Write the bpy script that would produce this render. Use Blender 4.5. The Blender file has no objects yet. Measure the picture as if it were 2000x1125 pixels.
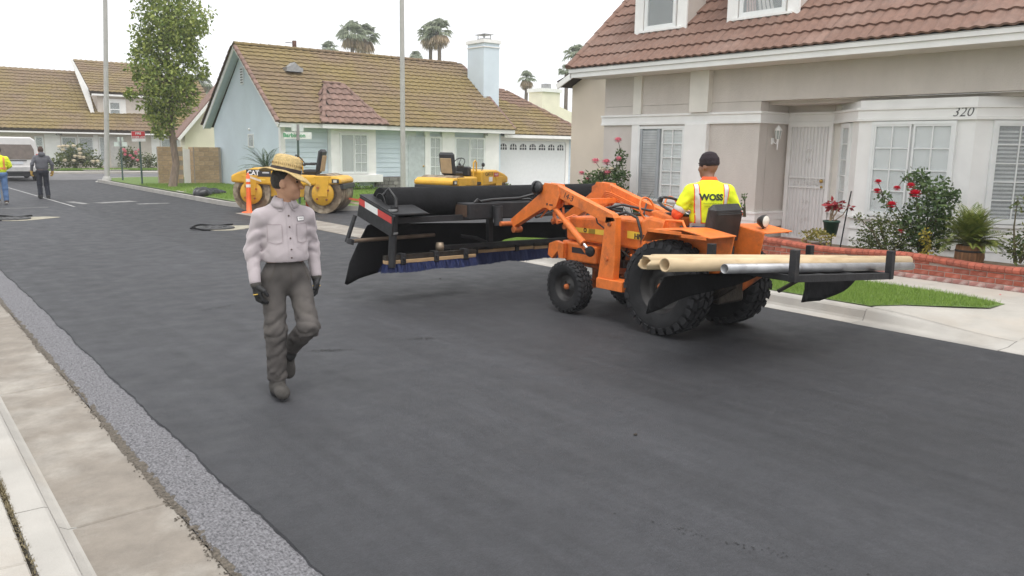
import bpy, bmesh, math, random
import numpy as np
from mathutils import Vector, Matrix, Euler
from mathutils.bvhtree import BVHTree
random.seed(7); rng = np.random.default_rng(7)
scn = bpy.context.scene; COL = scn.collection; PI = math.pi
R_ = math.radians

# ------------------------------------------------------------------ camera
# calibrated from the two vanishing points of the street grid (Y along the road, X across it)
W0, H0 = 2000.0, 1125.0
VP1 = np.array([-270.0, 270.0]); VP2 = np.array([3050.0, 322.0]); PC = np.array([1000.0, 562.5])
FL = math.sqrt(-float(np.dot(VP1 - PC, VP2 - PC)))
def _cr(x, y):
    v = np.array([x - PC[0], y - PC[1], FL]); return v / np.linalg.norm(v)
_X = _cr(*VP2); _Y = _cr(*VP1); _Z = np.cross(_X, _Y)
RW = np.stack([_X, _Y, _Z]); CH = 1.85
def _ray(x, y): return RW @ _cr(x, y)
def gnd(x, y, z=0.0):
    d = _ray(x, y); t = (z - CH) / d[2]; return Vector((d[0]*t, d[1]*t, z))
def onX(x, y, X0):
    d = _ray(x, y); t = X0 / d[0]; return Vector((X0, d[1]*t, CH + d[2]*t))
def onY(x, y, Y0):
    d = _ray(x, y); t = Y0 / d[1]; return Vector((d[0]*t, Y0, CH + d[2]*t))
def pix(P):
    v = RW.T @ (np.array(P, float) - np.array([0, 0, CH])); return PC[0] + FL*v[0]/v[2], PC[1] + FL*v[1]/v[2]
cam = bpy.data.cameras.new('camera'); camo = bpy.data.objects.new('camera', cam); COL.objects.link(camo)
M3 = RW @ np.diag([1.0, -1.0, -1.0])
camo.matrix_world = Matrix([[*M3[0], 0], [*M3[1], 0], [*M3[2], CH], [0, 0, 0, 1]])
cam.sensor_width = 36; cam.lens = FL * 36 / W0; cam.clip_start = 0.05; cam.clip_end = 1500
scn.camera = camo

# ------------------------------------------------------------------ sky, sun, exposure (bright overcast)
SUN_EL, SUN_AZ = R_(70), R_(200)
wd = bpy.data.worlds.new('World'); scn.world = wd; wd.use_nodes = True
nt = wd.node_tree; nt.nodes.clear()
sky = nt.nodes.new('ShaderNodeTexSky'); sky.sky_type = 'NISHITA'; sky.sun_disc = False
sky.sun_elevation = SUN_EL; sky.sun_rotation = SUN_AZ; sky.dust_density = 6; sky.air_density = 1.2
hsv = nt.nodes.new('ShaderNodeHueSaturation'); hsv.inputs['Saturation'].default_value = 0.12
mixs = nt.nodes.new('ShaderNodeMix'); mixs.data_type = 'RGBA'; mixs.inputs[0].default_value = 0.80
mixs.inputs[7].default_value = (9.7, 9.85, 10.1, 1)        # the even cloud layer
bg = nt.nodes.new('ShaderNodeBackground'); bg.inputs['Strength'].default_value = 0.125
ow = nt.nodes.new('ShaderNodeOutputWorld')
nt.links.new(sky.outputs[0], hsv.inputs['Color']); nt.links.new(hsv.outputs[0], mixs.inputs[6])
nt.links.new(mixs.outputs[2], bg.inputs['Color']); nt.links.new(bg.outputs[0], ow.inputs[0])
sl = bpy.data.lights.new('sun', 'SUN'); sl.energy = 1.5; sl.angle = R_(32); sl.color = (1, .97, .92)
so = bpy.data.objects.new('sun', sl); COL.objects.link(so)
so.rotation_euler = Vector((-math.sin(SUN_AZ)*math.cos(SUN_EL), -math.cos(SUN_AZ)*math.cos(SUN_EL), -math.sin(SUN_EL))).to_track_quat('-Z', 'Y').to_euler()
vs = scn.view_settings; vs.view_transform = 'Standard'; vs.look = 'None'; vs.exposure = 0.42; vs.gamma = 1
vs.use_curve_mapping = False

# ------------------------------------------------------------------ materials
MATS = {}
def mat(name, col, rough=.6, metal=0, var=.12, scale=6, bump=0, bscale=60, rnd=0, spec=.5, col2=None, c2pos=(.5, .62), c2scale=None, coat=0, alpha=1, trans=0, coord='Object', detail=6, sheen=0, stretch=None):
    """principled material: base colour with noise value variation, optional second colour in patches, bump, per-object random value"""
    if name in MATS: return MATS[name]
    m = bpy.data.materials.new(name); m.use_nodes = True; MATS[name] = m
    t = m.node_tree; n = t.nodes; b = n['Principled BSDF']; L = t.links.new
    b.inputs['Roughness'].default_value = rough; b.inputs['Metallic'].default_value = metal
    b.inputs['Specular IOR Level'].default_value = spec
    if coat: b.inputs['Coat Weight'].default_value = coat; b.inputs['Coat Roughness'].default_value = .15
    if trans: b.inputs['Transmission Weight'].default_value = trans
    if sheen: b.inputs['Sheen Weight'].default_value = sheen
    if alpha < 1: b.inputs['Alpha'].default_value = alpha
    tc = n.new('ShaderNodeTexCoord'); src = tc.outputs['Object']
    if coord == 'World':
        g = n.new('ShaderNodeNewGeometry'); src = g.outputs['Position']
    if stretch:
        mp = n.new('ShaderNodeMapping'); mp.inputs['Scale'].default_value = stretch; L(src, mp.inputs[0]); src = mp.outputs[0]
    def noise(s, d=detail):
        q = n.new('ShaderNodeTexNoise'); q.inputs['Scale'].default_value = s; q.inputs['Detail'].default_value = d; q.inputs['Roughness'].default_value = .66 if d >= 9 else .5; L(src, q.inputs['Vector']); return q.outputs['Fac']
    nf = noise(scale)
    base = n.new('ShaderNodeRGB'); base.outputs[0].default_value = (*col, 1); cur = base.outputs[0]
    if col2:
        rp = n.new('ShaderNodeMapRange'); rp.inputs['From Min'].default_value = c2pos[0]; rp.inputs['From Max'].default_value = c2pos[1]
        L(noise(c2scale or scale*.5), rp.inputs['Value'])
        mx = n.new('ShaderNodeMix'); mx.data_type = 'RGBA'; L(rp.outputs[0], mx.inputs[0]); L(cur, mx.inputs[6]); mx.inputs[7].default_value = (*col2, 1); cur = mx.outputs[2]
    mr = n.new('ShaderNodeMapRange'); mr.inputs['From Min'].default_value = .3; mr.inputs['From Max'].default_value = .7
    mr.inputs['To Min'].default_value = 1-var; mr.inputs['To Max'].default_value = 1+var; L(nf, mr.inputs['Value'])
    val = mr.outputs[0]
    if rnd:
        oi = n.new('ShaderNodeObjectInfo'); m2 = n.new('ShaderNodeMapRange'); m2.inputs['To Min'].default_value = 1-rnd; m2.inputs['To Max'].default_value = 1+rnd
        L(oi.outputs['Random'], m2.inputs['Value']); mm = n.new('ShaderNodeMath'); mm.operation = 'MULTIPLY'; L(val, mm.inputs[0]); L(m2.outputs[0], mm.inputs[1]); val = mm.outputs[0]
    hv = n.new('ShaderNodeHueSaturation'); L(cur, hv.inputs['Color']); L(val, hv.inputs['Value']); L(hv.outputs[0], b.inputs['Base Color'])
    if bump:
        bp = n.new('ShaderNodeBump'); bp.inputs['Strength'].default_value = min(1, bump); bp.inputs['Distance'].default_value = .02*max(1, bump)
        L(noise(bscale, 4), bp.inputs['Height']); L(bp.outputs[0], b.inputs['Normal'])
    return m

# ------------------------------------------------------------------ mesh builder
class MB:
    def __init__(s): s.v = []; s.f = []; s.sm = []
    def add(s, vs, fs, smooth=False):
        o = len(s.v); s.v.extend([tuple(p) for p in vs]); s.f.extend([tuple(i+o for i in f) for f in fs]); s.sm.extend([smooth]*len(fs)); return s
    def box(s, lo, hi, M=None, bev=0):
        x0, y0, z0 = lo; x1, y1, z1 = hi
        if bev:
            b = bev; P = []; 
            for sx, X in ((1, x0), (-1, x1)):
                for sy, Yv in ((1, y0), (-1, y1)):
                    for sz, Zv in ((1, z0), (-1, z1)):
                        P += [(X, Yv+sy*b, Zv+sz*b), (X+sx*b, Yv, Zv+sz*b), (X+sx*b, Yv+sy*b, Zv)]
            bm = bmesh.new(); vv = [bm.verts.new(p) for p in P]; r = bmesh.ops.convex_hull(bm, input=vv); bm.verts.index_update()
            P = [tuple(q.co) for q in bm.verts]; F = [tuple(q.index for q in f.verts) for f in bm.faces]; bm.free()
        else:
            P = [(x0,y0,z0),(x1,y0,z0),(x1,y1,z0),(x0,y1,z0),(x0,y0,z1),(x1,y0,z1),(x1,y1,z1),(x0,y1,z1)]
            F = [(0,3,2,1),(4,5,6,7),(0,1,5,4),(1,2,6,5),(2,3,7,6),(3,0,4,7)]
        if M is not None: P = [tuple(M @ Vector(p)) for p in P]
        return s.add(P, F)
    def beam(s, p0, p1, w, h, up=(0, 0, 1), bev=0):
        """box section beam from p0 to p1"""
        p0 = Vector(p0); p1 = Vector(p1); d = (p1-p0); L = d.length; d.normalize(); u = Vector(up); x = d.cross(u)
        if x.length < 1e-4: x = d.cross(Vector((1, 0, 0)))
        x.normalize(); u = x.cross(d)
        M = Matrix(((d.x, x.x, u.x, p0.x), (d.y, x.y, u.y, p0.y), (d.z, x.z, u.z, p0.z), (0, 0, 0, 1)))
        return s.box((0, -w/2, -h/2), (L, w/2, h/2), M, bev)
    def tube(s, pts, r, n=10, cap=True, rs=None):
        pts = [Vector(p) for p in pts]; N = len(pts); V = []; F = []
        pu = None
        for i, p in enumerate(pts):
            d = (pts[min(i+1, N-1)] - pts[max(i-1, 0)]).normalized()
            if pu is None:
                pu = d.orthogonal().normalized()
            pu = (pu - d*pu.dot(d)).normalized(); q = d.cross(pu); rr = rs[i] if rs else r
            for k in range(n):
                a = 2*PI*k/n; V.append(p + (pu*math.cos(a) + q*math.sin(a))*rr)
        for i in range(N-1):
            for k in range(n):
                a = i*n+k; b = i*n+(k+1) % n; F.append((a, b, b+n, a+n))
        s.add(V, F, True)
        if cap: s.add(V[:n], [tuple(range(n))[::-1]]); s.add(V[-n:], [tuple(range(n))])
        return s
    def lathe(s, prof, n=24, M=None, smooth=True, a0=0, a1=2*PI):
        """prof = [(r,z)], about local Z"""
        V = []; F = []; full = abs(a1-a0-2*PI) < 1e-6; m = n if full else n+1
        for r, z in prof:
            for k in range(m):
                a = a0+(a1-a0)*k/n; V.append((r*math.cos(a), r*math.sin(a), z))
        for i in range(len(prof)-1):
            for k in range(n):
                k2 = (k+1) % m; F.append((i*m+k, i*m+k2, (i+1)*m+k2, (i+1)*m+k))
        if M is not None: V = [tuple(M @ Vector(p)) for p in V]
        return s.add(V, F, smooth)
    def prism(s, poly, p0, ax, ay, az):
        """extrude 2D polygon (in ax, ay) along vector az from origin p0"""
        p0 = Vector(p0); ax = Vector(ax); ay = Vector(ay); az = Vector(az); n = len(poly)
        V = [p0+ax*a+ay*b for a, b in poly] + [p0+ax*a+ay*b+az for a, b in poly]
        F = [tuple(range(n))[::-1], tuple(range(n, 2*n))] + [(i, (i+1) % n, (i+1) % n+n, i+n) for i in range(n)]
        return s.add(V, F)
    def quad(s, a, b, c, d): return s.add([a, b, c, d], [(0, 1, 2, 3)])
    def ball(s, c, r, n=12, sc=(1, 1, 1)):
        pr = [(math.sin(PI*i/(n//2))*1, -math.cos(PI*i/(n//2))) for i in range(n//2+1)]
        return s.lathe([(max(1e-4, a), b) for a, b in pr], n, Matrix.Translation(Vector(c)) @ Matrix.Diagonal((r*sc[0], r*sc[1], r*sc[2], 1)))
    def mesh(s, name):
        me = bpy.data.meshes.new(name); me.from_pydata([tuple(p) for p in s.v], [], s.f)
        me.polygons.foreach_set('use_smooth', s.sm)
        bm = bmesh.new(); bm.from_mesh(me); bmesh.ops.recalc_face_normals(bm, faces=bm.faces); bm.to_mesh(me); bm.free(); me.update(); return me
    def build(s, name, m, parent=None, bevel=0): 
        o = put(name, s.mesh(name), m, parent)
        if bevel:
            md = o.modifiers.new('bevel', 'BEVEL'); md.width = bevel; md.segments = 2; md.limit_method = 'ANGLE'; md.angle_limit = R_(40)
        return o
def put(name, me, m=None, parent=None, loc=None, rot=None):
    o = bpy.data.objects.new(name, me); COL.objects.link(o)
    if m is not None and me is not None and len(me.materials) == 0: me.materials.append(m)
    if parent is not None: o.parent = parent
    if loc is not None: o.location = loc
    if rot is not None: o.rotation_euler = rot
    return o
def tag(o, label=None, cat=None, group=None, kind=None):
    if label: o['label'] = label
    if cat: o['category'] = cat
    if group: o['group'] = group
    if kind: o['kind'] = kind
    return o
def thing(name, loc, label, cat, group=None, rz=0):
    o = bpy.data.objects.new(name, None); COL.objects.link(o); o.location = loc; o.rotation_euler = (0, 0, rz); o.empty_display_size = .2
    return tag(o, label, cat, group)
def struct(o): o['kind'] = 'structure'; return o
def copy_tree(o, parent=None):
    c = o.copy(); COL.objects.link(c); c.parent = parent
    for ch in list(o.children): copy_tree(ch, c)
    return c
def quads_mesh(name, V, nper=4):
    """big mesh of separate quads/tris from array (N,nper,3)"""
    V = np.asarray(V, dtype=np.float32); N = V.shape[0]; me = bpy.data.meshes.new(name)
    me.vertices.add(N*nper); me.vertices.foreach_set('co', V.reshape(-1)); me.loops.add(N*nper); me.loops.foreach_set('vertex_index', np.arange(N*nper, dtype=np.int32))
    me.polygons.add(N); me.polygons.foreach_set('loop_start', np.arange(0, N*nper, nper, dtype=np.int32)); me.update(calc_edges=True); return me
def text_mesh(txt, size, bold=0, shear=0, ext=.002):
    c = bpy.data.curves.new('t', 'FONT'); c.body = txt; c.size = size; c.align_x = 'CENTER'; c.align_y = 'CENTER'; c.offset = bold; c.shear = shear; c.extrude = ext; c.resolution_u = 3
    o = bpy.data.objects.new('t', c); COL.objects.link(o); bpy.context.view_layer.update()
    me = bpy.data.meshes.new_from_object(o.evaluated_get(bpy.context.evaluated_depsgraph_get())); bpy.data.objects.remove(o); bpy.data.curves.remove(c); return me
def frame_mat(o, x, y):   # matrix with local x,y axes, z = normal
    x = Vector(x).normalized(); y = Vector(y); y = (y - x*y.dot(x)).normalized(); z = x.cross(y); o = Vector(o)
    return Matrix(((x.x, y.x, z.x, o.x), (x.y, y.y, z.y, o.y), (x.z, y.z, z.z, o.z), (0, 0, 0, 1)))
def put_text(txt, size, m, parent, origin, x, y, **k):
    me = text_mesh(txt, size, **k); me.transform(frame_mat(origin, x, y)); return put('lettering', me, m, parent)

# ------------------------------------------------------------------ implicit surfaces (for bodies and cloth)
def surface_net(f, lo, hi, res):
    lo = np.array(lo, float); n = np.ceil((np.array(hi)-lo)/res).astype(int)+1
    K = 5; nb = -(-n//K); n = nb*K                       # blocks far from the surface keep the value at their centre
    gc = np.stack(np.meshgrid(*[lo[i]+(np.arange(nb[i])*K+(K-1)/2)*res for i in range(3)], indexing='ij'), -1).reshape(-1, 3)
    vc = f(gc); near = np.abs(vc) < K*res*.87*1.5+.03
    loc = np.stack(np.meshgrid(*[(np.arange(K)-(K-1)/2)*res]*3, indexing='ij'), -1).reshape(-1, 3)
    vb = np.repeat(vc[:, None], K**3, 1).astype(np.float32)
    if near.any(): vb[near] = f((gc[near][:, None, :]+loc[None]).reshape(-1, 3)).reshape(-1, K**3)
    v = vb.reshape(nb[0], nb[1], nb[2], K, K, K).transpose(0, 3, 1, 4, 2, 5).reshape(n).astype(np.float32); s = v < 0
    nc = n-1; acc = np.zeros((*nc, 3), np.float32); cnt = np.zeros(nc, np.float32)
    cs = [(i, j, k) for i in (0, 1) for j in (0, 1) for k in (0, 1)]
    def sl_(a, c): return a[c[0]:c[0]+nc[0], c[1]:c[1]+nc[1], c[2]:c[2]+nc[2]]
    for a in cs:
        for ax in range(3):
            if a[ax]: continue
            b = list(a); b[ax] = 1; va = sl_(v, a); vb = sl_(v, b); m = (va < 0) != (vb < 0)
            t = np.where(m, va/np.where(m, va-vb, 1), 0); p = np.zeros((*nc, 3), np.float32)
            for q in range(3): p[..., q] = a[q]
            p[..., ax] = t; acc += np.where(m[..., None], p, 0); cnt += m
    act = cnt > 0; idx = -np.ones(nc, int); idx[act] = np.arange(act.sum()); ijk = np.argwhere(act)
    V = lo + (ijk + acc[act]/cnt[act][:, None])*res; F = []
    for ax in range(3):
        u, w = [(1, 2), (2, 0), (0, 1)][ax]
        s0 = np.take(s, np.arange(n[ax]-1), ax); s1 = np.take(s, np.arange(1, n[ax]), ax); e = np.argwhere(s0 != s1)
        e = e[(e[:, u] > 0) & (e[:, w] > 0) & (e[:, u] < nc[u]) & (e[:, w] < nc[w])]
        def I(du, dw):
            q = e.copy(); q[:, u] -= du; q[:, w] -= dw; return idx[q[:, 0], q[:, 1], q[:, 2]]
        Q = np.stack([I(1, 1), I(0, 1), I(0, 0), I(1, 0)], 1); fl = s1[e[:, 0], e[:, 1], e[:, 2]]
        Q[fl] = Q[fl][:, ::-1]; F.append(Q)
    return V, np.concatenate(F)
def sdf_obj(name, f, lo, hi, res, m, parent=None, smooth_iter=1):
    V, F = surface_net(f, lo, hi, res); me = bpy.data.meshes.new(name); me.from_pydata(V.tolist(), [], F.tolist())
    bm = bmesh.new(); bm.from_mesh(me)
    for _ in range(smooth_iter): bmesh.ops.smooth_vert(bm, verts=bm.verts, factor=.4, use_axis_x=True, use_axis_y=True, use_axis_z=True)
    bmesh.ops.recalc_face_normals(bm, faces=bm.faces); bm.to_mesh(me); bm.free()
    me.polygons.foreach_set('use_smooth', [True]*len(me.polygons)); return put(name, me, m, parent)
def cap(a, b, ra, rb):
    a = np.array(a, float); b = np.array(b, float); d = b-a; dd = d@d
    def f(P):
        t = np.clip(((P-a)@d)/dd, 0, 1); return np.linalg.norm(P-a-t[:, None]*d, axis=1)-(ra+(rb-ra)*t)
    return f
def ell(c, r, Rm=None):
    c = np.array(c, float); r = np.array(r, float)
    def f(P):
        q = P-c
        if Rm is not None: q = q @ Rm
        k0 = np.linalg.norm(q/r, axis=1); k1 = np.linalg.norm(q/(r*r), axis=1); return k0*(k0-1)/np.maximum(k1, 1e-6)
    return f
def su(fs, k=.03):
    def f(P):
        d = fs[0](P)
        for g in fs[1:]:
            e = g(P); h = np.clip(.5+.5*(e-d)/k, 0, 1); d = e+(d-e)*h-k*h*(1-h)
        return d
    return f
def folds(P, amp, fr, seed=0):
    a = np.sin(P[:, 2]*fr+2.1*np.sin(P[:, 0]*fr*.5+seed)+1.7*np.sin(P[:, 1]*fr*.6+seed*2)); b = np.sin(P[:, 2]*fr*.47+P[:, 0]*fr*.8+1.3*np.sin(P[:, 1]*fr*.9+seed*3)+seed)
    r = 1-2*np.abs(np.sin(P[:, 2]*fr*.55+P[:, 0]*fr*.35*np.sign(P[:, 0])+1.2*np.sin(P[:, 1]*fr*.5+seed)+seed))**.7      # sharp creases
    return amp*(a*.25+a*b*.35+r*.4)
def rotz(a): c, s = math.cos(a), math.sin(a); return np.array([[c, -s, 0], [s, c, 0], [0, 0, 1]])
# ------------------------------------------------------------------ ground, road, kerbs, walks
M_road = mat('asphalt', (.060, .060, .064), .66, var=.16, scale=.55, bump=.55, bscale=110, coord='World', col2=(.045, .045, .048), c2pos=(.45, .7), c2scale=.35, spec=.45, stretch=(1, .35, 1), detail=8)
M_oldroad = mat('older_asphalt', (.13, .127, .13), .8, var=.2, scale=1.2, bump=.4, bscale=90, coord='World')
M_mill = mat('milled_asphalt', (.16, .157, .167), .85, var=.55, scale=85, bump=1, bscale=80, coord='World', col2=(.075, .075, .08), c2pos=(.57, .68), c2scale=60, detail=5, stretch=(1, .6, 1))
M_conc = mat('concrete', (.40, .377, .34), .85, var=.12, scale=2.5, bump=.2, bscale=120, coord='World', detail=9, col2=(.41, .37, .32), c2pos=(.52, .66), c2scale=.75)
M_kerb = mat('kerb_concrete', (.385, .366, .335), .85, var=.13, scale=2.5, bump=.2, bscale=90, coord='World', col2=(.36, .33, .29), c2pos=(.55, .7), c2scale=1.1)
M_gut = mat('gutter_concrete', (.22, .193, .162), .85, var=.18, scale=5.0, bump=.25, bscale=100, coord='World', col2=(.31, .285, .25), c2pos=(.44, .62), c2scale=1.6, detail=10)
M_dirt = mat('grit', (.115, .098, .078), .95, var=.5, scale=40, bump=1, bscale=70, coord='World')
M_soil = mat('lawn_soil', (.11, .17, .04), .95, var=.35, scale=14, bump=.5, bscale=60, coord='World')
M_lot = mat('dry_soil', (.16, .12, .08), .95, var=.25, scale=4, bump=.5, bscale=40, coord='World')

def road_material():
    m = bpy.data.materials.new('fresh_asphalt'); m.use_nodes = True; t = m.node_tree; n = t.nodes; L = t.links.new; b = n['Principled BSDF']
    g = n.new('ShaderNodeNewGeometry'); pos = g.outputs['Position']
    def noise(scale, detail=4, st=None, rough=.5):
        q = n.new('ShaderNodeTexNoise'); q.inputs['Scale'].default_value = scale; q.inputs['Detail'].default_value = detail; q.inputs['Roughness'].default_value = rough
        if st: mp = n.new('ShaderNodeMapping'); mp.inputs['Scale'].default_value = st; L(pos, mp.inputs[0]); L(mp.outputs[0], q.inputs['Vector'])
        else: L(pos, q.inputs['Vector'])
        return q.outputs['Fac']
    def rng_(src, a, b, c, d, smooth=False):
        q = n.new('ShaderNodeMapRange'); q.interpolation_type = 'SMOOTHSTEP' if smooth else 'LINEAR'
        for k, v in zip(('From Min', 'From Max', 'To Min', 'To Max'), (a, b, c, d)): q.inputs[k].default_value = v
        L(src, q.inputs['Value']); return q.outputs[0]
    def mul(a, c):
        q = n.new('ShaderNodeMath'); q.operation = 'MULTIPLY'; L(a, q.inputs[0]); L(c, q.inputs[1]); return q.outputs[0]
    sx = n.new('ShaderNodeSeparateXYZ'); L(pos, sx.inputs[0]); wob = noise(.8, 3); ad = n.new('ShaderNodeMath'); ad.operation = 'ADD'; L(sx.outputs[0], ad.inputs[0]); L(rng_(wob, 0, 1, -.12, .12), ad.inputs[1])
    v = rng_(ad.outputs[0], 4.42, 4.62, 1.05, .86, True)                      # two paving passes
    for f in (rng_(noise(.5, 3, (1, .25, 1)), .3, .7, .90, 1.10), rng_(noise(2.2, 5, (1, .45, 1)), .3, .7, .88, 1.13), rng_(noise(9, 4), .3, .7, .90, 1.10), rng_(noise(38, 4, None, .7), .3, .7, .80, 1.22), rng_(noise(3.0, 3, (3.2, .05, 1)), .35, .65, .90, 1.09), rng_(noise(150, 2, None, .7), .3, .7, .70, 1.34)): v = mul(v, f)
    base = n.new('ShaderNodeRGB'); base.outputs[0].default_value = (.0335, .0342, .0385, 1); hv = n.new('ShaderNodeHueSaturation'); L(base.outputs[0], hv.inputs['Color']); L(v, hv.inputs['Value']); L(hv.outputs[0], b.inputs['Base Color'])
    L(rng_(noise(4, 4), .3, .7, .58, .76), b.inputs['Roughness']); b.inputs['Specular IOR Level'].default_value = .45
    bp = n.new('ShaderNodeBump'); bp.inputs['Strength'].default_value = .55; bp.inputs['Distance'].default_value = .012; L(noise(95, 4, None, .65), bp.inputs['Height']); L(bp.outputs[0], b.inputs['Normal']); return m
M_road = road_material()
def sheet(name, poly, z, m, thick=0):
    mb = MB()
    if thick: mb.prism(poly, (0, 0, z-thick), (1, 0, 0), (0, 1, 0), (0, 0, thick))
    else: mb.add([(x, y, z) for x, y in poly], [tuple(range(len(poly)))])
    return struct(mb.build(name, m))
def rect(x0, y0, x1, y1): return [(x0, y0), (x1, y0), (x1, y1), (x0, y1)]
sheet('ground', rect(-700, -700, 900, 900), -.30, mat('far_ground', (.17, .16, .12), .95, var=.2, scale=.1, coord='World'))
# fresh overlay: a slab whose left edge is a ragged lip above the milled strip
mb = MB(); ys = list(np.arange(-6, 45.01, .08)); edge = []
for y in ys:
    edge.append(1.41 + .012*math.sin(y*.7) + .007*math.sin(y*5.1+1) + random.uniform(-.006, .006))
n = len(ys)
V = [(e, y, 0) for e, y in zip(edge, ys)] + [(e-.006-random.uniform(0, .006), y, -.022) for e, y in zip(edge, ys)]
mb.add(V, [(i, i+1, n+i+1, n+i) for i in range(n-1)])
V = [(e, y, 0) for e, y in zip(edge, ys)] + [(3.0, y, 0) for y in ys]
mb.add(V, [(i, i+1, n+i+1, n+i) for i in range(n-1)])
mb.quad((3.0, -6, 0), (110, -6, 0), (110, 45, 0), (3.0, 45, 0))
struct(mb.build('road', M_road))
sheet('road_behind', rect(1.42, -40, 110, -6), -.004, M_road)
sheet('cross_street', rect(-90, 45, 110, 60), -.004, M_oldroad)
sheet('cross_street_far_left', rect(-90, 30, 1.0, 45), -.006, M_oldroad)
# milled strip: real grooves and pits
nx, ny = 12, 420; xs = np.linspace(1.11, 1.44, nx); yy = 2.2 + (30-2.2)*np.linspace(0, 1, ny)**1.9
V = []; 
for j, y in enumerate(yy):
    for i, x in enumerate(xs):
        V.append((x, y, -.013 - .018*max(0, (1.17-x)/.06) + random.uniform(-.006, .005)*(1 if y < 12 else .5)))
mb = MB().add(V, [(j*nx+i, j*nx+i+1, (j+1)*nx+i+1, (j+1)*nx+i) for j in range(ny-1) for i in range(nx-1)], True)
struct(mb.build('milled_strip', M_mill))
sheet('milled_strip_rear', rect(1.13, -40, 1.44, 2.2), -.016, M_mill)
sheet('milled_strip_far', rect(1.13, 30, 1.44, 45), -.016, M_mill)
# grit line along the edge of the gutter, small uneven crumbs
Vq = []
for _ in range(5200):
    y = 2.3 + 24*random.random()**2.2; x = 1.115 + random.gauss(0, .018); s = random.uniform(.003, .008); z = -.027
    a = random.uniform(0, 6.28); c, sn = math.cos(a)*s, math.sin(a)*s; h = s*random.uniform(.5, 1)
    Vq += [[(x+c, y+sn, z), (x-sn, y+c, z), (x, y, z+h)], [(x-sn, y+c, z), (x-c, y-sn, z), (x, y, z+h)], [(x-c, y-sn, z), (x+sn, y-c, z), (x, y, z+h)], [(x+sn, y-c, z), (x+c, y+sn, z), (x, y, z+h)]]
tag(put('loose_grit', quads_mesh('loose_grit', Vq, 3), M_dirt), kind='stuff')
mb = MB()
pts = [(1.098+.012*math.sin(y*2.1)+random.uniform(-.012, .012), y, 1.14+random.uniform(-.015, .02)) for y in np.arange(-6, 40, .07)]
mb.add([(a, y, -.027) for a, y, b in pts]+[(b, y, -.022) for a, y, b in pts], [(i, i+1, len(pts)+i+1, len(pts)+i) for i in range(len(pts)-1)])
struct(mb.build('grit_line', M_dirt))

def slab(parent, name, x0, y0, x1, y1, z, m, gap=.006, th=.1, zx=None):
    """one concrete panel with bevelled edges; zx=(z at x0, z at x1) for a cross fall"""
    z0, z1 = zx or (z, z); b = .008; g = gap
    P = [(x0+g, y0+g, z0-b), (x1-g, y0+g, z1-b), (x1-g, y1-g, z1-b), (x0+g, y1-g, z0-b)]
    T = [(x0+g+b, y0+g+b, z0), (x1-g-b, y0+g+b, z1), (x1-g-b, y1-g-b, z1), (x0+g+b, y1-g-b, z0)]
    B = [(p[0], p[1], p[2]-th) for p in P]
    mb = MB().add(T+P+B, [(0, 1, 2, 3)] + [(i, 4+i, 4+(i+1) % 4, (i+1) % 4) for i in range(4)] + [(4+i, 8+i, 8+(i+1) % 4, 4+(i+1) % 4) for i in range(4)])
    return mb.build(name, m, parent)
# left gutter pan, kerb, sidewalk: separate panels (joints measured at y = 4.31 and 7.03)
gut = struct(sheet('gutter', rect(.50, -40, 1.12, 45), -.06, M_dirt))
kerb = struct(sheet('kerb', rect(.36, -40, .52, 45), .02, M_dirt))
walk = struct(sheet('sidewalk', rect(-1.6, -40, .38, 45), .02, M_dirt))
y = -4*2.72+4.31
while y < 44:
    slab(gut, 'gutter_panel', .60, y, 1.115, y+2.72, 0, M_gut, zx=(-.045, -.030))
    # rolled kerb piece: face leaning out to the pan
    prof = [(.405, .0), (.405, .10), (.53, .10), (.545, .092), (.585, -.02), (.625, -.043), (.665, -.046), (.665, -.07)]
    k = MB().prism(prof, (0, y+.004, 0), (1, 0, 0), (0, 0, 1), (0, 2.712, 0)); k.build('kerb_piece', M_kerb, kerb)
    for q in range(2):
        slab(walk, 'pavement_panel', -1.55, y+q*1.36-.55, .388, y+(q+1)*1.36-.55, .098, M_conc, gap=.004)
    y += 2.72
# weeds and dirt in the joint between kerb and walk
Vq = []
for _ in range(1500):
    yv = random.choice([random.uniform(3.2, 5.6), random.gauss(4.6, .25)]); x = .397+random.gauss(0, .007); s = random.uniform(.004, .016)
    a = random.uniform(0, 6.28); dx, dy = math.cos(a)*s, math.sin(a)*s
    Vq.append([(x-dy*.3, yv+dx*.3, .096), (x+dy*.3, yv-dx*.3, .096), (x+dx, yv+dy, .1+random.uniform(0, .014))])
tag(put('joint_weeds', quads_mesh('joint_weeds', Vq, 3), mat('dry_weed', (.17, .14, .08), .9, var=.4, scale=30)), kind='stuff')
sheet('left_yard', rect(-90, -40, -1.6, 30), .09, M_soil)

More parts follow.
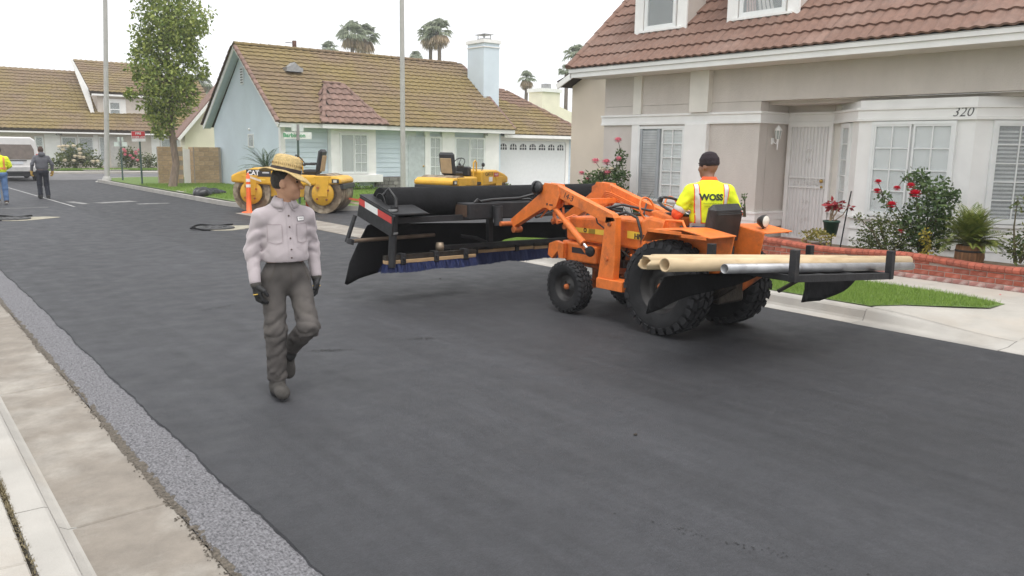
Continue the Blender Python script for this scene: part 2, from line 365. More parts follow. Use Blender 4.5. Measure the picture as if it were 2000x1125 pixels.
# ---- right-hand lots: raised ground with kerb and gutter swept round the corner returns
def sweep(parent, name, path, prof, m, closed=False, seg=3.0, gap=.006):
    """kerb pieces: profile (offset to the left of the path, z) swept along the path, cut about every seg metres"""
    P = [Vector((p[0], p[1], 0)) for p in path]; N = len(P); nor = []
    for i in range(N):
        d = (P[min(i+1, N-1)]-P[max(i-1, 0)]).normalized(); nor.append(Vector((-d.y, d.x, 0)))
    acc = 0; cur = [0]; pieces = []
    for i in range(1, N):
        acc += (P[i]-P[i-1]).length; cur.append(i)
        if acc >= seg-1e-3 or i == N-1: pieces.append(cur); cur = [i]; acc = 0
    for c in pieces:
        mb = MB(); n = len(prof); V = []
        for q, i in enumerate(c):
            p = P[i].copy()
            if q == 0: p += (P[c[1]]-P[c[0]]).normalized()*gap
            if q == len(c)-1: p -= (P[c[-1]]-P[c[-2]]).normalized()*gap
            for o, z in prof: V.append(p+nor[i]*o+Vector((0, 0, z)))
        mb.add(V, [(q*n+k, q*n+k+1, (q+1)*n+k+1, (q+1)*n+k) for q in range(len(c)-1) for k in range(n-1)])
        mb.add(V[:n], [tuple(range(n))]); mb.add(V[-n:], [tuple(range(n))[::-1]])
        mb.build(name, m, parent)
def subdiv(path, step=1.0):
    out = []
    for a, b in zip(path[:-1], path[1:]):
        L = math.dist(a, b); k = max(1, round(L/step)); out += [(a[0]+(b[0]-a[0])*i/k, a[1]+(b[1]-a[1])*i/k) for i in range(k)]
    return out+[path[-1]]
def arc(cx, cy, r, a0, a1, n=10): return [(cx+r*math.cos(R_(a0+(a1-a0)*i/n)), cy+r*math.sin(R_(a0+(a1-a0)*i/n))) for i in range(n+1)]
KP = [(.24, -.02), (.24, .006), (0, .004), (-.02, .03), (-.05, .11), (-.075, .13), (-.21, .132), (-.21, -.02)]
KA = [(.24, -.02), (.24, .006), (0, .004), (-.03, .012), (-.10, .022), (-.15, .03), (-.21, .034), (-.21, -.02)]
lot1 = struct(sheet('lot_ground', [(10.6, 4.5), (8.86, 4.7), (8.86, 11.0)] + arc(11.86, 11.0, 3.0, 180, 90)[1:] + [(70, 14.0), (70, -40), (10.6, -40)], .10, M_lot))
kb1 = struct(sheet('kerb_line', rect(8.70, -40, 8.84, 11), .0065, M_dirt))
sweep(kb1, 'kerb_piece', subdiv([(8.66, 4.6), (8.66, 11.0)])+arc(11.66, 11.0, 3.0, 180, 90)[1:]+subdiv([(11.66, 14.0), (40, 14.0)])[1:], KP, M_kerb)
# driveway apron: kerb drops away and a warped flare rises to the walk
sweep(kb1, 'kerb_piece', subdiv([(8.66, -9.0), (8.66, 3.1)]), KA, M_kerb)
mb = MB(); NN = 12; V = []
for i in range(NN+1):
    yv = 3.1+(4.6-3.1)*i/NN; t = i/NN; t = t*t*(3-2*t)
    for (o, z), (o2, z2) in zip(KA, KP): V.append((8.66-(o+(o2-o)*t), yv, z+(z2-z)*t))
n = len(KP); mb.add(V, [(q*n+k, q*n+k+1, (q+1)*n+k+1, (q+1)*n+k) for q in range(NN) for k in range(n-1)], True); mb.build('kerb_piece', M_kerb, kb1)
# apron surface
V = []; NA = 10
for i in range(NA+1):
    yv = 3.1+(4.62-3.1)*i/NA; t = i/NA; t = t*t*(3-2*t); xe = 8.87; xb = 10.62
    zk = .034+(.132-.034)*t
    for j in range(6):
        u = j/5; V.append((xe+(xb-xe)*u, yv, zk+(.135-zk)*min(1, u*1.25)))
mb = MB().add(V, [(i*6+j, i*6+j+1, (i+1)*6+j+1, (i+1)*6+j) for i in range(NA) for j in range(5)], True)
apron = struct(mb.build('driveway_apron', M_conc))
V = [(8.87, -9, .034), (8.87, 3.1, .034), (10.62, -9, .135), (10.62, 3.1, .135)]
MB().add(V, [(0, 1, 3, 2)]).build('apron_panel', M_conc, apron)
# walk in front of the brick wall, panels
w1 = struct(sheet('garden_walk', rect(10.6, -9, 11.5, 13.6), .105, M_dirt))
y = -8.5
while y < 13.2: slab(w1, 'pavement_panel', 10.62, y, 11.47, y+1.5, .136, M_conc, gap=.003); y += 1.5
# lawn of the strip (base) - blades come with the vegetation
LAWN1 = [(8.88, 13.2), (8.88, 4.66), (9.3, 4.45), (9.97, 3.8), (10.38, 3.8), (10.55, 4.3), (10.6, 5.2), (10.6, 13.2)]
sheet('lawn_strip', LAWN1, .140, M_soil)
# corner lot with the blue house
c2 = [(8.66, 42.0), (8.66, 25.2)] + arc(12.46, 25.2, 3.8, 180, 270)[1:] + [(70, 21.4)]
lot2 = struct(sheet('corner_lot', [(8.80, 42.0), (8.80, 25.2)] + arc(12.46, 25.2, 3.66, 180, 270)[1:] + [(70, 21.54), (70, 42)], .118, M_soil))
kb2 = struct(sheet('corner_kerb_line', rect(8.72, 25.5, 8.85, 41.5), .0065, M_dirt))
KP2 = [(-o, z) for o, z in KP]
pth = subdiv(c2[:2])+c2[2:-1]+subdiv([c2[-2], c2[-1]])[1:]
sweep(kb2, 'kerb_piece', pth, [(-a, b) for a, b in KP2], M_kerb)
sweep(kb2, 'kerb_piece', [(8.66+0, 42.0)]+arc(11.66, 42.0, 3.0, 180, 90)[1:]+[(40, 45.0)], KP, M_kerb)
sheet('corner_lot_north', [(8.8, 42.0)]+arc(11.66, 42.0, 2.86, 180, 90)[1:]+[(70, 44.86), (70, 42.0)], .118, M_soil)
p = struct(sheet('corner_walk', [(8.86, 30.3), (11.0, 34.2), (11.0, 35.0), (8.86, 31.2)], .126, M_conc))
sheet('house_driveway', rect(23.0, 21.5, 28.6, 31), .126, M_conc)
# cross gutter of the side street
cg = struct(sheet('cross_gutter', rect(7.78, 14.4, 8.75, 21.6), .006, M_dirt))
for i in range(3): slab(cg, 'gutter_panel', 7.78, 13.0+i*3.0, 8.72, 16.0+i*3.0, .012, M_gut, th=.01)
# far side of the cross street
sheet('far_lot', rect(-90, 56.5, 110, 200), .10, M_soil)
fw = struct(sheet('far_walk', rect(-90, 53.6, 110, 56.4), .06, M_conc))
sheet('far_kerb', rect(-90, 53.2, 110, 53.7), .10, M_kerb, .12)
sheet('far_driveway', rect(10.6, 55.8, 13.2, 66), .115, M_conc)
# old paint lines and worn patches at the far left
M_paint = mat('worn_paint', (.30, .295, .29), .8, var=.45, scale=9, coord='World')
def strip(name, a, b, w, m, z=.004):
    a = Vector(a); b = Vector(b); d = (b-a).normalized(); q = Vector((-d.y, d.x, 0))*w/2; up = Vector((0, 0, z))
    return struct(MB().quad(a-q+up, b-q+up, b+q+up, a+q+up).build(name, m))
strip('paint_line', gnd(14, 366), gnd(146, 404), .07, M_paint); strip('paint_line', gnd(0, 408), gnd(95, 405), .08, M_paint)
for a, b, w in ((gnd(190, 397), gnd(262, 393), .5), (gnd(136, 394), gnd(168, 399), .25), (gnd(268, 399), gnd(330, 397), .3)): strip('worn_patch', a, b, w, mat('worn_concrete', (.20, .195, .19), .9, var=.5, scale=4, coord='World'), .005)
# longitudinal joint of the two paving passes

# ------------------------------------------------------------------ buildings
M_white = mat('white_trim', (.83, .82, .80), .55, var=.05, scale=3, bump=.05, bscale=40, coord='World')
M_cream = mat('cream_trim', (.74, .71, .65), .6, var=.06, scale=3, coord='World')
M_stucco = mat('mauve_stucco', (.60, .55, .505), .92, var=.08, scale=1.6, bump=.5, bscale=75, coord='World', stretch=(1, 1, .45), detail=9)
M_stucco2 = mat('beige_stucco', (.66, .58, .48), .9, var=.06, scale=1.1, bump=.3, bscale=95, coord='World')
M_bstucco = mat('pale_blue_stucco', (.62, .70, .76), .9, var=.06, scale=.9, bump=.3, bscale=80, coord='World')
M_bplank = mat('pale_blue_plank', (.60, .68, .74), .7, var=.05, scale=2, coord='World', rnd=.03, stretch=(.4, 1, 4))
M_creamwall = mat('cream_stucco', (.82, .77, .62), .9, var=.05, scale=1.5, bump=.2, bscale=80, coord='World')
M_tile1 = mat('brown_roof_tile', (.20, .115, .086), .8, var=.14, scale=9, bump=.35, bscale=70, rnd=.09, col2=(.235, .155, .125), c2pos=(.5, .75), c2scale=1.1, coord='World')
M_tile2 = mat('mossy_roof_tile', (.185, .13, .08), .9, var=.16, scale=9, bump=.4, bscale=60, rnd=.09, col2=(.205, .152, .062), c2pos=(.36, .60), c2scale=.55, coord='World')
M_tile2b = mat('brown_bay_tile', (.20, .125, .10), .85, var=.2, scale=7, bump=.4, bscale=60, rnd=.15)
M_under = mat('roof_underlay', (.06, .045, .035), .9)
M_dark = mat('dark_interior', (.035, .035, .04), .6)
M_glass = mat('window_glass', (.75, .8, .8), .04, var=.02, spec=.7, alpha=.22)
M_blind = mat('pale_blind', (.66, .68, .67), .6, var=.04, scale=3, coord='World', rnd=.03)
M_grey = mat('grey_slat', (.36, .39, .41), .6, var=.05)
M_frame = mat('white_window_frame', (.78, .79, .78), .4, var=.03)
M_black = mat('black_metal', (.022, .022, .024), .5, var=.2, scale=8)

def tile_mesh(name, w, e, waves, amp, lip):
    """one interlocking roof tile: x across, y up the slope, z out; wavy pan with a thick lower lip"""
    mb = MB(); n = 8*waves; ln = e*1.12; V = []
    for yv, dz in ((0, lip), (ln, .004)):
        for i in range(n+1):
            x = w*i/n; c = math.cos(2*PI*waves*i/n); V.append((x-w/2, yv, dz+amp*(1-abs(c)**.8*(1 if c > 0 else -1))*.5))
    m = n+1; F = [(i, i+1, m+i+1, m+i) for i in range(n)]
    mb.add(V, F, True)
    mb.add(V[:m]+[(p[0], 0, p[2]-lip*.9) for p in V[:m]], [(i+m, i+m+1, i+1, i) for i in range(n)])
    return mb.mesh(name)
def tile_roof(roof, o, u, v, poly, tm, w, e, m, maxn=300, name='roof_tile', jit=.004):
    """cover the polygon (u,v metres) of a roof plane with tiles; the nearest maxn are objects, the rest one mesh"""
    o = Vector(o); u = Vector(u).normalized(); v = Vector(v); v = (v-u*v.dot(u)).normalized(); nrm = u.cross(v)
    if nrm.z < 0: nrm = -nrm
    def inside(a, b):
        c = False; j = len(poly)-1
        for i in range(len(poly)):
            if (poly[i][1] > b) != (poly[j][1] > b) and a < (poly[j][0]-poly[i][0])*(b-poly[i][1])/(poly[j][1]-poly[i][1])+poly[i][0]: c = not c
            j = i
        return c
    us = [p[0] for p in poly]; vs_ = [p[1] for p in poly]; L = []; r = 0; b = min(vs_)
    while b < max(vs_)-e*.3:
        a = min(us)+w/2
        while a < max(us):
            if inside(a, b+e*.5): L.append(o+u*a+v*(b+random.uniform(-jit, jit))+nrm*random.uniform(0, jit))
            a += w
        b += e; r += 1
    L.sort(key=lambda p: p.x*p.x+p.y*p.y)
    B = Matrix(((u.x, v.x, nrm.x), (u.y, v.y, nrm.y), (u.z, v.z, nrm.z))).to_4x4()
    if len(tm.materials) == 0: tm.materials.append(m)
    rest = MB(); tv = [p.co.copy() for p in tm.vertices]; tf = [tuple(p.vertices) for p in tm.polygons]
    for i, p in enumerate(L):
        Mx = Matrix.Translation(p) @ B @ Matrix.Rotation(random.uniform(-.008, .008), 4, 'Z')
        if i < maxn:
            ob = put(name, tm, None, roof); ob.matrix_world = Mx
        else: rest.add([Mx @ q for q in tv], tf, True)
    if rest.v: tag(put(name+'s', rest.mesh(name+'s'), m, roof), kind='stuff')
def caps(roof, a, b, step, r, m, name='ridge_tile'):
    a = Vector(a); b = Vector(b); n = max(1, int((b-a).length/step)); d = (b-a).normalized()
    mb = MB(); V = []; k = 8
    for yv, rr in ((0, r), (step*1.12, r*.82)):
        for i in range(k+1): t = PI*(i/k*1.2-.1); V.append((math.cos(t)*rr, yv, math.sin(t)*rr*.75))
    mb.add(V, [(i, i+1, k+2+i, k+1+i) for i in range(k)], True); mb.add(V[:k+1], [tuple(range(k+1))])
    me = mb.mesh(name); me.materials.append(m)
    x = d.cross(Vector((0, 0, 1))).normalized(); z = x.cross(d)
    for i in range(n):
        p = a+d*step*i; ob = put(name, me, None, roof)
        ob.matrix_world = Matrix(((x.x, d.x, z.x, p.x), (x.y, d.y, z.y, p.y), (x.z, d.z, z.z, p.z), (0, 0, 0, 1)))
def pb(name, lo, hi, m, parent, bev=0): return MB().box(lo, hi).build(name, m, parent, bev)
def window(parent, o, ux, w, h, panes, fr=.05, dep=.05, bar=.018, back=M_blind, slats=0, slat_m=None, slat_f=.36, glass=True, sash=None, backm=None):
    """framed window: o lower-left corner on the wall, ux along the wall, outward normal = ux x up. panes=[(x0,x1,y0,y1,nx,ny)] in fractions"""
    ux = Vector(ux).normalized(); up = Vector((0, 0, 1)); nr = ux.cross(up); o = Vector(o)
    def T(a, b, c): return o+ux*a+up*b+nr*c
    def bx(mb, a0, a1, b0, b1, c0, c1):
        P = [T(a, b, c) for c in (c0, c1) for b in (b0, b1) for a in (a0, a1)]
        mb.add(P, [(0, 1, 3, 2), (4, 6, 7, 5), (0, 4, 5, 1), (2, 3, 7, 6), (0, 2, 6, 4), (1, 5, 7, 3)])
    mb = MB(); f = fr
    bx(mb, 0, w, 0, f, 0, dep); bx(mb, 0, w, h-f, h, 0, dep); bx(mb, 0, f, f, h-f, 0, dep); bx(mb, w-f, w, f, h-f, 0, dep)
    win = mb.build('window', M_frame, parent)
    mb = MB(); bx(mb, f*.5, w-f*.5, f*.5, h-f*.5, .001, .006); mb.build('blind' if backm is None else 'backing', backm or back, win)
    for (x0, x1, y0, y1, nx, ny) in panes:
        X0, X1, Y0, Y1 = f+(w-2*f)*x0, f+(w-2*f)*x1, f+(h-2*f)*y0, f+(h-2*f)*y1
        s = .028; mb = MB(); bx(mb, X0, X1, Y0, Y0+s, .006, dep-.008); bx(mb, X0, X1, Y1-s, Y1, .006, dep-.008); bx(mb, X0, X0+s, Y0+s, Y1-s, .006, dep-.008); bx(mb, X1-s, X1, Y0+s, Y1-s, .006, dep-.008)
        mb.build('sash', M_frame, win); X0 += s; X1 -= s; Y0 += s; Y1 -= s
        if nx*ny > 1:
            mb = MB()
            for i in range(1, nx): xx = X0+(X1-X0)*i/nx; bx(mb, xx-bar/2, xx+bar/2, Y0, Y1, .022, dep-.012)
            for j in range(1, ny): yv = Y0+(Y1-Y0)*j/ny; bx(mb, X0, X1, yv-bar/2, yv+bar/2, .0225, dep-.0125)
            mb.build('glazing_bars', M_frame, win)
        if glass:
            for i in range(nx):
                for j in range(ny):
                    mb = MB(); bx(mb, X0+(X1-X0)*i/nx, X0+(X1-X0)*(i+1)/nx, Y0+(Y1-Y0)*j/ny, Y0+(Y1-Y0)*(j+1)/ny, .026, .030); mb.build('pane', M_glass, win)
        if slats:
            n = int((Y1-Y0)/slats)
            for j in range(n):
                yv = Y0+slats*(j+.5); mb = MB(); P = [T(X0, yv-slats*slat_f, .019), T(X1, yv-slats*slat_f, .019), T(X1, yv+slats*slat_f, .009), T(X0, yv+slats*slat_f, .009)]
                mb.quad(*P); mb.build('blind_slat', slat_m or M_blind, win)
    return win

# ---- house 320 (facade plane X = 13.1, parallel to the road)
FX = 13.1
h320 = thing('house', (FX, 8, .1), 'mauve stucco two-storey house numbered 320 with brown tile roof and white bay window', 'house')
h320.location = (0, 0, 0)
YL, YB0, YB1, YR = 13.36, 7.33, 5.49, -3.0
wl = MB(); wl.box((FX, 9.27, .1), (FX+.25, YL, 2.78)); wl.box((FX+.0, YR, 2.785), (FX+.25, YL, 3.42)); wl.box((FX+.25, YL-.25, .1), (22, YL, 3.42)); wl.build('wall', M_stucco, h320)
MB().box((FX+.26, 9.27, .1), (14.0, 9.45, 2.78)).build('return_wall', M_stucco, h320)
MB().box((14.0, 8.1, .1), (14.2, 9.45, 2.78)).build('door_wall', M_cream, h320)
MB().box((13.985, 8.3, 2.61), (13.999, 9.27, 2.719)).build('porch_head', M_stucco, h320)
MB().box((FX+.26, 4.3, 2.72), (14.2, 9.27, 2.784)).build('porch_soffit', M_stucco, h320)
# bay: chamfered box
bay = [(14.1, 8.28), (FX+.01, YB0), (FX+.01, YB1), (14.1, 4.4)]
MB().prism(bay, (0, 0, .1), (1, 0, 0), (0, 1, 0), (0, 0, 2.62)).build('bay_wall', M_white, h320)
MB().box((14.0, YR, .1), (14.2, 4.4, 2.78)).build('side_wall', M_stucco, h320)
# soffit, fascia
pb('eave_soffit', (12.45, YR, 3.40), (FX+.02, YL+.35, 3.425), M_cream, h320)
pb('fascia', (12.42, YR, 3.40), (12.45, YL+.42, 3.50), M_white, h320); pb('gutter_board', (12.385, YR, 3.502), (12.448, YL+.44, 3.585), M_white, h320)
# band course: stepped trim following the wall, the porch return and the bay
def trim(path, prof, name, m, parent, depth):
    P = [Vector((a, b, 0)) for a, b in path]; N = len(P); V = []
    for i in range(N):
        ds = [(P[k+1]-P[k]).normalized() for k in (i-1, i) if 0 <= k < N-1]; nn = Vector((0, 0, 0))
        for d in ds: nn += Vector((-d.y, d.x, 0))
        nn.normalize(); c = nn.dot(Vector((-ds[0].y, ds[0].x, 0))); nn = nn/max(.5, c)
        for o, z in prof: V.append(P[i]+nn*o+Vector((0, 0, z)))
    n = len(prof); mb = MB(); mb.add(V, [(q*n+k, q*n+k+1, (q+1)*n+k+1, (q+1)*n+k) for q in range(N-1) for k in range(n-1)]); mb.add(V[:n], [tuple(range(n))]); mb.add(V[-n:], [tuple(range(n))[::-1]])
    return mb.build(name, m, parent)
BP = [(-.02, 2.385), (.055, 2.385), (.055, 2.425), (.035, 2.43), (.035, 2.555), (.065, 2.56), (.065, 2.60), (-.02, 2.605)]
# the path runs towards -Y so that the outward side (-X) is on its right: mirror the offset
bpath = [(FX, YL+.05), (FX, 9.27), (14.0, 9.27), (14.0, 8.28), (FX+.01, YB0), (FX+.01, YB1), (14.1, 4.4)]
trim(bpath, [(-o, z) for o, z in BP], 'band_course', M_white, h320, 0)
LP = [(-.02, .45), (.04, .45), (.04, .57), (.055, .575), (.055, .70), (.07, .705), (.07, .735), (-.02, .74)]
trim([(FX, YL+.03), (FX, 9.27), (14.0, 9.27)], [(-o, z) for o, z in LP], 'base_trim', M_white, h320, 0)
# lapped boards below the bay windows
for i in range(3):
    z0 = .22+i*.19; pr = [(-.02, z0), (.035, z0), (.012, z0+.19), (-.02, z0+.19)]
    trim(bpath[3:], [(-o, z) for o, z in pr], 'apron_board', M_white, h320, 0)
for z0 in (.79,): trim(bpath[3:], [(-o, z) for o, z in [(-.02, z0-.01), (.07, z0-.01), (.07, z0+.03), (-.02, z0+.04)]], 'bay_sill', M_white, h320, 0)
# pilasters
for y0, y1, d in ((12.23, 12.46, .045), (10.40, 10.86, .13)):
    pb('pilaster', (FX-d, y0, 2.605), (FX+.01, y1, 3.40), M_cream, h320, .006)
for y0, y1, d in ((12.26, 12.47, .045), (10.42, 10.97, .10)):
    pb('pilaster', (FX-d, y0, .742), (FX+.01, y1, 2.384), M_white, h320, .006)
# street window: louvred grey half + glazed half
wn = window(h320, (FX-.002, 12.26, .80), (0, -1, 0), 1.28, 1.55, [(.52, 1, 0, 1, 2, 5)], back=M_blind, slats=.065, dep=.06)
mb = MB().box((FX-.022, 11.70, .87), (FX-.012, 12.21, 2.29)); mb.build('shutter_backing', M_grey, wn)
for i in range(26): 
    z = .89+i*.053; MB().add([(FX-.03, 11.74, z), (FX-.03, 12.14, z), (FX-.046, 12.14, z+.045), (FX-.046, 11.74, z+.045)], [(0, 1, 2, 3)]).build('louvre_slat', mat('pale_louvre', (.60, .63, .64), .6), wn)
MB().box((FX-.05, 11.66, .86), (FX-.012, 11.735, 2.30)).box((FX-.05, 12.145, .86), (FX-.013, 12.20, 2.30)).build('shutter_frame', M_grey, wn)
# bay windows
window(h320, (FX+.008, 7.08, .84), (0, -1, 0), 1.34, 1.53, [(0, .485, 0, 1, 2, 4), (.515, 1, 0, 1, 2, 4)], dep=.055, backm=mat('net_curtain', (.72, .73, .72), .8, var=.06, scale=2, coord='World', stretch=(1, 9, .3)))
d2 = Vector((14.1-(FX+.01), 4.4-YB1, 0)); L2 = d2.length; d2.normalize(); o2 = Vector((FX+.01, YB1, 0))+d2*.24
wr = window(h320, (o2.x, o2.y, .84), d2, 1.05, 1.53, [(0, 1, 0, 1, 3, 5)], dep=.055, backm=M_dark, slats=.060, slat_f=.24, slat_m=mat('grey_blind', (.50, .50, .50), .5))
d3 = Vector((FX+.01-14.1, YB0-8.28, 0)).normalized(); o3 = Vector((14.1, 8.28, 0))+d3*.42
window(h320, (o3.x, o3.y, .84), d3, .55, 1.53, [(0, 1, 0, 1, 1, 5)], dep=.05)
# front door: white security screen with bars and scrollwork
dr = pb('door', (13.975, 8.36, .22), (14.01, 9.14, 2.33), mat('door_panel', (.75, .74, .73), .6, var=.03), h320)
fr = MB(); fr.box((13.93, 8.29, .2), (14.005, 8.36, 2.40)); fr.box((13.93, 9.14, .2), (14.005, 9.21, 2.40)); fr.box((13.932, 8.36, 2.33), (14.005, 9.14, 2.399)); fr.box((13.932, 8.36, .2), (14.005, 9.14, .27)); fr.build('door_frame', M_white, dr)
for i in range(11): pb('door_bar', (13.945, 8.40+i*.070, .27), (13.957, 8.411+i*.070, 2.33), M_white, dr)
pb('lock_rail', (13.94, 8.37, 1.20), (13.965, 9.13, 1.225), M_white, dr); pb('lock_rail', (13.94, 8.37, 1.38), (13.965, 9.13, 1.405), M_white, dr)
def scroll(c, r, s):
    mb = MB(); pts = []
    for i in range(15): a = s*i*.55; q = r*(1-i/20); pts.append((13.945, c[0]+q*math.cos(a), c[1]+q*math.sin(a)))
    mb.tube(pts, .0065, 5, False); return mb.build('scrollwork', M_white, dr)
for cy, cz in [(8.75, 2.06), (8.75, 1.90), (8.75, 1.72), (8.75, .95), (8.75, .80), (8.75, .62)]:
    scroll((cy-.045, cz), .045, 1); scroll((cy+.045, cz), .045, -1)
for i in range(7): scroll((8.50+i*.085, 1.302), .045, 1 if i % 2 else -1)
brass = mat('brass', (.55, .36, .12), .3, 1)
MB().ball((13.91, 8.43, 1.34), .035).build('door_knob', brass, dr); MB().ball((13.93, 8.43, 1.23), .025).build('door_lock', brass, dr)
pb('threshold', (13.75, 8.0, .1), (14.0, 9.27, .2), mat('brick_step', (.33, .13, .09), .85, var=.2, scale=6), h320)
# numbers
put_text('320', .20, M_black, h320, (FX-.030, 5.68, 2.492), (0, -1, 0), (0, 0, 1), shear=.25, bold=-.003)
# coach lamp on the return wall
lm = thing('wall_lantern', (0, 0, 0), 'small white coach lantern on the porch wall beside the front door', 'lantern')
lp = Vector((13.52, 9.27, 2.10)); 
MB().box((lp.x-.04, lp.y-.02, lp.z-.10), (lp.x+.04, lp.y+.0, lp.z+.02), None, .006).build('back_plate', M_white, lm)
MB().tube([(lp.x, lp.y-.01, lp.z-.05), (lp.x, lp.y-.09, lp.z-.09), (lp.x, lp.y-.12, lp.z-.02)], .012, 8).build('bracket', M_white, lm)
MB().tube([(lp.x, lp.y-.12, lp.z-.20), (lp.x, lp.y-.12, lp.z+.0)], .014, 8, rs=[.006, .022]).build('finial', M_white, lm)
MB().lathe([(.035, 0), (.062, .16)], 6, Matrix.Translation((lp.x, lp.y-.12, lp.z)), False).build('lamp_glass', mat('lamp_glass', (.55, .62, .58), .1, alpha=.5), lm)
cg_ = MB(); 
for k in range(6):
    a = k*PI/3; cg_.tube([(lp.x+.036*math.cos(a), lp.y-.12+.036*math.sin(a), lp.z), (lp.x+.063*math.cos(a), lp.y-.12+.063*math.sin(a), lp.z+.16)], .005, 5)
cg_.lathe([(.068, .155), (.072, .17), (.03, .22), (.012, .24), (.002, .26)], 6, Matrix.Translation((lp.x, lp.y-.12, lp.z)), False); cg_.build('lamp_cage', M_white, lm)
# roof: deck + tiles
SL = .91; rise = 3.0; RX0, RZ0 = 12.36, 3.585; vdir = Vector((1, 0, SL))
rf = MB(); rf.prism([(0, 0), (5.5, 5.5*SL), (5.5, 5.5*SL-.12), (.03, -.0)], (RX0+.02, YR, RZ0-.012), (1, 0, 0), (0, 0, 1), (0, YL+.40-YR, 0))
roof1 = rf.build('roof', M_under, h320); sl_len = math.hypot(1, SL)
tm1 = tile_mesh('roof_tile', .38, .36, 2, .026, .040)
tile_roof(roof1, (RX0, YL+.40, RZ0), (0, -1, 0), vdir, [(0, 0), (YL+.4-YR, 0), (YL+.4-YR, 5.2), (0, 5.2)], tm1, .38, .36, M_tile1)
caps(roof1, (RX0-.02, YL+.40, RZ0+.03), (RX0+4, YL+.40, RZ0+.03+4*SL), .38, .10, M_tile1, 'rake_tile')
MB().prism([(0, -.02), (4.2, 4.2*SL-.02), (4.2, 4.2*SL-.2), (.0, -.2)], (RX0+.06, YL+.40, RZ0-.02), (1, 0, 0), (0, 0, 1), (0, .03, 0)).build('barge_board', M_white, h320)
# gable triangle wall on the left end
MB().prism([(FX, 3.42), (FX+4.5, 3.42), (FX+4.5, RZ0+(FX+4.5-RX0)*SL-.12), (FX, RZ0+(FX-RX0)*SL-.12)], (0, YL-.2, 0), (1, 0, 0), (0, 0, 1), (0, .19, 0)).build('gable_wall', M_stucco2, h320)
# dormers
def dormer(y0, y1, curtain):
    zb = RZ0+(FX-RX0)*SL-.02; zt = zb+1.5; d = MB()
    d.box((FX-.0, y0, zb-.02), (FX+2.4, y1, zt)); dm = d.build('dormer', M_stucco, h320)
    cb = MB(); cb.box((FX-.035, y0-.03, zb-.02), (FX-.001, y0+.21, zt)); cb.box((FX-.035, y1-.21, zb-.02), (FX-.001, y1+.03, zt)); cb.box((FX-.03, y0+.21, zb-.02), (FX-.0015, y1-.21, zb+.06)); cb.build('corner_board', M_white, dm)
    pb('dormer_sill', (FX-.07, y0+.1, zb+.03), (FX-.036, y1-.1, zb+.075), M_white, dm)
    w = window(h320, (FX-.003, y1-.25, zb+.08), (0, -1, 0), (y1-y0)-.5, 1.3, [(0, 1, 0, .52, 1, 1), (0, 1, .52, 1, 1, 1)], dep=.045, backm=M_dark)
    if curtain:
        for k, (a, b) in enumerate(((.12, .3), (.35, .62))):
            mb = MB(); V = []
            for i in range(13):
                t = i/12
                for j in range(9): q = j/8; yy_ = y1-.25-((a+(b-a)*t)*((y1-y0)-.5)*(1.2-.25*math.sin(q*2.5))); V.append((FX-.012-.006*math.sin(t*22), yy_, zb+.16+1.15*q))
            mb.add(V, [(i*9+j, i*9+j+1, (i+1)*9+j+1, (i+1)*9+j) for i in range(12) for j in range(8)], True); mb.build('curtain', mat('rose_curtain' if k == 0 else 'white_curtain', (.50, .33, .30) if k == 0 else (.6, .56, .54), .8), w)
    pb('dormer_roof', (FX-.3, y0-.25, zt+.002), (FX+2.4, y1+.25, zt+.1), M_white, dm)
dormer(11.14, 12.48, False); dormer(8.62, 10.10, True)

# ---- two-storey neighbour behind 320 (gable towards the road)
nb = thing('house', (0, 0, 0), 'beige two-storey house standing behind house 320 with a gable toward the main road', 'house')
MB().prism([(18.75, .1), (11.5, .1), (11.5, 3.7), (15.3, 5.3), (18.75, 3.72)], (17, 0, 0), (0, 1, 0), (0, 0, 1), (6, 0, 0)).build('wall', M_stucco2, nb)
mb = MB(); mb.prism([(18.95, 3.68), (15.3, 5.32), (15.3, 5.48), (19.0, 3.80)], (16.6, 0, 0), (0, 1, 0), (0, 0, 1), (6.5, 0, 0)); nr_ = mb.build('roof', M_under, nb)
tmn = tile_mesh('roof_tile', .40, .36, 1, .05, .04)
vv = Vector((0, -4.05, 1.74)); tile_roof(nr_, (16.6, 19.0, 3.82), (1, 0, 0), vv, [(0, 0), (6.4, 0), (6.4, 4.4), (0, 4.4)], tmn, .40, .36, M_tile1, 80)
MB().beam((16.58, 18.98, 3.70), (16.58, 15.3, 5.36), .04, .16).build('barge_board', M_white, nb)
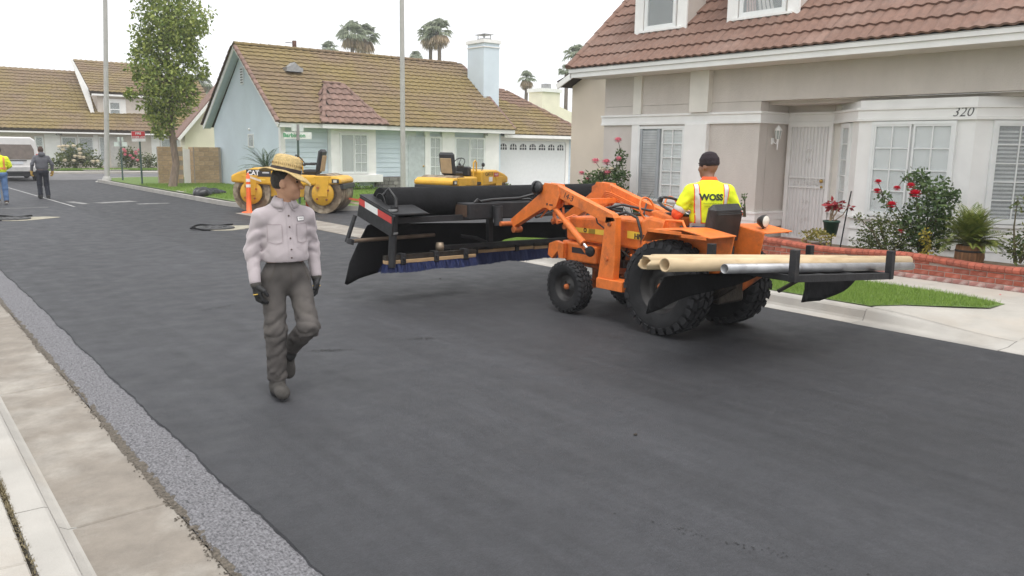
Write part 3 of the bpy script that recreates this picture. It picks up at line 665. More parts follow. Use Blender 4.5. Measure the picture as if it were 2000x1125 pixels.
# side yard: block wall and white picket bars
sw = thing('block_wall', (0, 0, 0), 'short tan block wall between the garage and house 320', 'wall')
bm_ = mat('tan_block', (.47, .33, .20), .9, var=.15, scale=9, rnd=.12, bump=.4, bscale=50)
M_mort = mat('mortar', (.34, .29, .24), .95, var=.1)
def block_wall(parent, o, ux, L, Hh, bl=.40, bh=.145, dp=.15, m=bm_, mm=M_mort, mw=.012, name='block', proud=.012):
    ux = Vector(ux).normalized(); nr = ux.cross(Vector((0, 0, 1))); o = Vector(o)
    A = frame_mat(o, ux, Vector((0, 0, 1)))     # local z = outward
    core = MB().box((0.004, 0, -dp), (L-.004, Hh-.004, -.0), A).build('mortar_core', mm, parent)
    me = MB().box((-bl/2+mw/2, -bh/2+mw/2, -.09), (bl/2-mw/2, bh/2-mw/2, proud), None, .006).mesh(name); me.materials.append(m)
    half = MB().box((-bl/4+mw/2, -bh/2+mw/2, -.09), (bl/4-mw/2, bh/2-mw/2, proud), None, .006).mesh(name); half.materials.append(m)
    r = 0; z = bh/2
    while z < Hh:
        x = bl/2 if r % 2 == 0 else bl/4; k = 0
        while x < L-.02:
            full = not (r % 2 and k == 0)
            if full and x+bl/2 > L+.01:
                if x+0 > L: break
                full = False; x = x-bl/4
            ob = put(name, me if full else half, None, parent); ob.matrix_world = A @ Matrix.Translation((x, z, random.uniform(-.003, .003)))
            x += bl if full else (bl*.75); k += 1
        z += bh; r += 1
q0 = onY(1139, 340, 24.5); q1 = onY(1195, 340, 24.5); block_wall(sw, (q0.x, 24.5, .1), (1, 0, 0), q1.x-q0.x, onY(1150, 308, 24.5).z-.1)
gt = thing('picket_gate', (0, 0, 0), 'white metal picket fence above the tan block wall by the garage', 'fence')
q0 = onY(1147, 284, 23.5); q1 = onY(1181, 284, 23.5)
for i in range(10): xx = q0.x+(q1.x-q0.x)*i/9; MB().box((xx-.02, 23.48, .1), (xx+.02, 23.52, q0.z)).build('picket', M_white, gt)
for z in (q0.z-.05, .5): MB().box((q0.x-.05, 23.46, z), (q1.x+.05, 23.475, z+.05)).build('rail', M_white, gt)

# ---- pale blue corner house
hb = thing('house', (0, 0, 0), 'pale blue house with mossy tile roof, tall chimney and white garage door', 'house')
GX, FY, RY, RZ, EZ = 12.45, 30.0, 33.75, 5.80, 2.60
BY = 2*RY-FY
MB().prism([(FY, .1), (BY, .1), (BY, EZ), (RY, RZ-.25), (FY, EZ)], (GX, 0, 0), (0, 1, 0), (0, 0, 1), (.2, 0, 0)).build('gable_wall', M_bstucco, hb)
fwm = MB(); fwm.box((GX+.2, FY+.02, .1), (22.9, FY+.2, EZ)); fwm.box((22.7, FY+.2, .1), (22.9, BY, EZ)); fwm.prism([(FY+.2, EZ), (BY, EZ), (RY, RZ-.25)], (22.7, 0, 0), (0, 1, 0), (0, 0, 1), (.19, 0, 0)); wallb = fwm.build('wall', M_bstucco, hb)
# siding planks either side of the bay
z = .62; k = 0
while z < 2.55:
    for x0, x1 in ((GX+.16, 14.33), (16.33, 17.62)):
        MB().prism([(0, 0), (.03, 0), (.012, .185), (0, .185)], (x0, FY+.02, z), (0, -1, 0), (0, 0, 1), (x1-x0, 0, 0)).build('siding_plank', M_bplank, wallb)
    z += .192
pb('base_board', (GX+.16, FY-.02, .1), (14.3, FY+.02, .62), M_bplank, hb)
pb('corner_board', (GX-.03, FY-.05, .1), (GX+.15, FY+.05, EZ-.03), M_white, hb); pb('corner_board', (GX-.028, FY+.051, .1), (GX-.001, FY+.16, EZ-.03), M_white, hb)
# stone veneer
stn = mat('field_stone', (.20, .19, .175), .9, var=.25, scale=6, bump=.6, bscale=25, rnd=.3)
sv = pb('stone_base', (16.4, FY-.06, .1), (17.65, FY+.01, .615), mat('stone_joint', (.12, .11, .10), .95), hb)
xx = 16.4
for r in range(3):
    xx = 16.4; hh = .165
    while xx < 17.6:
        w_ = min(random.uniform(.18, .42), 17.65-xx); MB().box((xx+.008, FY-.085-random.uniform(0, .02), .11+r*hh), (xx+w_-.008, FY-.06, .11+(r+1)*hh-.012), None, .012).build('stone', stn, sv); xx += w_
# front bay window with its own hip roof
MB().box((14.35, FY-.30, .72), (16.32, FY+.01, 2.52)).build('bay_box', M_white, hb)
pb('bay_sill', (14.22, FY-.40, .42), (16.58, FY+.0, .719), M_white, hb, .01)
window(hb, (14.72, FY-.302, .76), (1, 0, 0), 1.24, 1.58, [(0, .49, 0, 1, 1, 1), (.51, 1, 0, 1, 2, 4)], backm=mat('drawn_curtain', (.44, .45, .44), .8, var=.1, scale=2, coord='World', stretch=(9, 1, .3)))
pb('bay_fascia', (13.85, FY-.72, 2.50), (16.6, FY-.02, 2.66), M_white, hb)
bd = MB(); A_, B_, C_, D_, E_ = (13.82, FY-.75, 2.66), (16.62, FY-.75, 2.66), (16.62, FY+.9, 2.66), (13.82, FY+.9, 2.66), None
r0, r1 = (14.85, FY+1.15, 4.30), (15.62, FY+1.15, 4.30)
bd.add([A_, B_, r1, r0, (13.82, FY+1.15, 2.66), (16.62, FY+1.15, 2.66), (14.9, FY+2.2, 4.30), (15.6, FY+2.2, 4.3)], [(0, 1, 2, 3), (0, 3, 4), (1, 5, 2), (3, 2, 7, 6), (0, 4, 5, 1)]); bro = bd.build('bay_roof', M_under, hb)
tmb = tile_mesh('bay_tile', .32, .34, 1, .045, .045)
u_ = Vector((1, 0, 0)); v_ = Vector((0, 1.9, 1.64)); Lb = v_.length
tile_roof(bro, (13.82, FY-.75, 2.68), u_, v_, [(0, 0), (2.8, 0), (1.8, Lb), (1.03, Lb)], tmb, .32, .36, M_tile2b, 60)
v2 = Vector((1.03, 0, 1.64)); tile_roof(bro, (13.80, FY+1.15, 2.68), (0, -1, 0), v2, [(0, 0), (1.9, 0), (0, v2.length)], tmb, .32, .34, M_tile2b, 30)
caps(bro, (13.84, FY-.73, 2.70), (14.85, FY+1.15, 4.34), .36, .09, M_tile2b); caps(bro, (16.60, FY-.73, 2.70), (15.62, FY+1.15, 4.34), .36, .09, M_tile2b); caps(bro, (14.75, FY+1.15, 4.34), (15.75, FY+1.15, 4.34), .36, .10, M_tile2b)
# entry, door, windows right of the bay
pb('entry_panel', (17.66, FY-.08, .1), (18.35, FY+.01, 2.56), mat('pale_grey_trim', (.62, .65, .66), .6), hb)
d_ = pb('door', (17.95, FY-.11, .18), (18.75, FY-.01, 2.28), mat('grey_door', (.50, .54, .55), .5), hb)
MB().ball((18.68, FY-.14, 1.05), .04).build('door_knob', brass, d_)
for xa, xb in ((18.76, 19.0), (19.62, 20.28), (21.92, 22.7)): pb('white_panel', (xa, FY-.14, .45), (xb, FY+.01, 2.50), M_white, hb, .01)
window(hb, (18.98, FY-.08, .55), (1, 0, 0), .62, 1.75, [(0, 1, 0, 1, 2, 4)], backm=mat('drawn_curtain', (.44, .45, .44)))
window(hb, (20.29, FY-.08, .5), (1, 0, 0), 1.63, 1.80, [(0, .49, 0, 1, 1, 1), (.51, 1, 0, 1, 2, 4)], backm=mat('drawn_curtain', (.44, .45, .44)))
pb('sill', (18.9, FY-.2, .38), (22.75, FY-.015, .5), M_white, hb)
put_text('350', .14, M_black, hb, (21.95, FY-.15, 2.44), (1, 0, 0), (0, 0, 1))
# roof
roofB = MB().prism([(FY-.52, EZ-.02), (RY, RZ-.10), (BY+.5, EZ-.02), (BY+.5, EZ+.08), (RY, RZ+.02), (FY-.55, EZ+.08)], (GX-.28, 0, 0), (0, 1, 0), (0, 0, 1), (23.25-GX+.28, 0, 0)).build('roof', M_under, hb)
tmB = tile_mesh('roof_tile', .33, .285, 1, .024, .046)
vB = Vector((0, RY-FY+.6, RZ-EZ-.04)); LB = vB.length
tile_roof(roofB, (GX-.3, FY-.60, EZ+.06), (1, 0, 0), vB, [(0, 0), (23.3-GX+.3, 0), (23.3-GX+.3, LB), (0, LB)], tmB, .33, .285, M_tile2)
tile_roof(roofB, (23.3, BY+.60, EZ+.06), (-1, 0, 0), Vector((0, -(RY-FY+.6), RZ-EZ-.04)), [(0, 0), (11.15, 0), (11.15, LB), (0, LB)], tmB, .33, .285, M_tile2, 0)
caps(roofB, (GX-.3, RY, RZ+.05), (23.3, RY, RZ+.05), .36, .13, M_tile2)
caps(roofB, (GX-.32, FY-.55, EZ+.10), (GX-.32, RY, RZ+.05), .34, .10, M_tile2b, 'rake_tile'); caps(roofB, (GX-.32, BY+.55, EZ+.10), (GX-.32, RY, RZ+.05), .34, .10, M_tile2b, 'rake_tile')
caps(roofB, (23.3, FY-.55, EZ+.10), (23.3, RY, RZ+.05), .34, .09, M_tile2b, 'rake_tile')
for a, b in (((GX-.30, FY-.52, EZ-.05), (GX-.30, RY, RZ-.08)), ((GX-.30, BY+.5, EZ-.05), (GX-.30, RY, RZ-.08))): MB().beam(a, b, .045, .17).build('barge_board', M_white, hb)
pb('fascia', (GX-.26, FY-.55, EZ-.10), (23.28, FY-.50, EZ+.06), M_white, hb)
pb('eave_soffit', (GX, FY-.49, EZ-.06), (23.2, FY+.02, EZ-.03), M_white, hb)
for y0_ in (FY-.5, BY+.48): MB().beam((GX-.13, y0_, EZ-.07), (GX-.13, RY, RZ-.15), .30, .02).build('rake_soffit', M_bplank, hb)
# gable vent, little window, roof vents
gv = MB().box((GX-.04, RY-.16, 4.25), (GX-.001, RY+.16, 4.95)).build('gable_vent', mat('vent_white', (.7, .72, .73), .6), hb)
for i in range(6): pb('vent_slat', (GX-.05, RY-.12, 4.31+i*.105), (GX-.0405, RY+.12, 4.35+i*.105), mat('vent_dark', (.08, .08, .08), .7), gv)
window(hb, (GX-.002, 33.35, 1.72), (0, -1, 0), .62, .55, [(0, 1, 0, 1, 1, 1)], fr=.03, dep=.03, backm=mat('bath_glass', (.30, .32, .32), .3))
MB().ball((GX-.05, 33.1, 2.45), .05).build('wall_lamp', M_white, hb)
vx = onY(572, 133, 32.2); vt = MB().box((vx.x-.35, 32.0, vx.z-.15), (vx.x+.35, 32.5, vx.z+.02)).prism([(-.25, 0), (.25, 0), (0, .2)], (vx.x, 32.0, vx.z+.02), (1, 0, 0), (0, 0, 1), (0, .45, 0)).build('roof_vent', mat('galvanised', (.35, .35, .35), .5, .6, var=.2), hb)
pv = onY(575, 90, 34.2); MB().tube([(pv.x, 34.2, pv.z-.6), (pv.x, 34.2, pv.z+.22)], .09, 10).build('vent_pipe', mat('rusty_pipe', (.13, .065, .05), .8, var=.3), hb)
MB().tube([(pv.x-.4, 34.2, pv.z+.12), (pv.x+.0, 34.2, pv.z+.12)], .015, 6).tube([(pv.x-.4, 34.2, pv.z-.08), (pv.x+.4, 34.2, pv.z-.1)], .015, 6).build('antenna', M_black, hb)
# chimney
chx0, chx1, chy0, chy1 = 22.95, 23.85, 31.45, 32.75
ch = MB().box((chx0, chy0, .1), (chx1, chy1, 6.65)).build('chimney', M_bstucco, hb)
pb('chimney_band', (chx0-.04, chy0-.04, 6.45), (chx1+.04, chy1+.04, 6.49), M_white, ch); pb('chimney_cap', (chx0-.07, chy0-.07, 6.651), (chx1+.07, chy1+.07, 6.80), M_white, ch)
gal = mat('galvanised', (.35, .35, .35), .5, .6, var=.2)
fl = MB().box((chx0+.25, chy0+.3, 6.80), (chx1-.25, chy1-.4, 6.9)); 
for a in (chx0+.27, chx1-.3):
    for b in (chy0+.32, chy1-.45): fl.box((a, b, 6.9), (a+.03, b+.03, 7.06))
fl.box((chx0+.18, chy0+.22, 7.06), (chx1-.18, chy1-.32, 7.09)); fl.build('flue_cap', gal, ch)
# garage wing
GY = 30.35; gr = hb
pb('garage_wall', (22.9, GY, .1), (28.0, GY+.2, 2.50), M_bplank, hb)
MB().box((27.8, GY+.2, .1), (28.0, 37, 2.5)).build('garage_side', M_bplank, hb)
for i in range(11): MB().prism([(0, 0), (.03, 0), (.012, .185), (0, .185)], (27.34, GY, .2+i*.192), (0, -1, 0), (0, 0, 1), (.56, 0, 0)).build('siding_plank', M_bplank, hb)
pb('corner_board', (27.9, GY-.05, .1), (28.03, GY+.03, 2.45), M_white, hb)
gf = MB().box((22.72, GY-.07, .1), (22.92, GY-.001, 2.2)).box((27.14, GY-.07, .1), (27.33, GY-.001, 2.2)).box((22.72, GY-.07, 2.2), (27.33, GY-.001, 2.40)).build('garage_frame', M_white, hb)
gd = pb('garage_door', (22.93, GY-.03, .05), (27.13, GY-.002, 2.19), mat('garage_white', (.70, .72, .72), .5, var=.03), hb)
for i in range(8): pb('door_panel_strip', (22.95, GY-.042, .08+i*.205), (27.11, GY-.0305, .28+i*.205), mat('garage_white', (.7, .72, .72)), gd)
pb('door_panel_strip', (22.95, GY-.042, 1.725), (27.11, GY-.0305, 2.17), mat('garage_white', (.7, .72, .72)), gd)
for i in range(7):
    cx = 23.28+i*.585; ar = [(-.2, 0), (.2, 0), (.2, .12)]+[(.2*math.cos(R_(a)), .12+.16*math.sin(R_(a))) for a in range(20, 180, 20)]+[(-.2, .12)]
    gw = MB().prism(ar, (cx, GY-.050, 1.79), (1, 0, 0), (0, 0, 1), (0, .007, 0)).build('garage_window', mat('dark_pane', (.05, .055, .06), .1), gd)
    mb = MB()
    for q in (-.07, .07): mb.box((cx+q-.013, GY-.058, 1.79), (cx+q+.013, GY-.0505, 2.05))
    mb.box((cx-.2, GY-.0575, 1.90), (cx+.2, GY-.0503, 1.925)); mb.build('glazing_bars', M_white, gw)
gro = MB(); ge = [(22.9, GY-.55, 2.45), (28.5, GY-.55, 2.45), (28.5, 38.5, 2.45), (22.9, 38.5, 2.45)]; gr0, gr1 = (22.9, 33.7, 4.72), (25.9, 33.7, 4.72)
gro.add(ge+[gr0, gr1], [(0, 1, 5, 4), (1, 2, 5), (2, 3, 4, 5), (0, 3, 2, 1)]); groof = gro.build('garage_roof', M_under, hb)
vG = Vector((0, 33.7-GY+.55, 2.27)); LG = vG.length
tile_roof(groof, (22.95, GY-.58, 2.48), (1, 0, 0), vG, [(0, 0), (5.6, 0), (3.0, LG), (0, LG)], tmB, .33, .30, mat('garage_roof_tile', (.185, .115, .082), .9, var=.22, scale=7, rnd=.12, bump=.4, col2=(.19, .135, .04), c2pos=(.48, .66), c2scale=.5, coord='World'), 150)
caps(groof, (28.5, GY-.53, 2.50), (25.9, 33.7, 4.76), .36, .10, M_tile2b); caps(groof, (23.3, 33.7, 4.76), (25.9, 33.7, 4.76), .36, .11, M_tile2b)
pb('garage_fascia', (22.95, GY-.58, 2.33), (28.48, GY-.53, 2.475), M_white, hb)

# ---- block wall with white gate beside the blue house
bw = thing('block_wall', (0, 0, 0), 'tan slump-block wall either side of a white gate beside the blue gable', 'wall')
block_wall(bw, (9.9, 37.2, .1), (1, 0, 0), 1.05, 1.55, bl=.42, bh=.20); block_wall(bw, (11.25, 36.6, .1), (1, 0, 0), 1.15, 1.60, bl=.42, bh=.20)
block_wall(bw, (11.23, 37.3, .1), (0, -1, 0), .7, 1.60, bl=.42, bh=.20)
MB().box((10.95, 37.1, .12), (11.22, 37.16, 1.6)).build('gate', M_white, bw)

# ---- cream house beyond the wall
hc = thing('house', (0, 0, 0), 'cream house with a narrow gable seen past the blue house', 'house')
MB().prism([(13.1, .1), (20.5, .1), (20.5, 2.3), (16.2, 5.9), (13.1, 2.3)], (0, 44, 0), (1, 0, 0), (0, 0, 1), (0, .8, 0)).build('wall', M_creamwall, hc)
mb = MB(); mb.prism([(12.7, 2.0), (16.2, 6.1), (16.2, 6.3), (12.6, 2.15)], (0, 43.6, 0), (1, 0, 0), (0, 0, 1), (0, 1.2, 0)); rc = mb.build('roof', M_tile2b, hc)
MB().beam((12.66, 43.58, 2.02), (16.2, 43.58, 6.12), .04, .15).build('barge_board', M_white, hc)
pb('gable_vent', (15.0, 43.97, 3.75), (15.22, 43.999, 4.15), M_grey, hc)

# ---- far house across the end of the street
hf = thing('house', (0, 0, 0), 'tan house with mossy roof and dormer across the far end of the street', 'house')
FFY = 60.0
MB().box((6.0, FFY, .1), (20, FFY+.2, 2.5)).build('wall', mat('far_stucco', (.62, .56, .50), .9, var=.05), hf)
pb('fascia', (5.6, FFY-.75, 2.36), (20.3, FFY-.70, 2.56), M_white, hf)
fr_ = MB().prism([(FFY-.75, 2.45), (FFY+5.5, 6.45), (FFY+5.5, 6.6), (FFY-.8, 2.58)], (5.5, 0, 0), (0, 1, 0), (0, 0, 1), (14.9, 0, 0)).build('roof', M_under, hf)
tmf = tile_mesh('roof_tile', .66, .40, 2, .03, .055); vF = Vector((0, 6.25, 4.02)); LF = vF.length
tile_roof(fr_, (5.5, FFY-.8, 2.60), (1, 0, 0), vF, [(0, 0), (14.9, 0), (14.9, LF), (0, LF)], tmf, .66, .40, M_tile2, 300)
MB().box((12.6, FFY+1.0, 3.1), (17.2, FFY+5, 5.0)).build('dormer', mat('far_stucco', (.62, .56, .5)), hf)
pb('dormer_fascia', (12.2, FFY+.55, 4.88), (17.6, FFY+.60, 5.06), M_white, hf)
dfr = MB().prism([(FFY+.55, 5.0), (FFY+5.2, 7.35), (FFY+5.2, 7.5), (FFY+.5, 5.1)], (12.1, 0, 0), (0, 1, 0), (0, 0, 1), (5.6, 0, 0)).build('dormer_roof', M_under, hf)
vF2 = Vector((0, 4.7, 2.4)); tile_roof(dfr, (12.1, FFY+.5, 5.12), (1, 0, 0), vF2, [(0, 0), (5.6, 0), (5.6, vF2.length), (0, vF2.length)], tmf, .66, .40, M_tile2, 100)
MB().prism([(12.3, 3.2), (12.45, 3.2), (12.1, 5.3), (11.3, 7.1), (11.15, 7.1)], (0, FFY+.9, 0), (1, 0, 0), (0, 0, 1), (0, .05, 0)).build('barge_board', M_white, hf)
MB().box((12.95, FFY+.93, 3.25), (14.35, FFY+.999, 4.72)).build('window_surround', M_white, hf)
window(hf, (13.28, FFY+.925, 3.5), (1, 0, 0), .72, 1.05, [(0, 1, 0, .5, 1, 1), (0, 1, .5, 1, 1, 1)], backm=mat('far_pane', (.12, .14, .15), .2))
window(hf, (16.0, FFY+.995, 3.5), (1, 0, 0), .72, 1.05, [(0, 1, 0, 1, 1, 1)], backm=mat('far_pane', (.12, .14, .15), .2))
for x0, w_, h_, z_ in ((8.6, .5, 1.2, .95), (10.1, .9, 1.25, .9), (11.1, .9, 1.25, .9), (12.3, .4, 1.9, .3), (16.2, 1.2, 1.3, .85)):
    window(hf, (x0, FFY-.01, z_), (1, 0, 0), w_, h_, [(0, 1, 0, 1, 1, 2)], backm=mat('far_blind', (.36, .38, .38), .5))
for xa, xb in ((9.15, 10.05), (11.05, 11.1), (12.0, 12.28), (15.6, 16.15), (17.45, 18.0)): pb('white_panel', (xa, FFY-.03, .3), (xb, FFY-.002, 2.3), M_white, hf)
MB().box((13.0, FFY-.02, .2), (13.9, FFY-.001, 2.2)).build('door', mat('far_door', (.58, .56, .53), .6), hf)
put_text('4706', .2, M_black, hf, (10.0, FFY-.03, 2.28), (1, 0, 0), (0, 0, 1))
# neighbours further off, seen only between roofs
hz = thing('house', (0, 0, 0), 'distant cream house with chimney showing above the garage roof', 'house')
c0 = onY(1075, 190, 45)
MB().box((c0.x-.75, 45, .1), (c0.x+.9, 46.5, c0.z+.35)).build('chimney', M_creamwall, hz); MB().box((c0.x-.85, 44.9, c0.z+.351), (c0.x+1.0, 46.6, c0.z+.6)).build('chimney_cap', M_white, hz)
MB().box((c0.x-.2, 45.3, c0.z+.6), (c0.x+.3, 45.8, c0.z+.95)).build('flue_cap', gal, hz)
MB().prism([(c0.x-8, .1), (c0.x+8, .1), (c0.x+8, 3.2), (c0.x+2, c0.z-.4), (c0.x-8, 3.0)], (0, 46.6, 0), (1, 0, 0), (0, 0, 1), (0, 6, 0)).build('wall', M_creamwall, hz)
# ------------------------------------------------------------------ vegetation
def leafmat(name, c1, c2, rough=.5, tr=.25):
    if name in MATS: return MATS[name]
    m = bpy.data.materials.new(name); m.use_nodes = True; MATS[name] = m; t = m.node_tree; n = t.nodes; L = t.links.new; b = n['Principled BSDF']
    b.inputs['Roughness'].default_value = rough; b.inputs['Specular IOR Level'].default_value = .35
    g = n.new('ShaderNodeNewGeometry'); mx = n.new('ShaderNodeMix'); mx.data_type = 'RGBA'; mx.inputs[6].default_value = (*c1, 1); mx.inputs[7].default_value = (*c2, 1)
    L(g.outputs['Random Per Island'], mx.inputs[0]); L(mx.outputs[2], b.inputs['Base Color'])
    tl = n.new('ShaderNodeBsdfTranslucent'); L(mx.outputs[2], tl.inputs['Color']); ms = n.new('ShaderNodeMixShader'); ms.inputs[0].default_value = tr
    L(b.outputs[0], ms.inputs[1]); L(tl.outputs[0], ms.inputs[2]); L(ms.outputs[0], n['Material Output'].inputs['Surface']); return m
LM_tree = leafmat('street_tree_leaf', (.11, .175, .035), (.36, .40, .10))
LM_rose = leafmat('rose_leaf', (.045, .09, .033), (.14, .20, .07))
LM_shrub = leafmat('shrub_leaf', (.04, .075, .022), (.16, .18, .05))
LM_fern = leafmat('fern_leaf', (.07, .12, .02), (.22, .24, .05))
LM_palm = leafmat('palm_frond', (.20, .24, .16), (.40, .43, .31), tr=.4); LM_skirt = leafmat('palm_skirt', (.38, .27, .17), (.55, .43, .30), tr=.3)  # frond greens are paled: distance haze put into their colour
LM_sago = leafmat('sago_frond', (.015, .04, .012), (.045, .085, .025), .35)
LM_grass = leafmat('grass_blade', (.15, .26, .04), (.31, .43, .10), .6, .4)
M_bark = mat('bark', (.22, .165, .125), .9, var=.3, scale=14, bump=.9, bscale=30, stretch=(1, 1, .25))
M_stem = mat('stem', (.09, .075, .04), .8, var=.3)
def leaves(cent, rad, n, size, flat=.0, seed=0, shell=.35, aspect=.5, droop=0):
    """n rhombus leaves (folded along the midrib) through an ellipsoid, denser near the outside"""
    r = np.random.default_rng(seed); d = r.normal(size=(n, 3)); d /= np.linalg.norm(d, axis=1)[:, None]
    q = (shell+(1-shell)*r.random(n))**.6; p = np.array(cent)+d*q[:, None]*np.array(rad)*(1+.16*np.sin(d[:, :1]*5+seed)+.12*np.sin(d[:, 2:3]*7+seed*2))
    a = r.normal(size=(n, 3)); a[:, 2] = a[:, 2]*(1-flat)-droop; a += d*.5; a /= np.linalg.norm(a, axis=1)[:, None]
    b = np.cross(a, r.normal(size=(n, 3))); b /= np.linalg.norm(b, axis=1)[:, None]; s = size*(.6+.8*r.random(n))[:, None]; nn = np.cross(a, b)
    return np.stack([p, p+a*s*.5+b*s*aspect*.5+nn*s*.1, p+a*s, p+a*s*.5-b*s*aspect*.5+nn*s*.1], 1)
def leaf_part(name, arrs, m, parent): return put(name, quads_mesh(name, np.concatenate(arrs), 4), m, parent)

# street tree by the block wall
tb = gnd(337, 366, .115); D0 = Vector((tb.x, tb.y, 0)).length
def at(x, y, base): # point in the upright plane through base that faces the camera
    b = Vector((base.x, base.y)); d = _ray(x, y); t = (b.x*b.x+b.y*b.y)/(d[0]*b.x+d[1]*b.y); return Vector((d[0]*t, d[1]*t, CH+d[2]*t))
tree = thing('tree', tb, 'tall leafy street tree with a leaning bare trunk in front of the block wall', 'tree'); tree.location = (0, 0, 0)
tp = [tb, at(344, 320, tb), at(336, 262, tb), at(331, 215, tb), at(329, 150, tb), at(326, 80, tb), at(330, 0, tb)]
mb = MB().tube([tb-Vector((0, 0, .1))]+tp[0:1]+tp[1:], .1, 12, rs=[.22, .175, .135, .12, .11, .09, .07, .04])
for (x0, y0), (x1, y1) in (((331, 215), (380, 150)), ((330, 190), (280, 150)), ((329, 160), (385, 80)), ((328, 140), (275, 60)), ((327, 100), (350, 20)), ((333, 235), (305, 240)), ((331, 205), (400, 180))):
    a, b = at(x0, y0, tb), at(x1, y1, tb); c = (a+b)/2+Vector((0, random.uniform(-.4, .4), .15)); mb.tube([a, c, b+Vector((0, random.uniform(-.6, .6), 0))], .05, 7, rs=[.07, .05, .02])
mb.build('trunk', M_bark, tree)
arrs = []
cl = [(330, -30, 70), (290, 20, 45), (375, 30, 42), (335, 40, 55), (275, 75, 34), (385, 85, 30), (330, 95, 55), (285, 125, 38), (370, 135, 40), (395, 110, 18), (325, 160, 50), (275, 165, 28), (360, 185, 36), (305, 200, 36), (385, 165, 20), (300, 242, 27), (325, 225, 30), (345, 210, 26), (285, 215, 20), (362, 60, 40), (310, 70, 45), (300, 150, 36), (268, 110, 22), (390, 55, 20), (318, 258, 14), (392, 140, 14), (262, 185, 12), (252, 150, 9)]
for k, (x, y, r) in enumerate(cl):
    c = at(330+(x-330)*.86, y, tb); rr = r*.86/44.0; c.x += random.uniform(-.3, .3); c.y += random.uniform(-.9, .9)*min(1, rr)
    arrs.append(leaves(c, (rr, rr*1.1, rr*.9), int(900*rr*rr)+80, .14, seed=k+1, shell=.25, aspect=.55, droop=.2))
leaf_part('crown', arrs, LM_tree, tree)

# background fan palms
def fan_palm(px, py, base_y, dist, r, label, skirt=True, trunk_r=.22):
    d = _ray(px, py); t = dist/math.hypot(d[0], d[1]); c = Vector((d[0]*t, d[1]*t, CH+d[2]*t)); R = r/FL*dist
    pm = thing('palm_tree', (0, 0, 0), label, 'palm tree', 'fan palms behind the roofs')
    lean = random.uniform(-.4, .4)
    MB().tube([(c.x+lean, c.y, .0), (c.x+lean*.3, c.y, c.z*.6), (c.x, c.y, c.z)], trunk_r, 8, rs=[trunk_r*1.5, trunk_r, trunk_r*.9]).build('trunk', mat('palm_trunk', (.16, .125, .10), .9, var=.3, scale=8), pm)
    def fronds(n, e0, e1, L, seed):
        r_ = np.random.default_rng(seed); Q = []
        for i in range(n):
            az = r_.random()*2*PI; el = R_(e0+(e1-e0)*r_.random()); l = L*(.8+.35*r_.random()); dr = np.array([math.cos(az)*math.cos(el), math.sin(az)*math.cos(el), math.sin(el)])
            side = np.cross(dr, [0, 0, 1.0]); side /= np.linalg.norm(side)+1e-6; upv = np.cross(side, dr); o = np.array(c)+dr*l*.35
            for k in range(-4, 5):
                a = k*.24; v = dr*math.cos(a)+side*math.sin(a); tip = o+v*l*.66+np.array([0, 0, -l*.22*(1+abs(k)*.12)]); mid = o+v*l*.40; w = side*l*.055+upv*l*.03*(-1)**k
                Q.append([o, mid+w, tip, mid-w])
            Q.append([np.array(c), o+side*.03*l, o, o-side*.03*l])
        return np.array(Q)
    leaf_part('crown', [fronds(46, -20, 85, R, px)], LM_palm, pm)
    if skirt: leaf_part('skirt', [fronds(26, -80, -35, R*.9, px+1)], LM_skirt, pm)
    return pm
fan_palm(688, 66, 0, 95, 30, 'fan palm over the blue house with a drooping crown, left trunk of the first pair'); fan_palm(712, 72, 0, 98, 30, 'fan palm over the blue house, shaggier right trunk of the first pair')
fan_palm(841, 68, 0, 95, 27, 'slim fan palm with a bare thin trunk in the pair beside the lamp post'); fan_palm(858, 62, 0, 93, 29, 'taller fan palm with a thick trunk in the pair between lamp post and chimney')
fan_palm(643, 98, 0, 110, 20, 'small fan palm top just peeping over the blue roof near the vent pipe', False); fan_palm(812, 112, 0, 120, 15, 'small fan palm top peeping over the ridge beside the lamp post', False)
fan_palm(1126, 108, 0, 80, 27, 'fan palm beside the rake of the house numbered 320'); fan_palm(1107, 140, 0, 95, 18, 'lower fan palm tucked behind the rake of house 320', False)
fan_palm(1029, 154, 0, 100, 19, 'single small fan palm standing over the garage roof')
for k, (x, y, r) in enumerate(((372, 168, 18), (394, 162, 20), (408, 178, 16), (380, 190, 15))): fan_palm(x, y, 0, 110, r, ['hazy fan palm with slender trunk', 'hazy taller fan palm with broad head', 'hazy fan palm close to the blue gable', 'hazy low fan palm with thin head'][k]+' between street tree and blue gable')

# flowers
def bloom(parent, c, r, m, seed=0):
    r = r*1.25
    mb = MB(); rr = random.Random(seed); c = Vector(c)
    for ring, (n, rad, tilt) in enumerate(((7, .95, -.45), (8, 1, .1), (7, .95, .55), (6, .8, 1.0), (4, .6, 1.35))):
        for k in range(n):
            a = 2*PI*k/n+ring*.5+rr.uniform(-.2, .2); d = Vector((math.cos(a)*math.cos(tilt), math.sin(a)*math.cos(tilt), math.sin(tilt))); s = Vector((-math.sin(a), math.cos(a), 0)); q = r*rad
            mb.add([c, c+d*q*.6+s*q*.5, c+d*q*1.0+s*q*.25+Vector((0, 0, .12*q)), c+d*q*1.0-s*q*.25+Vector((0, 0, .12*q)), c+d*q*.6-s*q*.5], [(0, 1, 2, 3, 4)], True)
    return mb.build('bloom', m, parent)
P_red = mat('red_petal', (.62, .02, .055), .5, var=.15, scale=20); P_pink = mat('pink_petal', (.80, .33, .40), .5, var=.15, scale=20); P_white = mat('white_petal', (.85, .78, .66), .5, var=.1, scale=20)
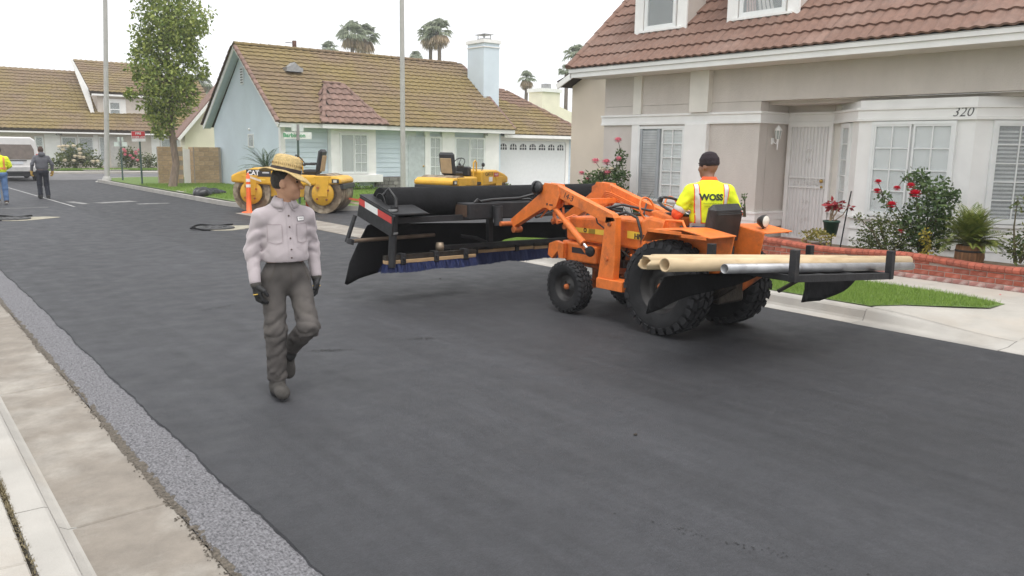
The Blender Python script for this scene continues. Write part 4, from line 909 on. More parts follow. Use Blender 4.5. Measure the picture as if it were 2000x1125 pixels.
def bush(label, cat_, base, blobs, nleaf, size, lm, stems=6, blooms=(), bm=None, name='rose_bush', group=None, flat=.3, br=.05):
    """blobs: [(centre, radii)]; blooms: [(point, radius)]"""
    t = thing(name, (0, 0, 0), label, cat_, group); mb = MB(); base = Vector(base)
    for i in range(stems):
        c, r = blobs[i % len(blobs)]; tip = Vector(c)+Vector((random.uniform(-.6, .6)*r[0], random.uniform(-.6, .6)*r[1], random.uniform(0, .7)*r[2])); b = base+Vector((random.uniform(-.06, .06), random.uniform(-.06, .06), -.03))
        mb.tube([b, (b+tip)/2+Vector((random.uniform(-.05, .05), random.uniform(-.05, .05), .05)), tip], .012, 6, rs=[.016, .011, .004])
    for p, r in blooms:
        p = Vector(p); c = min((Vector(b[0]) for b in blobs), key=lambda q: (q-p).length); mb.tube([c, (c+p)/2+Vector((0, 0, .02)), p], .006, 5, rs=[.009, .006, .005])
    mb.build('stem', M_stem, t)
    tot = sum(r[0]*r[2] for c, r in blobs); arrs = [leaves(c, r, max(12, int(nleaf*r[0]*r[2]/tot)), size, flat, seed=int(abs(c[1])*97+i*13) % 9999, shell=.1, aspect=.62) for i, (c, r) in enumerate(blobs)]
    leaf_part('foliage', arrs, lm, t)
    for i, (p, r) in enumerate(blooms): bloom(t, p, r, bm if not isinstance(bm, list) else bm[i % len(bm)], i+int(base.y*10))
    return t
def PB(pxs, X): # pixel blobs (x,y,r px) -> metres on plane X
    out = []
    for x, y, r in pxs:
        p = onX(x, y, X+random.uniform(-.12, .12)); rr = r*(math.hypot(p.x, p.y)/FL)*1.0; out.append((p, (rr, rr*1.15, rr)))
    return out
# red rose bush in the brick planter
blo = [(onX(x, y, 12.05), r) for x, y, r in ((1787, 380, .075), (1742, 401, .062), (1752, 369, .05), (1715, 356, .048), (1713, 374, .05), (1779, 364, .055), (1760, 452, .04))]
bush('tall red rose bush in front of the bay window', 'rose bush', onX(1800, 490, 12.25), PB([(1795, 342, 15), (1800, 365, 22), (1830, 375, 20), (1850, 385, 17), (1825, 400, 26), (1785, 410, 20), (1845, 410, 20), (1815, 430, 26), (1775, 440, 22), (1840, 445, 20), (1725, 385, 10), (1735, 405, 10), (1830, 470, 22), (1795, 465, 20), (1862, 378, 9), (1770, 345, 8), (1840, 352, 8)], 12.25), 2600, .06, LM_rose, 14, blo, P_red)
bush('low dense green shrub beside the red rose bush', 'shrub', onX(1735, 500, 12.1), PB([(1705, 450, 26), (1735, 440, 28), (1760, 455, 28), (1690, 475, 24), (1725, 475, 30), (1770, 480, 26), (1675, 425, 10), (1745, 495, 26)], 12.1), 2600, .042, LM_shrub, 8, name='shrub')
bush('sparse yellowing rose stems left of the barrel planter', 'rose bush', onX(1805, 500, 11.95), PB([(1808, 470, 10), (1812, 490, 10), (1805, 455, 8)], 11.95), 110, .05, leafmat('yellow_leaf', (.30, .24, .03), (.45, .38, .06)), 3)
bush('leafy plant at the wall end beyond the barrel planter', 'shrub', onX(1990, 510, 12.0), PB([(1985, 480, 22), (1998, 400, 16), (1995, 495, 20), (2030, 470, 40)], 12.0), 700, .05, LM_shrub, 5, name='shrub')
bush('thin rose shoot on the stucco wall behind the driver', 'rose bush', onX(1452, 420, 12.7), PB([(1452, 385, 6), (1448, 405, 6)], 12.7), 50, .05, LM_rose, 3)
# pink roses at the left corner of house 320
blo = [(onX(x, y, 12.3), r) for x, y, r in ((1207, 275, .075), (1163, 316, .08), (1184, 318, .085), (1208, 311, .06), (1187, 339, .075), (1136, 339, .06), (1180, 332, .055), (1171, 333, .05), (1195, 331, .055), (1149, 341, .05), (1147, 350, .04))]
bush('pink and peach rose bush at the corner of house 320', 'rose bush', onX(1185, 420, 12.4), PB([(1213, 300, 9), (1212, 315, 10), (1205, 335, 16), (1180, 345, 20), (1160, 350, 18), (1195, 360, 22), (1215, 345, 12), (1150, 365, 18), (1175, 375, 24), (1210, 370, 14), (1135, 375, 12)], 12.4), 2000, .07, LM_rose, 10, blo, [P_pink, P_pink, P_pink, P_pink, P_pink, P_pink, P_white, P_white, P_white, P_white])
# strap-leaved plant under the louvred window
def spiky(name, label, base, n, L, m, w=.05, e0=20, e1=85, curve=.5, pinnate=False, cat_='plant', seed=3):
    t = thing(name, (0, 0, 0), label, cat_); r = random.Random(seed); Q = []; base = Vector(base)
    for i in range(n):
        az = r.uniform(0, 2*PI); el = R_(r.uniform(e0, e1)); l = L*r.uniform(.7, 1.1); pts = []
        for k in range(7):
            u = k/6; e = el-curve*u*u*1.2; pts.append((Vector((math.cos(az)*math.cos(e), math.sin(az)*math.cos(e), math.sin(e))), u))
        p = base.copy(); P = [p.copy()]
        for d, u in pts[:-1]: p = p+d*(l/6); P.append(p.copy())
        sd = Vector((-math.sin(az), math.cos(az), 0))
        if not pinnate:
            for k in range(6):
                w0 = w*(1-(k/6)**1.6)+.002; w1 = w*(1-((k+1)/6)**1.6)+.001; Q.append([P[k]+sd*w0, P[k+1]+sd*w1, P[k+1]-sd*w1, P[k]-sd*w0])
        else:
            for k in range(1, 7):
                for h in (0, .25, .5, .75):
                    q = P[k-1].lerp(P[k], h); d = (P[k]-P[k-1]).normalized(); ll = l*.22*math.sin(PI*min(1, (k-1+h)/6*.8+.2))
                    for s_ in (1, -1):
                        tip = q+(sd*s_*.75+d*.6+Vector((0, 0, .15))).normalized()*ll; Q.append([q, q.lerp(tip, .5)+d*.012, tip, q.lerp(tip, .5)-d*.012])
    put('frond', quads_mesh('frond', np.array([[tuple(v) for v in q] for q in Q]), 4), m, t)
    MB().lathe([(.09, -.1), (.11, .0), (.07, .08), (.001, .12)], 8, Matrix.Translation(base)).build('stem', M_stem, t); return t
spiky('strap_plant', 'dark strap-leaved plant under the louvred window of house 320', (12.55, 11.75, .12), 20, .95, LM_sago, .045, 45, 85, .35, seed=5)
sg = at(520, 335, Vector((11.6, 26.9, 0))); spiky('sago_palm', 'dark green sago palm behind the yellow roller at the blue gable', (sg.x, sg.y, 1.05), 34, 1.05, LM_sago, .05, 0, 80, .7, True, 'palm', 8)
MB().tube([(sg.x, sg.y, .1), (sg.x, sg.y, 1.1)], .14, 10).build('trunk', M_bark, bpy.data.objects['sago_palm'])
# shrubs along the blue house and by the garage
def lowrow(label, pts, Y, m=LM_shrub, n=900, size=.09, cat_='shrub'):
    bl = []
    for x, y, r in pts: p = onY(x, y, Y); q = r*Y/FL*1.25; bl.append((p, (q, q, q*.8)))
    return bush(label, cat_, (bl[0][0].x, Y, .1), bl, n, size, m, 4, name='shrub')
lowrow('low green shrub row under the white bay window of the blue house', [(675, 372, 9), (690, 366, 10), (705, 372, 10), (722, 370, 9), (735, 374, 8), (660, 374, 7)], 29.2, leafmat('fresh_leaf', (.06, .13, .015), (.18, .27, .04)), 1100)
lowrow('rounded green bush in front of the white garage door', [(985, 366, 13), (1000, 372, 11), (972, 372, 9)], 27.5, n=700)
t = lowrow('white rose bush in front of the far tan house', [(135, 305, 18), (150, 295, 15), (170, 308, 16), (185, 315, 12), (118, 315, 10), (150, 318, 18), (105, 322, 10), (190, 322, 8)], 58.6, n=1600, size=.16)
for k in range(15): bloom(t, onY(random.uniform(112, 192), random.uniform(286, 318), 57.9), .13, P_white, k)
t = lowrow('pale pink rose bush in front of the far tan house door', [(250, 300, 13), (262, 310, 13), (248, 318, 11), (240, 305, 7)], 58.6, n=900, size=.14)
for k in range(9): bloom(t, onY(random.uniform(240, 272), random.uniform(290, 318), 57.9), .11, P_pink, k+30)
lowrow('dark clipped shrub beside the far house window', [(290, 310, 11), (300, 318, 12), (285, 322, 10)], 58.6, n=700, size=.12)
# potted things
terracotta = mat('terracotta', (.40, .17, .09), .85, var=.15)
def pot(parent, c, r0, r1, h, m, name='pot', rim=.012): return MB().lathe([(.001, 0), (r0, 0), (r1, h*.86), (r1+rim, h*.87), (r1+rim, h), (r1-.01, h), (r1-.02, h*.9), (.001, h*.9)], 20, Matrix.Translation(c)).build(name, m, parent)
# fern in a half barrel
fp = onX(1892, 512, 12.0); fp.z = .30
fern = spiky('barrel_fern', 'yellow-green fern in a wooden half-barrel planter below the blind window', (fp.x, fp.y, .62), 110, .62, LM_fern, .014, 5, 88, 1.0, True, 'fern', 11)
MB().lathe([(.15, 0), (.19, .15), (.18, .32), (.165, .32), (.15, .2)], 18, Matrix.Translation((fp.x, fp.y, .30))).build('barrel', mat('barrel_wood', (.24, .12, .055), .8, var=.4, scale=7, stretch=(6, 6, .6)), fern)
for z in (.36, .53): MB().lathe([(.185, z), (.192, z+.015), (.187, z+.03)], 18, Matrix.Translation((fp.x, fp.y, 0))).build('barrel_hoop', M_black, fern)
# soil inside the planter so pots stand on it
MB().box((11.66, -3, .1), (13.09, 8.05, .30)).build('planter_soil', M_lot)['kind'] = 'structure'
# green hanging pot with red plant on a bent stick
gp = onX(1622, 458, 12.35); hp = thing('hanging_pot', (0, 0, 0), 'dark green plastic pot with red-leaved stems by the front door', 'plant pot')
pot(hp, (gp.x, gp.y, gp.z), .095, .125, .23, mat('green_plastic', (.012, .055, .035), .4, var=.1))
MB().tube([(gp.x+.05, gp.y-.15, .25), (gp.x+.05, gp.y-.22, gp.z+.35), (gp.x+.05, gp.y-.27, gp.z+.72)], .011, 6).tube([(gp.x, gp.y-.02, .28), (gp.x, gp.y-.02, gp.z+.02)], .012, 6).build('stake', M_black, hp)
mb = MB(); tips = []
for k in range(9):
    a = random.uniform(0, 6.28); b = Vector((gp.x+.05*math.cos(a), gp.y+.05*math.sin(a), gp.z+.2)); tp_ = Vector((gp.x+random.uniform(-.1, .1), gp.y+random.uniform(-.24, .24), gp.z+random.uniform(.42, .52))); mb.tube([b, (b+tp_)/2+Vector((0, (tp_.y-b.y)*.2, .0)), tp_], .008, 5); tips.append(tp_)
mb.build('stem', mat('pale_stem', (.30, .22, .14), .8), hp)
leaf_part('foliage', [leaves(t_, (.06, .075, .022), 13, .085, .8, seed=i+70) for i, t_ in enumerate(tips)], leafmat('red_leaf', (.22, .012, .02), (.42, .04, .05)), hp)
pp = onX(1592, 478, 11.72); po = thing('potted_plant', (0, 0, 0), 'small grey pot of yellow-green trailing plant set against the brick wall', 'plant pot')
pot(po, (pp.x+.05, pp.y, .22), .10, .14, .27, mat('grey_pot', (.30, .28, .26), .8)); leaf_part('foliage', [leaves((pp.x+.05, pp.y, .54), (.20, .25, .12), 420, .055, .3, seed=91)], leafmat('trailing_leaf', (.14, .16, .03), (.34, .27, .07)), po)

# brick planter wall: every brick its own piece, bullnose coping that dips and swells
bk = thing('brick_wall', (0, 0, 0), 'low red brick planter wall with rounded wavy coping in front of house 320', 'wall')
M_brick = mat('red_brick', (.36, .095, .058), .85, var=.18, scale=14, bump=.4, bscale=70, rnd=.22, col2=(.42, .17, .13), c2pos=(.55, .7), c2scale=9)
M_brickp = mat('pale_red_brick', (.46, .22, .19), .9, var=.2, scale=14, bump=.4, bscale=70, rnd=.15, col2=(.55, .42, .38), c2pos=(.5, .65), c2scale=9)
WX = 11.5; Y0_, Y1_ = 2.0, 12.4
def topz(y): return .455+.022*math.sin((y-5.0)*2.6)+(.05 if y > 8 else 0)
MB().prism([(y, .08) for y in (Y0_, Y1_)]+[(y, topz(y)-.075) for y in np.linspace(Y1_, Y0_, 40)], (WX+.008, 0, 0), (0, 1, 0), (0, 0, 1), (.13, 0, 0)).build('mortar_core', mat('brick_mortar', (.40, .32, .28), .95, var=.1), bk)
bl_, bh_ = .215, .073
bme = MB().box((0, -bl_/2+.005, -bh_/2+.005), (.06, bl_/2-.005, bh_/2-.005), None, .004).mesh('brick'); bme.materials.append(M_brick)
bme2 = MB().box((0, -bl_/2+.005, -bh_/2+.005), (.06, bl_/2-.005, bh_/2-.005), None, .004).mesh('brick'); bme2.materials.append(M_brickp)
for r in range(4):
    y = Y0_+(bl_/2 if r % 2 else 0)
    while y < Y1_:
        if .12+r*bh_+bh_ < topz(y)-.055:
            ob = put('brick', bme2 if r == 0 else bme, None, bk, (WX+random.uniform(-.003, .002), y, .125+r*bh_+bh_/2))
        y += bl_
cme = MB().prism([(-.02, 0), (-.035, .02), (-.035, .05), (-.02, .072), (.02, .082), (.13, .082), (.165, .06), (.165, 0)], (0, -.043, 0), (1, 0, 0), (0, 0, 1), (0, .086, 0)).mesh('coping_brick'); cme.materials.append(M_brick)
y = Y0_
while y < Y1_:
    s_ = (topz(y+.04)-topz(y-.04))/.08; put('coping_brick', cme, None, bk, (WX, y, topz(y)-.082), (math.atan(s_), 0, 0)); y += .092
# red brick entry paving and step behind the wall
pv = struct(sheet('brick_paving', rect(11.66, 8.06, 14.0, 12.5), .235, mat('brick_paving', (.34, .16, .12), .9, var=.25, scale=12, coord='World'), .12))

# grass
def grass(name, n, sampler, z, h, w, m, lean=.5):
    P = sampler(n); n = len(P); r = rng; a = r.random(n)*2*PI; hh = h*(.5+.9*r.random(n)); dx, dy = np.cos(a)*w, np.sin(a)*w; l = r.normal(size=(n, 2))*lean*hh[:, None]
    V = np.zeros((n, 3, 3)); V[:, 0] = np.stack([P[:, 0]-dx, P[:, 1]-dy, np.full(n, z)], 1); V[:, 1] = np.stack([P[:, 0]+dx, P[:, 1]+dy, np.full(n, z)], 1); V[:, 2] = np.stack([P[:, 0]+l[:, 0], P[:, 1]+l[:, 1], z+hh], 1)
    return tag(put(name, quads_mesh(name, V, 3), m), kind='stuff')
def in_poly(P, poly):
    c = np.zeros(len(P), bool); j = len(poly)-1
    for i in range(len(poly)):
        xi, yi = poly[i]; xj, yj = poly[j]; k = ((yi > P[:, 1]) != (yj > P[:, 1])) & (P[:, 0] < (xj-xi)*(P[:, 1]-yi)/((yj-yi) or 1e-9)+xi); c ^= k; j = i
    return c
def samp(poly):
    xs = [p[0] for p in poly]; ys_ = [p[1] for p in poly]
    def f(n):
        P = np.stack([rng.uniform(min(xs), max(xs), n), rng.uniform(min(ys_), max(ys_), n)], 1); return P[in_poly(P, poly)]
    return f
LA = [(8.92, 13.0), (8.90, 4.66), (9.3, 4.47), (9.97, 3.84), (10.36, 3.84), (10.52, 4.3), (10.58, 5.2), (10.58, 13.0)]
grass('lawn_grass', 62000, samp(LA), .138, .05, .0035, LM_grass)
LB_ = [(8.95, 36.8), (8.95, 26), (9.9, 23.6), (11.5, 22.1), (18, 21.7), (18, 29.4), (12.3, 29.9), (12.3, 36.4)]
grass('corner_lawn_grass', 70000, samp(LB_), .115, .07, .010, LM_grass)
grass('far_lawn_grass', 16000, samp([(9.6, 57), (19, 57), (19, 58.2), (9.6, 58.2)]), .10, .09, .02, LM_grass)
# ------------------------------------------------------------------ orange tractor
M_or = mat('orange_paint', (.72, .175, .028), .48, var=.2, scale=8, bump=.08, bscale=30, col2=(.40, .11, .035), c2pos=(.55, .72), c2scale=4.5, coord='World', detail=10)
M_ors = mat('grimy_orange', (.42, .11, .025), .65, var=.4, scale=9, bump=.2, bscale=40, col2=(.05, .035, .025), c2pos=(.5, .7), c2scale=7, coord='World')
M_rub = mat('tyre_rubber', (.018, .018, .019), .85, spec=.25, var=.3, scale=9, bump=.2, bscale=70, coord='World')
M_rub2 = mat('dusty_tread', (.024, .024, .026), .85, spec=.35, var=.35, scale=12, coord='World')
M_rim = mat('black_rim', (.028, .026, .025), .45, .3, var=.4, scale=8, coord='World')
M_grease = mat('greasy_iron', (.035, .028, .022), .55, .4, var=.5, scale=14, bump=.3, bscale=40, coord='World')
M_chrome = mat('chrome', (.75, .75, .76), .12, 1, var=.02)
M_hose = mat('black_hose', (.018, .018, .019), .45)
M_steel = mat('black_steel', (.020, .020, .022), .6, .0, spec=.35, var=.35, scale=9, bump=.15, bscale=40, col2=(.055, .045, .038), c2pos=(.62, .85), c2scale=8, coord='World')
M_mat = mat('rubber_mat', (.008, .008, .009), .8, spec=.18, var=.35, scale=5, bump=.3, bscale=18, coord='World')
M_yel = mat('yellow_decal', (.80, .55, .06), .5, var=.08)
def prof_x(parent, name, x0, x1, pts, m, bevel=.008):
    """side profile in (Y,Z) extruded across X"""
    return MB().prism(pts, (x0, 0, 0), (0, 1, 0), (0, 0, 1), (x1-x0, 0, 0)).build(name, m, parent, bevel)
tr = thing('tractor', (0, 0, 0), 'orange compact tractor with loader arms carrying the broom frame and a rear pipe rack', 'tractor')
def wheel(parent, x0, w, yc, r, rimr, lugs, cols, side, rear):
    wh = bpy.data.objects.new('wheel', None); COL.objects.link(wh); wh.parent = parent
    wh.matrix_world = Matrix(((0, 0, side, x0+w/2), (1, 0, 0, yc), (0, side, 0, r), (0, 0, 0, 1)))     # local z = outward axle direction
    h = w/2; lug = .032 if rear else .018; rr = r-lug
    pf = [(rimr, -h*.72), (rimr+.02, -h*.85), (rr*.84, -h*1.0), (rr*.95, -h*.93), (rr*.985, -h*.6), (rr, 0), (rr*.985, h*.6), (rr*.95, h*.93), (rr*.84, h*1.0), (rimr+.02, h*.85), (rimr, h*.72)]
    MB().lathe(pf, 48).build('tyre', M_rub, wh)
    tb_ = MB(); 
    for c in range(cols):
        z0 = -h*.93+2*h*.93*c/cols; z1 = -h*.93+2*h*.93*(c+1)/cols; g = .13*(z1-z0); mid = abs((c+.5)/cols-.5)*2
        for k in range(lugs):
            a0 = 2*PI*(k+(.5 if c % 2 else 0))/lugs; da = 2*PI/lugs*.70; V = []
            skew = .28*2*PI/lugs*(1 if c % 2 else -1)
            for zz, sk in ((z0+g, 0), (z1-g, skew)):
                rb = rr*(1-.05*(abs(zz)/h)**3); rt = rb+lug*(1-.25*mid)
                for aa in (a0+sk, a0+da+sk):
                    V += [(rb*.985*math.cos(aa), rb*.985*math.sin(aa), zz), (rt*math.cos(aa), rt*math.sin(aa), zz)]
            tb_.add(V, [(1, 3, 7, 5), (0, 1, 5, 4), (2, 6, 7, 3), (0, 2, 3, 1), (4, 5, 7, 6)])
    # shoulder lugs reach down the sidewall
    for sgn in (1, -1):
        for k in range(lugs):
            a0 = 2*PI*k/lugs; da = 2*PI/lugs*.55; V = []
            for aa in (a0, a0+da):
                for (q, zz) in ((rr*.985+lug*.75, h*.90), (rr*.90, h*1.03), (rr*.97, h*.86), (rr*.89, h*.97)): V.append((q*math.cos(aa), q*math.sin(aa), zz*sgn))
            tb_.add(V, [(0, 1, 5, 4), (0, 4, 6, 2), (1, 3, 7, 5), (0, 2, 3, 1), (4, 5, 7, 6)])
    tb_.build('tread', M_rub2, wh)
    rm = MB().lathe([(rimr+.012, h*.74), (rimr+.012, h*.66), (rimr*.93, h*.60), (rimr*.88, h*.2), (rimr*.80, h*.1), (rimr*.45, h*.2), (rimr*.42, h*.34), (rimr*.2, h*.36), (.001, h*.36)], 36); rm.lathe([(rimr+.012, -h*.74), (rimr*.9, -h*.5), (rimr*.8, 0), (.001, 0)], 36); rm.build('rim', M_rim, wh)
    hb_ = MB().lathe([(rimr*.2, h*.36), (rimr*.18, h*.62), (.001, h*.66)], 12)
    hb_.build('hub', M_ors, wh); 
    for k in range(5): a = k*2*PI/5; MB().lathe([(.012, h*.36), (.012, h*.47), (.001, h*.48)], 6, Matrix.Translation((rimr*.33*math.cos(a), rimr*.33*math.sin(a), 0)), False).build('wheel_nut', M_grease, wh)
    return wh
TX = 6.72
wheel(tr, 6.13, .33, 5.43, .487, .26, 26, 4, -1, True); wheel(tr, 7.09, .34, 5.43, .487, .26, 26, 4, 1, True)
wheel(tr, 6.13, .20, 6.83, .302, .165, 30, 4, -1, False); wheel(tr, 7.11, .20, 6.83, .302, .165, 30, 4, 1, False)
prof_x(tr, 'hood', 6.46, 6.98, [(5.98, .79), (7.16, .80), (7.18, 1.02), (7.10, 1.075), (6.2, 1.115), (5.98, 1.115)], M_or, .03)
gl = MB()
for k in range(7): gl.box((6.52, 7.17, .82+k*.026), (6.92, 7.187, .835+k*.026))
gl.build('grille', M_black, tr)
prof_x(tr, 'fuel_tank', 6.44, 7.0, [(5.62, .80), (5.975, .80), (5.975, 1.12), (5.86, 1.17), (5.62, 1.14)], M_or, .035)
prof_x(tr, 'dash_cowl', 6.48, 6.96, [(5.52, .78), (5.80, 1.10), (5.88, 1.22), (5.80, 1.235), (5.55, 1.17), (5.48, .95)], M_or, .02)
MB().box((6.52, 5.56, 1.185), (6.92, 5.84, 1.215), Matrix.Translation((0, 0, 0)), .012).build('instrument_panel', M_black, tr)
prof_x(tr, 'engine_block', 6.53, 6.91, [(5.9, .46), (7.05, .50), (7.05, .80), (5.9, .79)], M_ors, .02)
prof_x(tr, 'front_frame', 6.43, 7.01, [(6.62, .56), (7.13, .55), (7.20, .60), (7.20, .79), (6.62, .76)], M_or, .02)
MB().box((6.425, 6.78, .66), (6.4285, 7.02, .725)).build('side_louvre', M_black, tr)
prof_x(tr, 'transmission', 6.52, 6.92, [(4.95, .35), (5.95, .40), (5.95, .76), (5.05, .78), (4.95, .6)], M_grease, .03)
MB().beam((6.30, 6.83, .302), (7.14, 6.83, .302), .09, .09).beam((6.72, 6.83, .30), (6.72, 6.83, .55), .14, .14).build('front_axle', M_ors, tr)
MB().tube([(6.3, 5.43, .487), (7.25, 5.43, .487)], .09, 14).build('rear_axle', M_grease, tr)
MB().box((6.35, 5.55, .42), (7.09, 5.95, .47)).build('footplate', M_ors, tr)
# engine clutter between post and rear wheel
cl_ = MB(); rr_ = random.Random(4)
for k in range(16):
    a = Vector((6.45+rr_.uniform(-.03, .06), 5.75+rr_.uniform(0, .55), .42+rr_.uniform(0, .40))); cl_.tube([a, a+Vector((0, rr_.uniform(-.12, .12), rr_.uniform(-.1, .1))), a+Vector((.02, rr_.uniform(-.2, .2), rr_.uniform(-.12, .12)))], .012, 6)
for k in range(8):
    a = (6.44, 5.72+rr_.uniform(0, .6), .45+rr_.uniform(0, .3)); cl_.box(a, (6.55, a[1]+rr_.uniform(.05, .14), a[2]+rr_.uniform(.04, .12)))
cl_.build('linkage', M_grease, tr)
MB().tube([(6.45, 5.72, .78), (6.43, 5.78, .70), (6.44, 6.02, .69), (6.45, 6.1, .73)], .014, 8).tube([(6.46, 5.85, .95), (6.44, 5.90, .86), (6.46, 6.0, .72), (6.47, 6.0, .55)], .02, 8).build('bracket_rod', M_or, tr)
# decals
MB().add([(6.452, 7.10, .955), (6.452, 6.42, .965), (6.452, 6.42, .905), (6.452, 7.10, .905)], [(0, 1, 2, 3)]).build('hood_stripe', M_yel, tr)
MB().add([(6.4545, 6.02, .985), (6.4545, 5.98, .985), (6.438, 5.65, .955), (6.438, 5.65, .885), (6.4545, 6.02, .905)], [(0, 1, 2, 3, 4)]).build('hood_stripe', M_yel, tr)
put_text('O', .065, M_black, tr, (6.449, 6.83, .934), (0, -1, 0), (0, 0, 1), ext=.001, bold=.003); put_text('|||||||', .06, M_black, tr, (6.449, 6.72, .937), (0, -1, 0), (0, 0, 1), ext=.001)
MB().add([(6.444, 6.16, .99), (6.444, 5.90, .985), (6.444, 5.90, .905), (6.444, 6.16, .91)], [(0, 1, 2, 3)]).build('hood_stripe', M_yel, tr)
put_text('HNFEEH', .078, M_black, tr, (6.434, 5.90, .935), (.02, -1, -.03), (0, 0, 1), ext=.0015, bold=.002)
# loader: posts, arms, cylinders, pipes
def loader(X, near):
    w = .09
    pt = prof_x(tr, 'loader_post', X-w/2, X+w/2, [(6.17, .36), (6.42, .36), (6.36, .75), (6.31, 1.14), (6.16, 1.14), (6.15, .7)], M_or, .006)
    prof_x(pt, 'post_foot', X-.07, X+.12, [(6.0, .35), (6.40, .35), (6.40, .46), (6.0, .46)], M_or, .006)
    for yz in ((6.33, .42), (6.24, 1.06), (6.27, .68)): MB().tube([(X-.065, *yz), (X+.06, *yz)], .022, 10).build('pin', M_ors, pt)
    ar = prof_x(tr, 'loader_arm', X-.045, X+.045, [(6.16, 1.10), (6.21, 1.17), (7.14, 1.445), (7.30, 1.455), (7.42, 1.40), (7.42, 1.33), (7.98, .98), (7.93, .885), (7.36, 1.16), (7.16, 1.17), (7.10, 1.30), (6.3, 1.065)], M_or, .006)
    prof_x(ar, 'elbow_plate', X-.056, X-.0455, [(7.10, 1.45), (7.33, 1.46), (7.40, 1.36), (7.34, 1.18), (7.22, 1.14), (7.12, 1.19), (7.05, 1.33)], M_or, .003); prof_x(ar, 'elbow_plate', X+.0455, X+.056, [(7.10, 1.45), (7.33, 1.46), (7.40, 1.36), (7.34, 1.18), (7.22, 1.14), (7.12, 1.19), (7.05, 1.33)], M_or, .003)
    MB().box((X-.0585, 7.17, 1.20), (X-.0565, 7.23, 1.215)).box((X-.0585, 7.26, 1.20), (X-.0565, 7.285, 1.225)).build('slot', M_black, ar)
    MB().tube([(X-.20, 7.98, .93), (X+.05, 7.96, .93)], .03, 12).tube([(X-.06, 7.90, .86), (X+.06, 7.9, .86)], .04, 10).build('pivot_tube', M_ors, ar)
    a, b = Vector((X-.02, 7.20, 1.19)), Vector((X-.02, 6.52, .70)); d = (b-a).normalized()
    cy = MB().tube([a, a+d*.30], .030, 14).tube([a+d*.28, a+d*.64], .040, 14).tube([a+d*.29, a+d*.31], .044, 14).tube([a+d*.62, a+d*.65], .044, 14).build('lift_cylinder', M_or, tr)
    MB().tube([a+d*.64, b-d*.08], .018, 12).build('piston_rod', M_chrome, cy)
    MB().ball(tuple(b-d*.05), .062, 14, (.8, 1, 1)).build('rod_end', M_rub, cy)
    # hydraulic pipes along arm and looping back
    for k in range(4):
        o = .022*k; px_ = X+.058 if near else X-.056
        q = MB().tube([(px_, 6.25, 1.10-o*.6), (px_, 7.05, 1.335-o), (px_, 7.16, 1.35-o), (px_, 7.26+o, 1.26-o), (px_, 7.45+o, 1.10-o)], .0085, 7); q.build('hydraulic_pipe', M_or, ar)
    return ar
armL = loader(6.30, True); armR = loader(7.14, False)
put_text('14-3', .095, M_black, armL, (6.2535, 6.92, 1.315), (0, -1, -.29), (0, -.29, 1), ext=.001, shear=.15)
MB().ball((6.22, 7.42, 1.40), .075, 16, (.75, 1, 1)).lathe([(.078, 0), (.082, .03), (.07, .04), (.001, .04)], 18, Matrix.Translation((6.22, 7.42, 1.40)) @ Matrix.Rotation(R_(-90), 4, 'X')).tube([(6.22, 7.42, 1.40), (6.29, 7.36, 1.40)], .015, 8).build('work_lamp', M_black, tr)
MB().beam((6.30, 7.0, 1.25), (7.14, 7.0, 1.25), .06, .06).build('cross_tube', M_or, tr)
for k in range(4):
    o = k*.028; MB().tube([(6.37, 7.30, 1.10-o), (6.5, 7.38+o, 1.0-o*.5), (6.7, 7.30, .98+o), (6.9, 7.2-o, 1.06-o), (7.08, 7.15, 1.12-o)], .012, 7).build('hydraulic_pipe', M_or, tr)
MB().tube([(6.36, 7.12, 1.18), (6.34, 7.08, 1.02), (6.33, 7.18, .99), (6.34, 7.26, 1.12)], .014, 8).tube([(6.27, 7.16, 1.14), (6.26, 6.95, 1.0), (6.27, 6.75, .82), (6.30, 6.65, .70)], .012, 8).build('hydraulic_hose', M_or, tr)
MB().tube([(6.36, 6.30, 1.14), (6.42, 6.16, 1.19), (6.44, 6.02, 1.14), (6.44, 5.95, .98), (6.46, 5.95, .86)], .016, 8).tube([(6.36, 6.50, 1.20), (6.5, 6.3, 1.26), (6.75, 6.15, 1.20), (6.9, 6.0, 1.18)], .014, 8).tube([(7.1, 6.5, 1.24), (6.9, 6.35, 1.14), (6.6, 6.3, 1.16), (6.38, 6.45, 1.22)], .012, 8).tube([(6.35, 6.6, 1.22), (6.34, 6.52, 1.05), (6.40, 6.4, .96), (6.43, 6.3, .94)], .009, 7).build('hydraulic_hose', M_hose, tr)
# front bumper hook
prof_x(tr, 'bumper_bracket', 6.36, 6.42, [(7.10, .58), (7.18, .58), (7.20, .66), (7.30, .56), (7.38, .60), (7.36, .74), (7.24, .78), (7.10, .76)], M_or, .006)
prof_x(tr, 'bumper_bracket', 7.02, 7.08, [(7.10, .58), (7.18, .58), (7.20, .66), (7.30, .56), (7.38, .60), (7.36, .74), (7.24, .78), (7.10, .76)], M_or, .006)
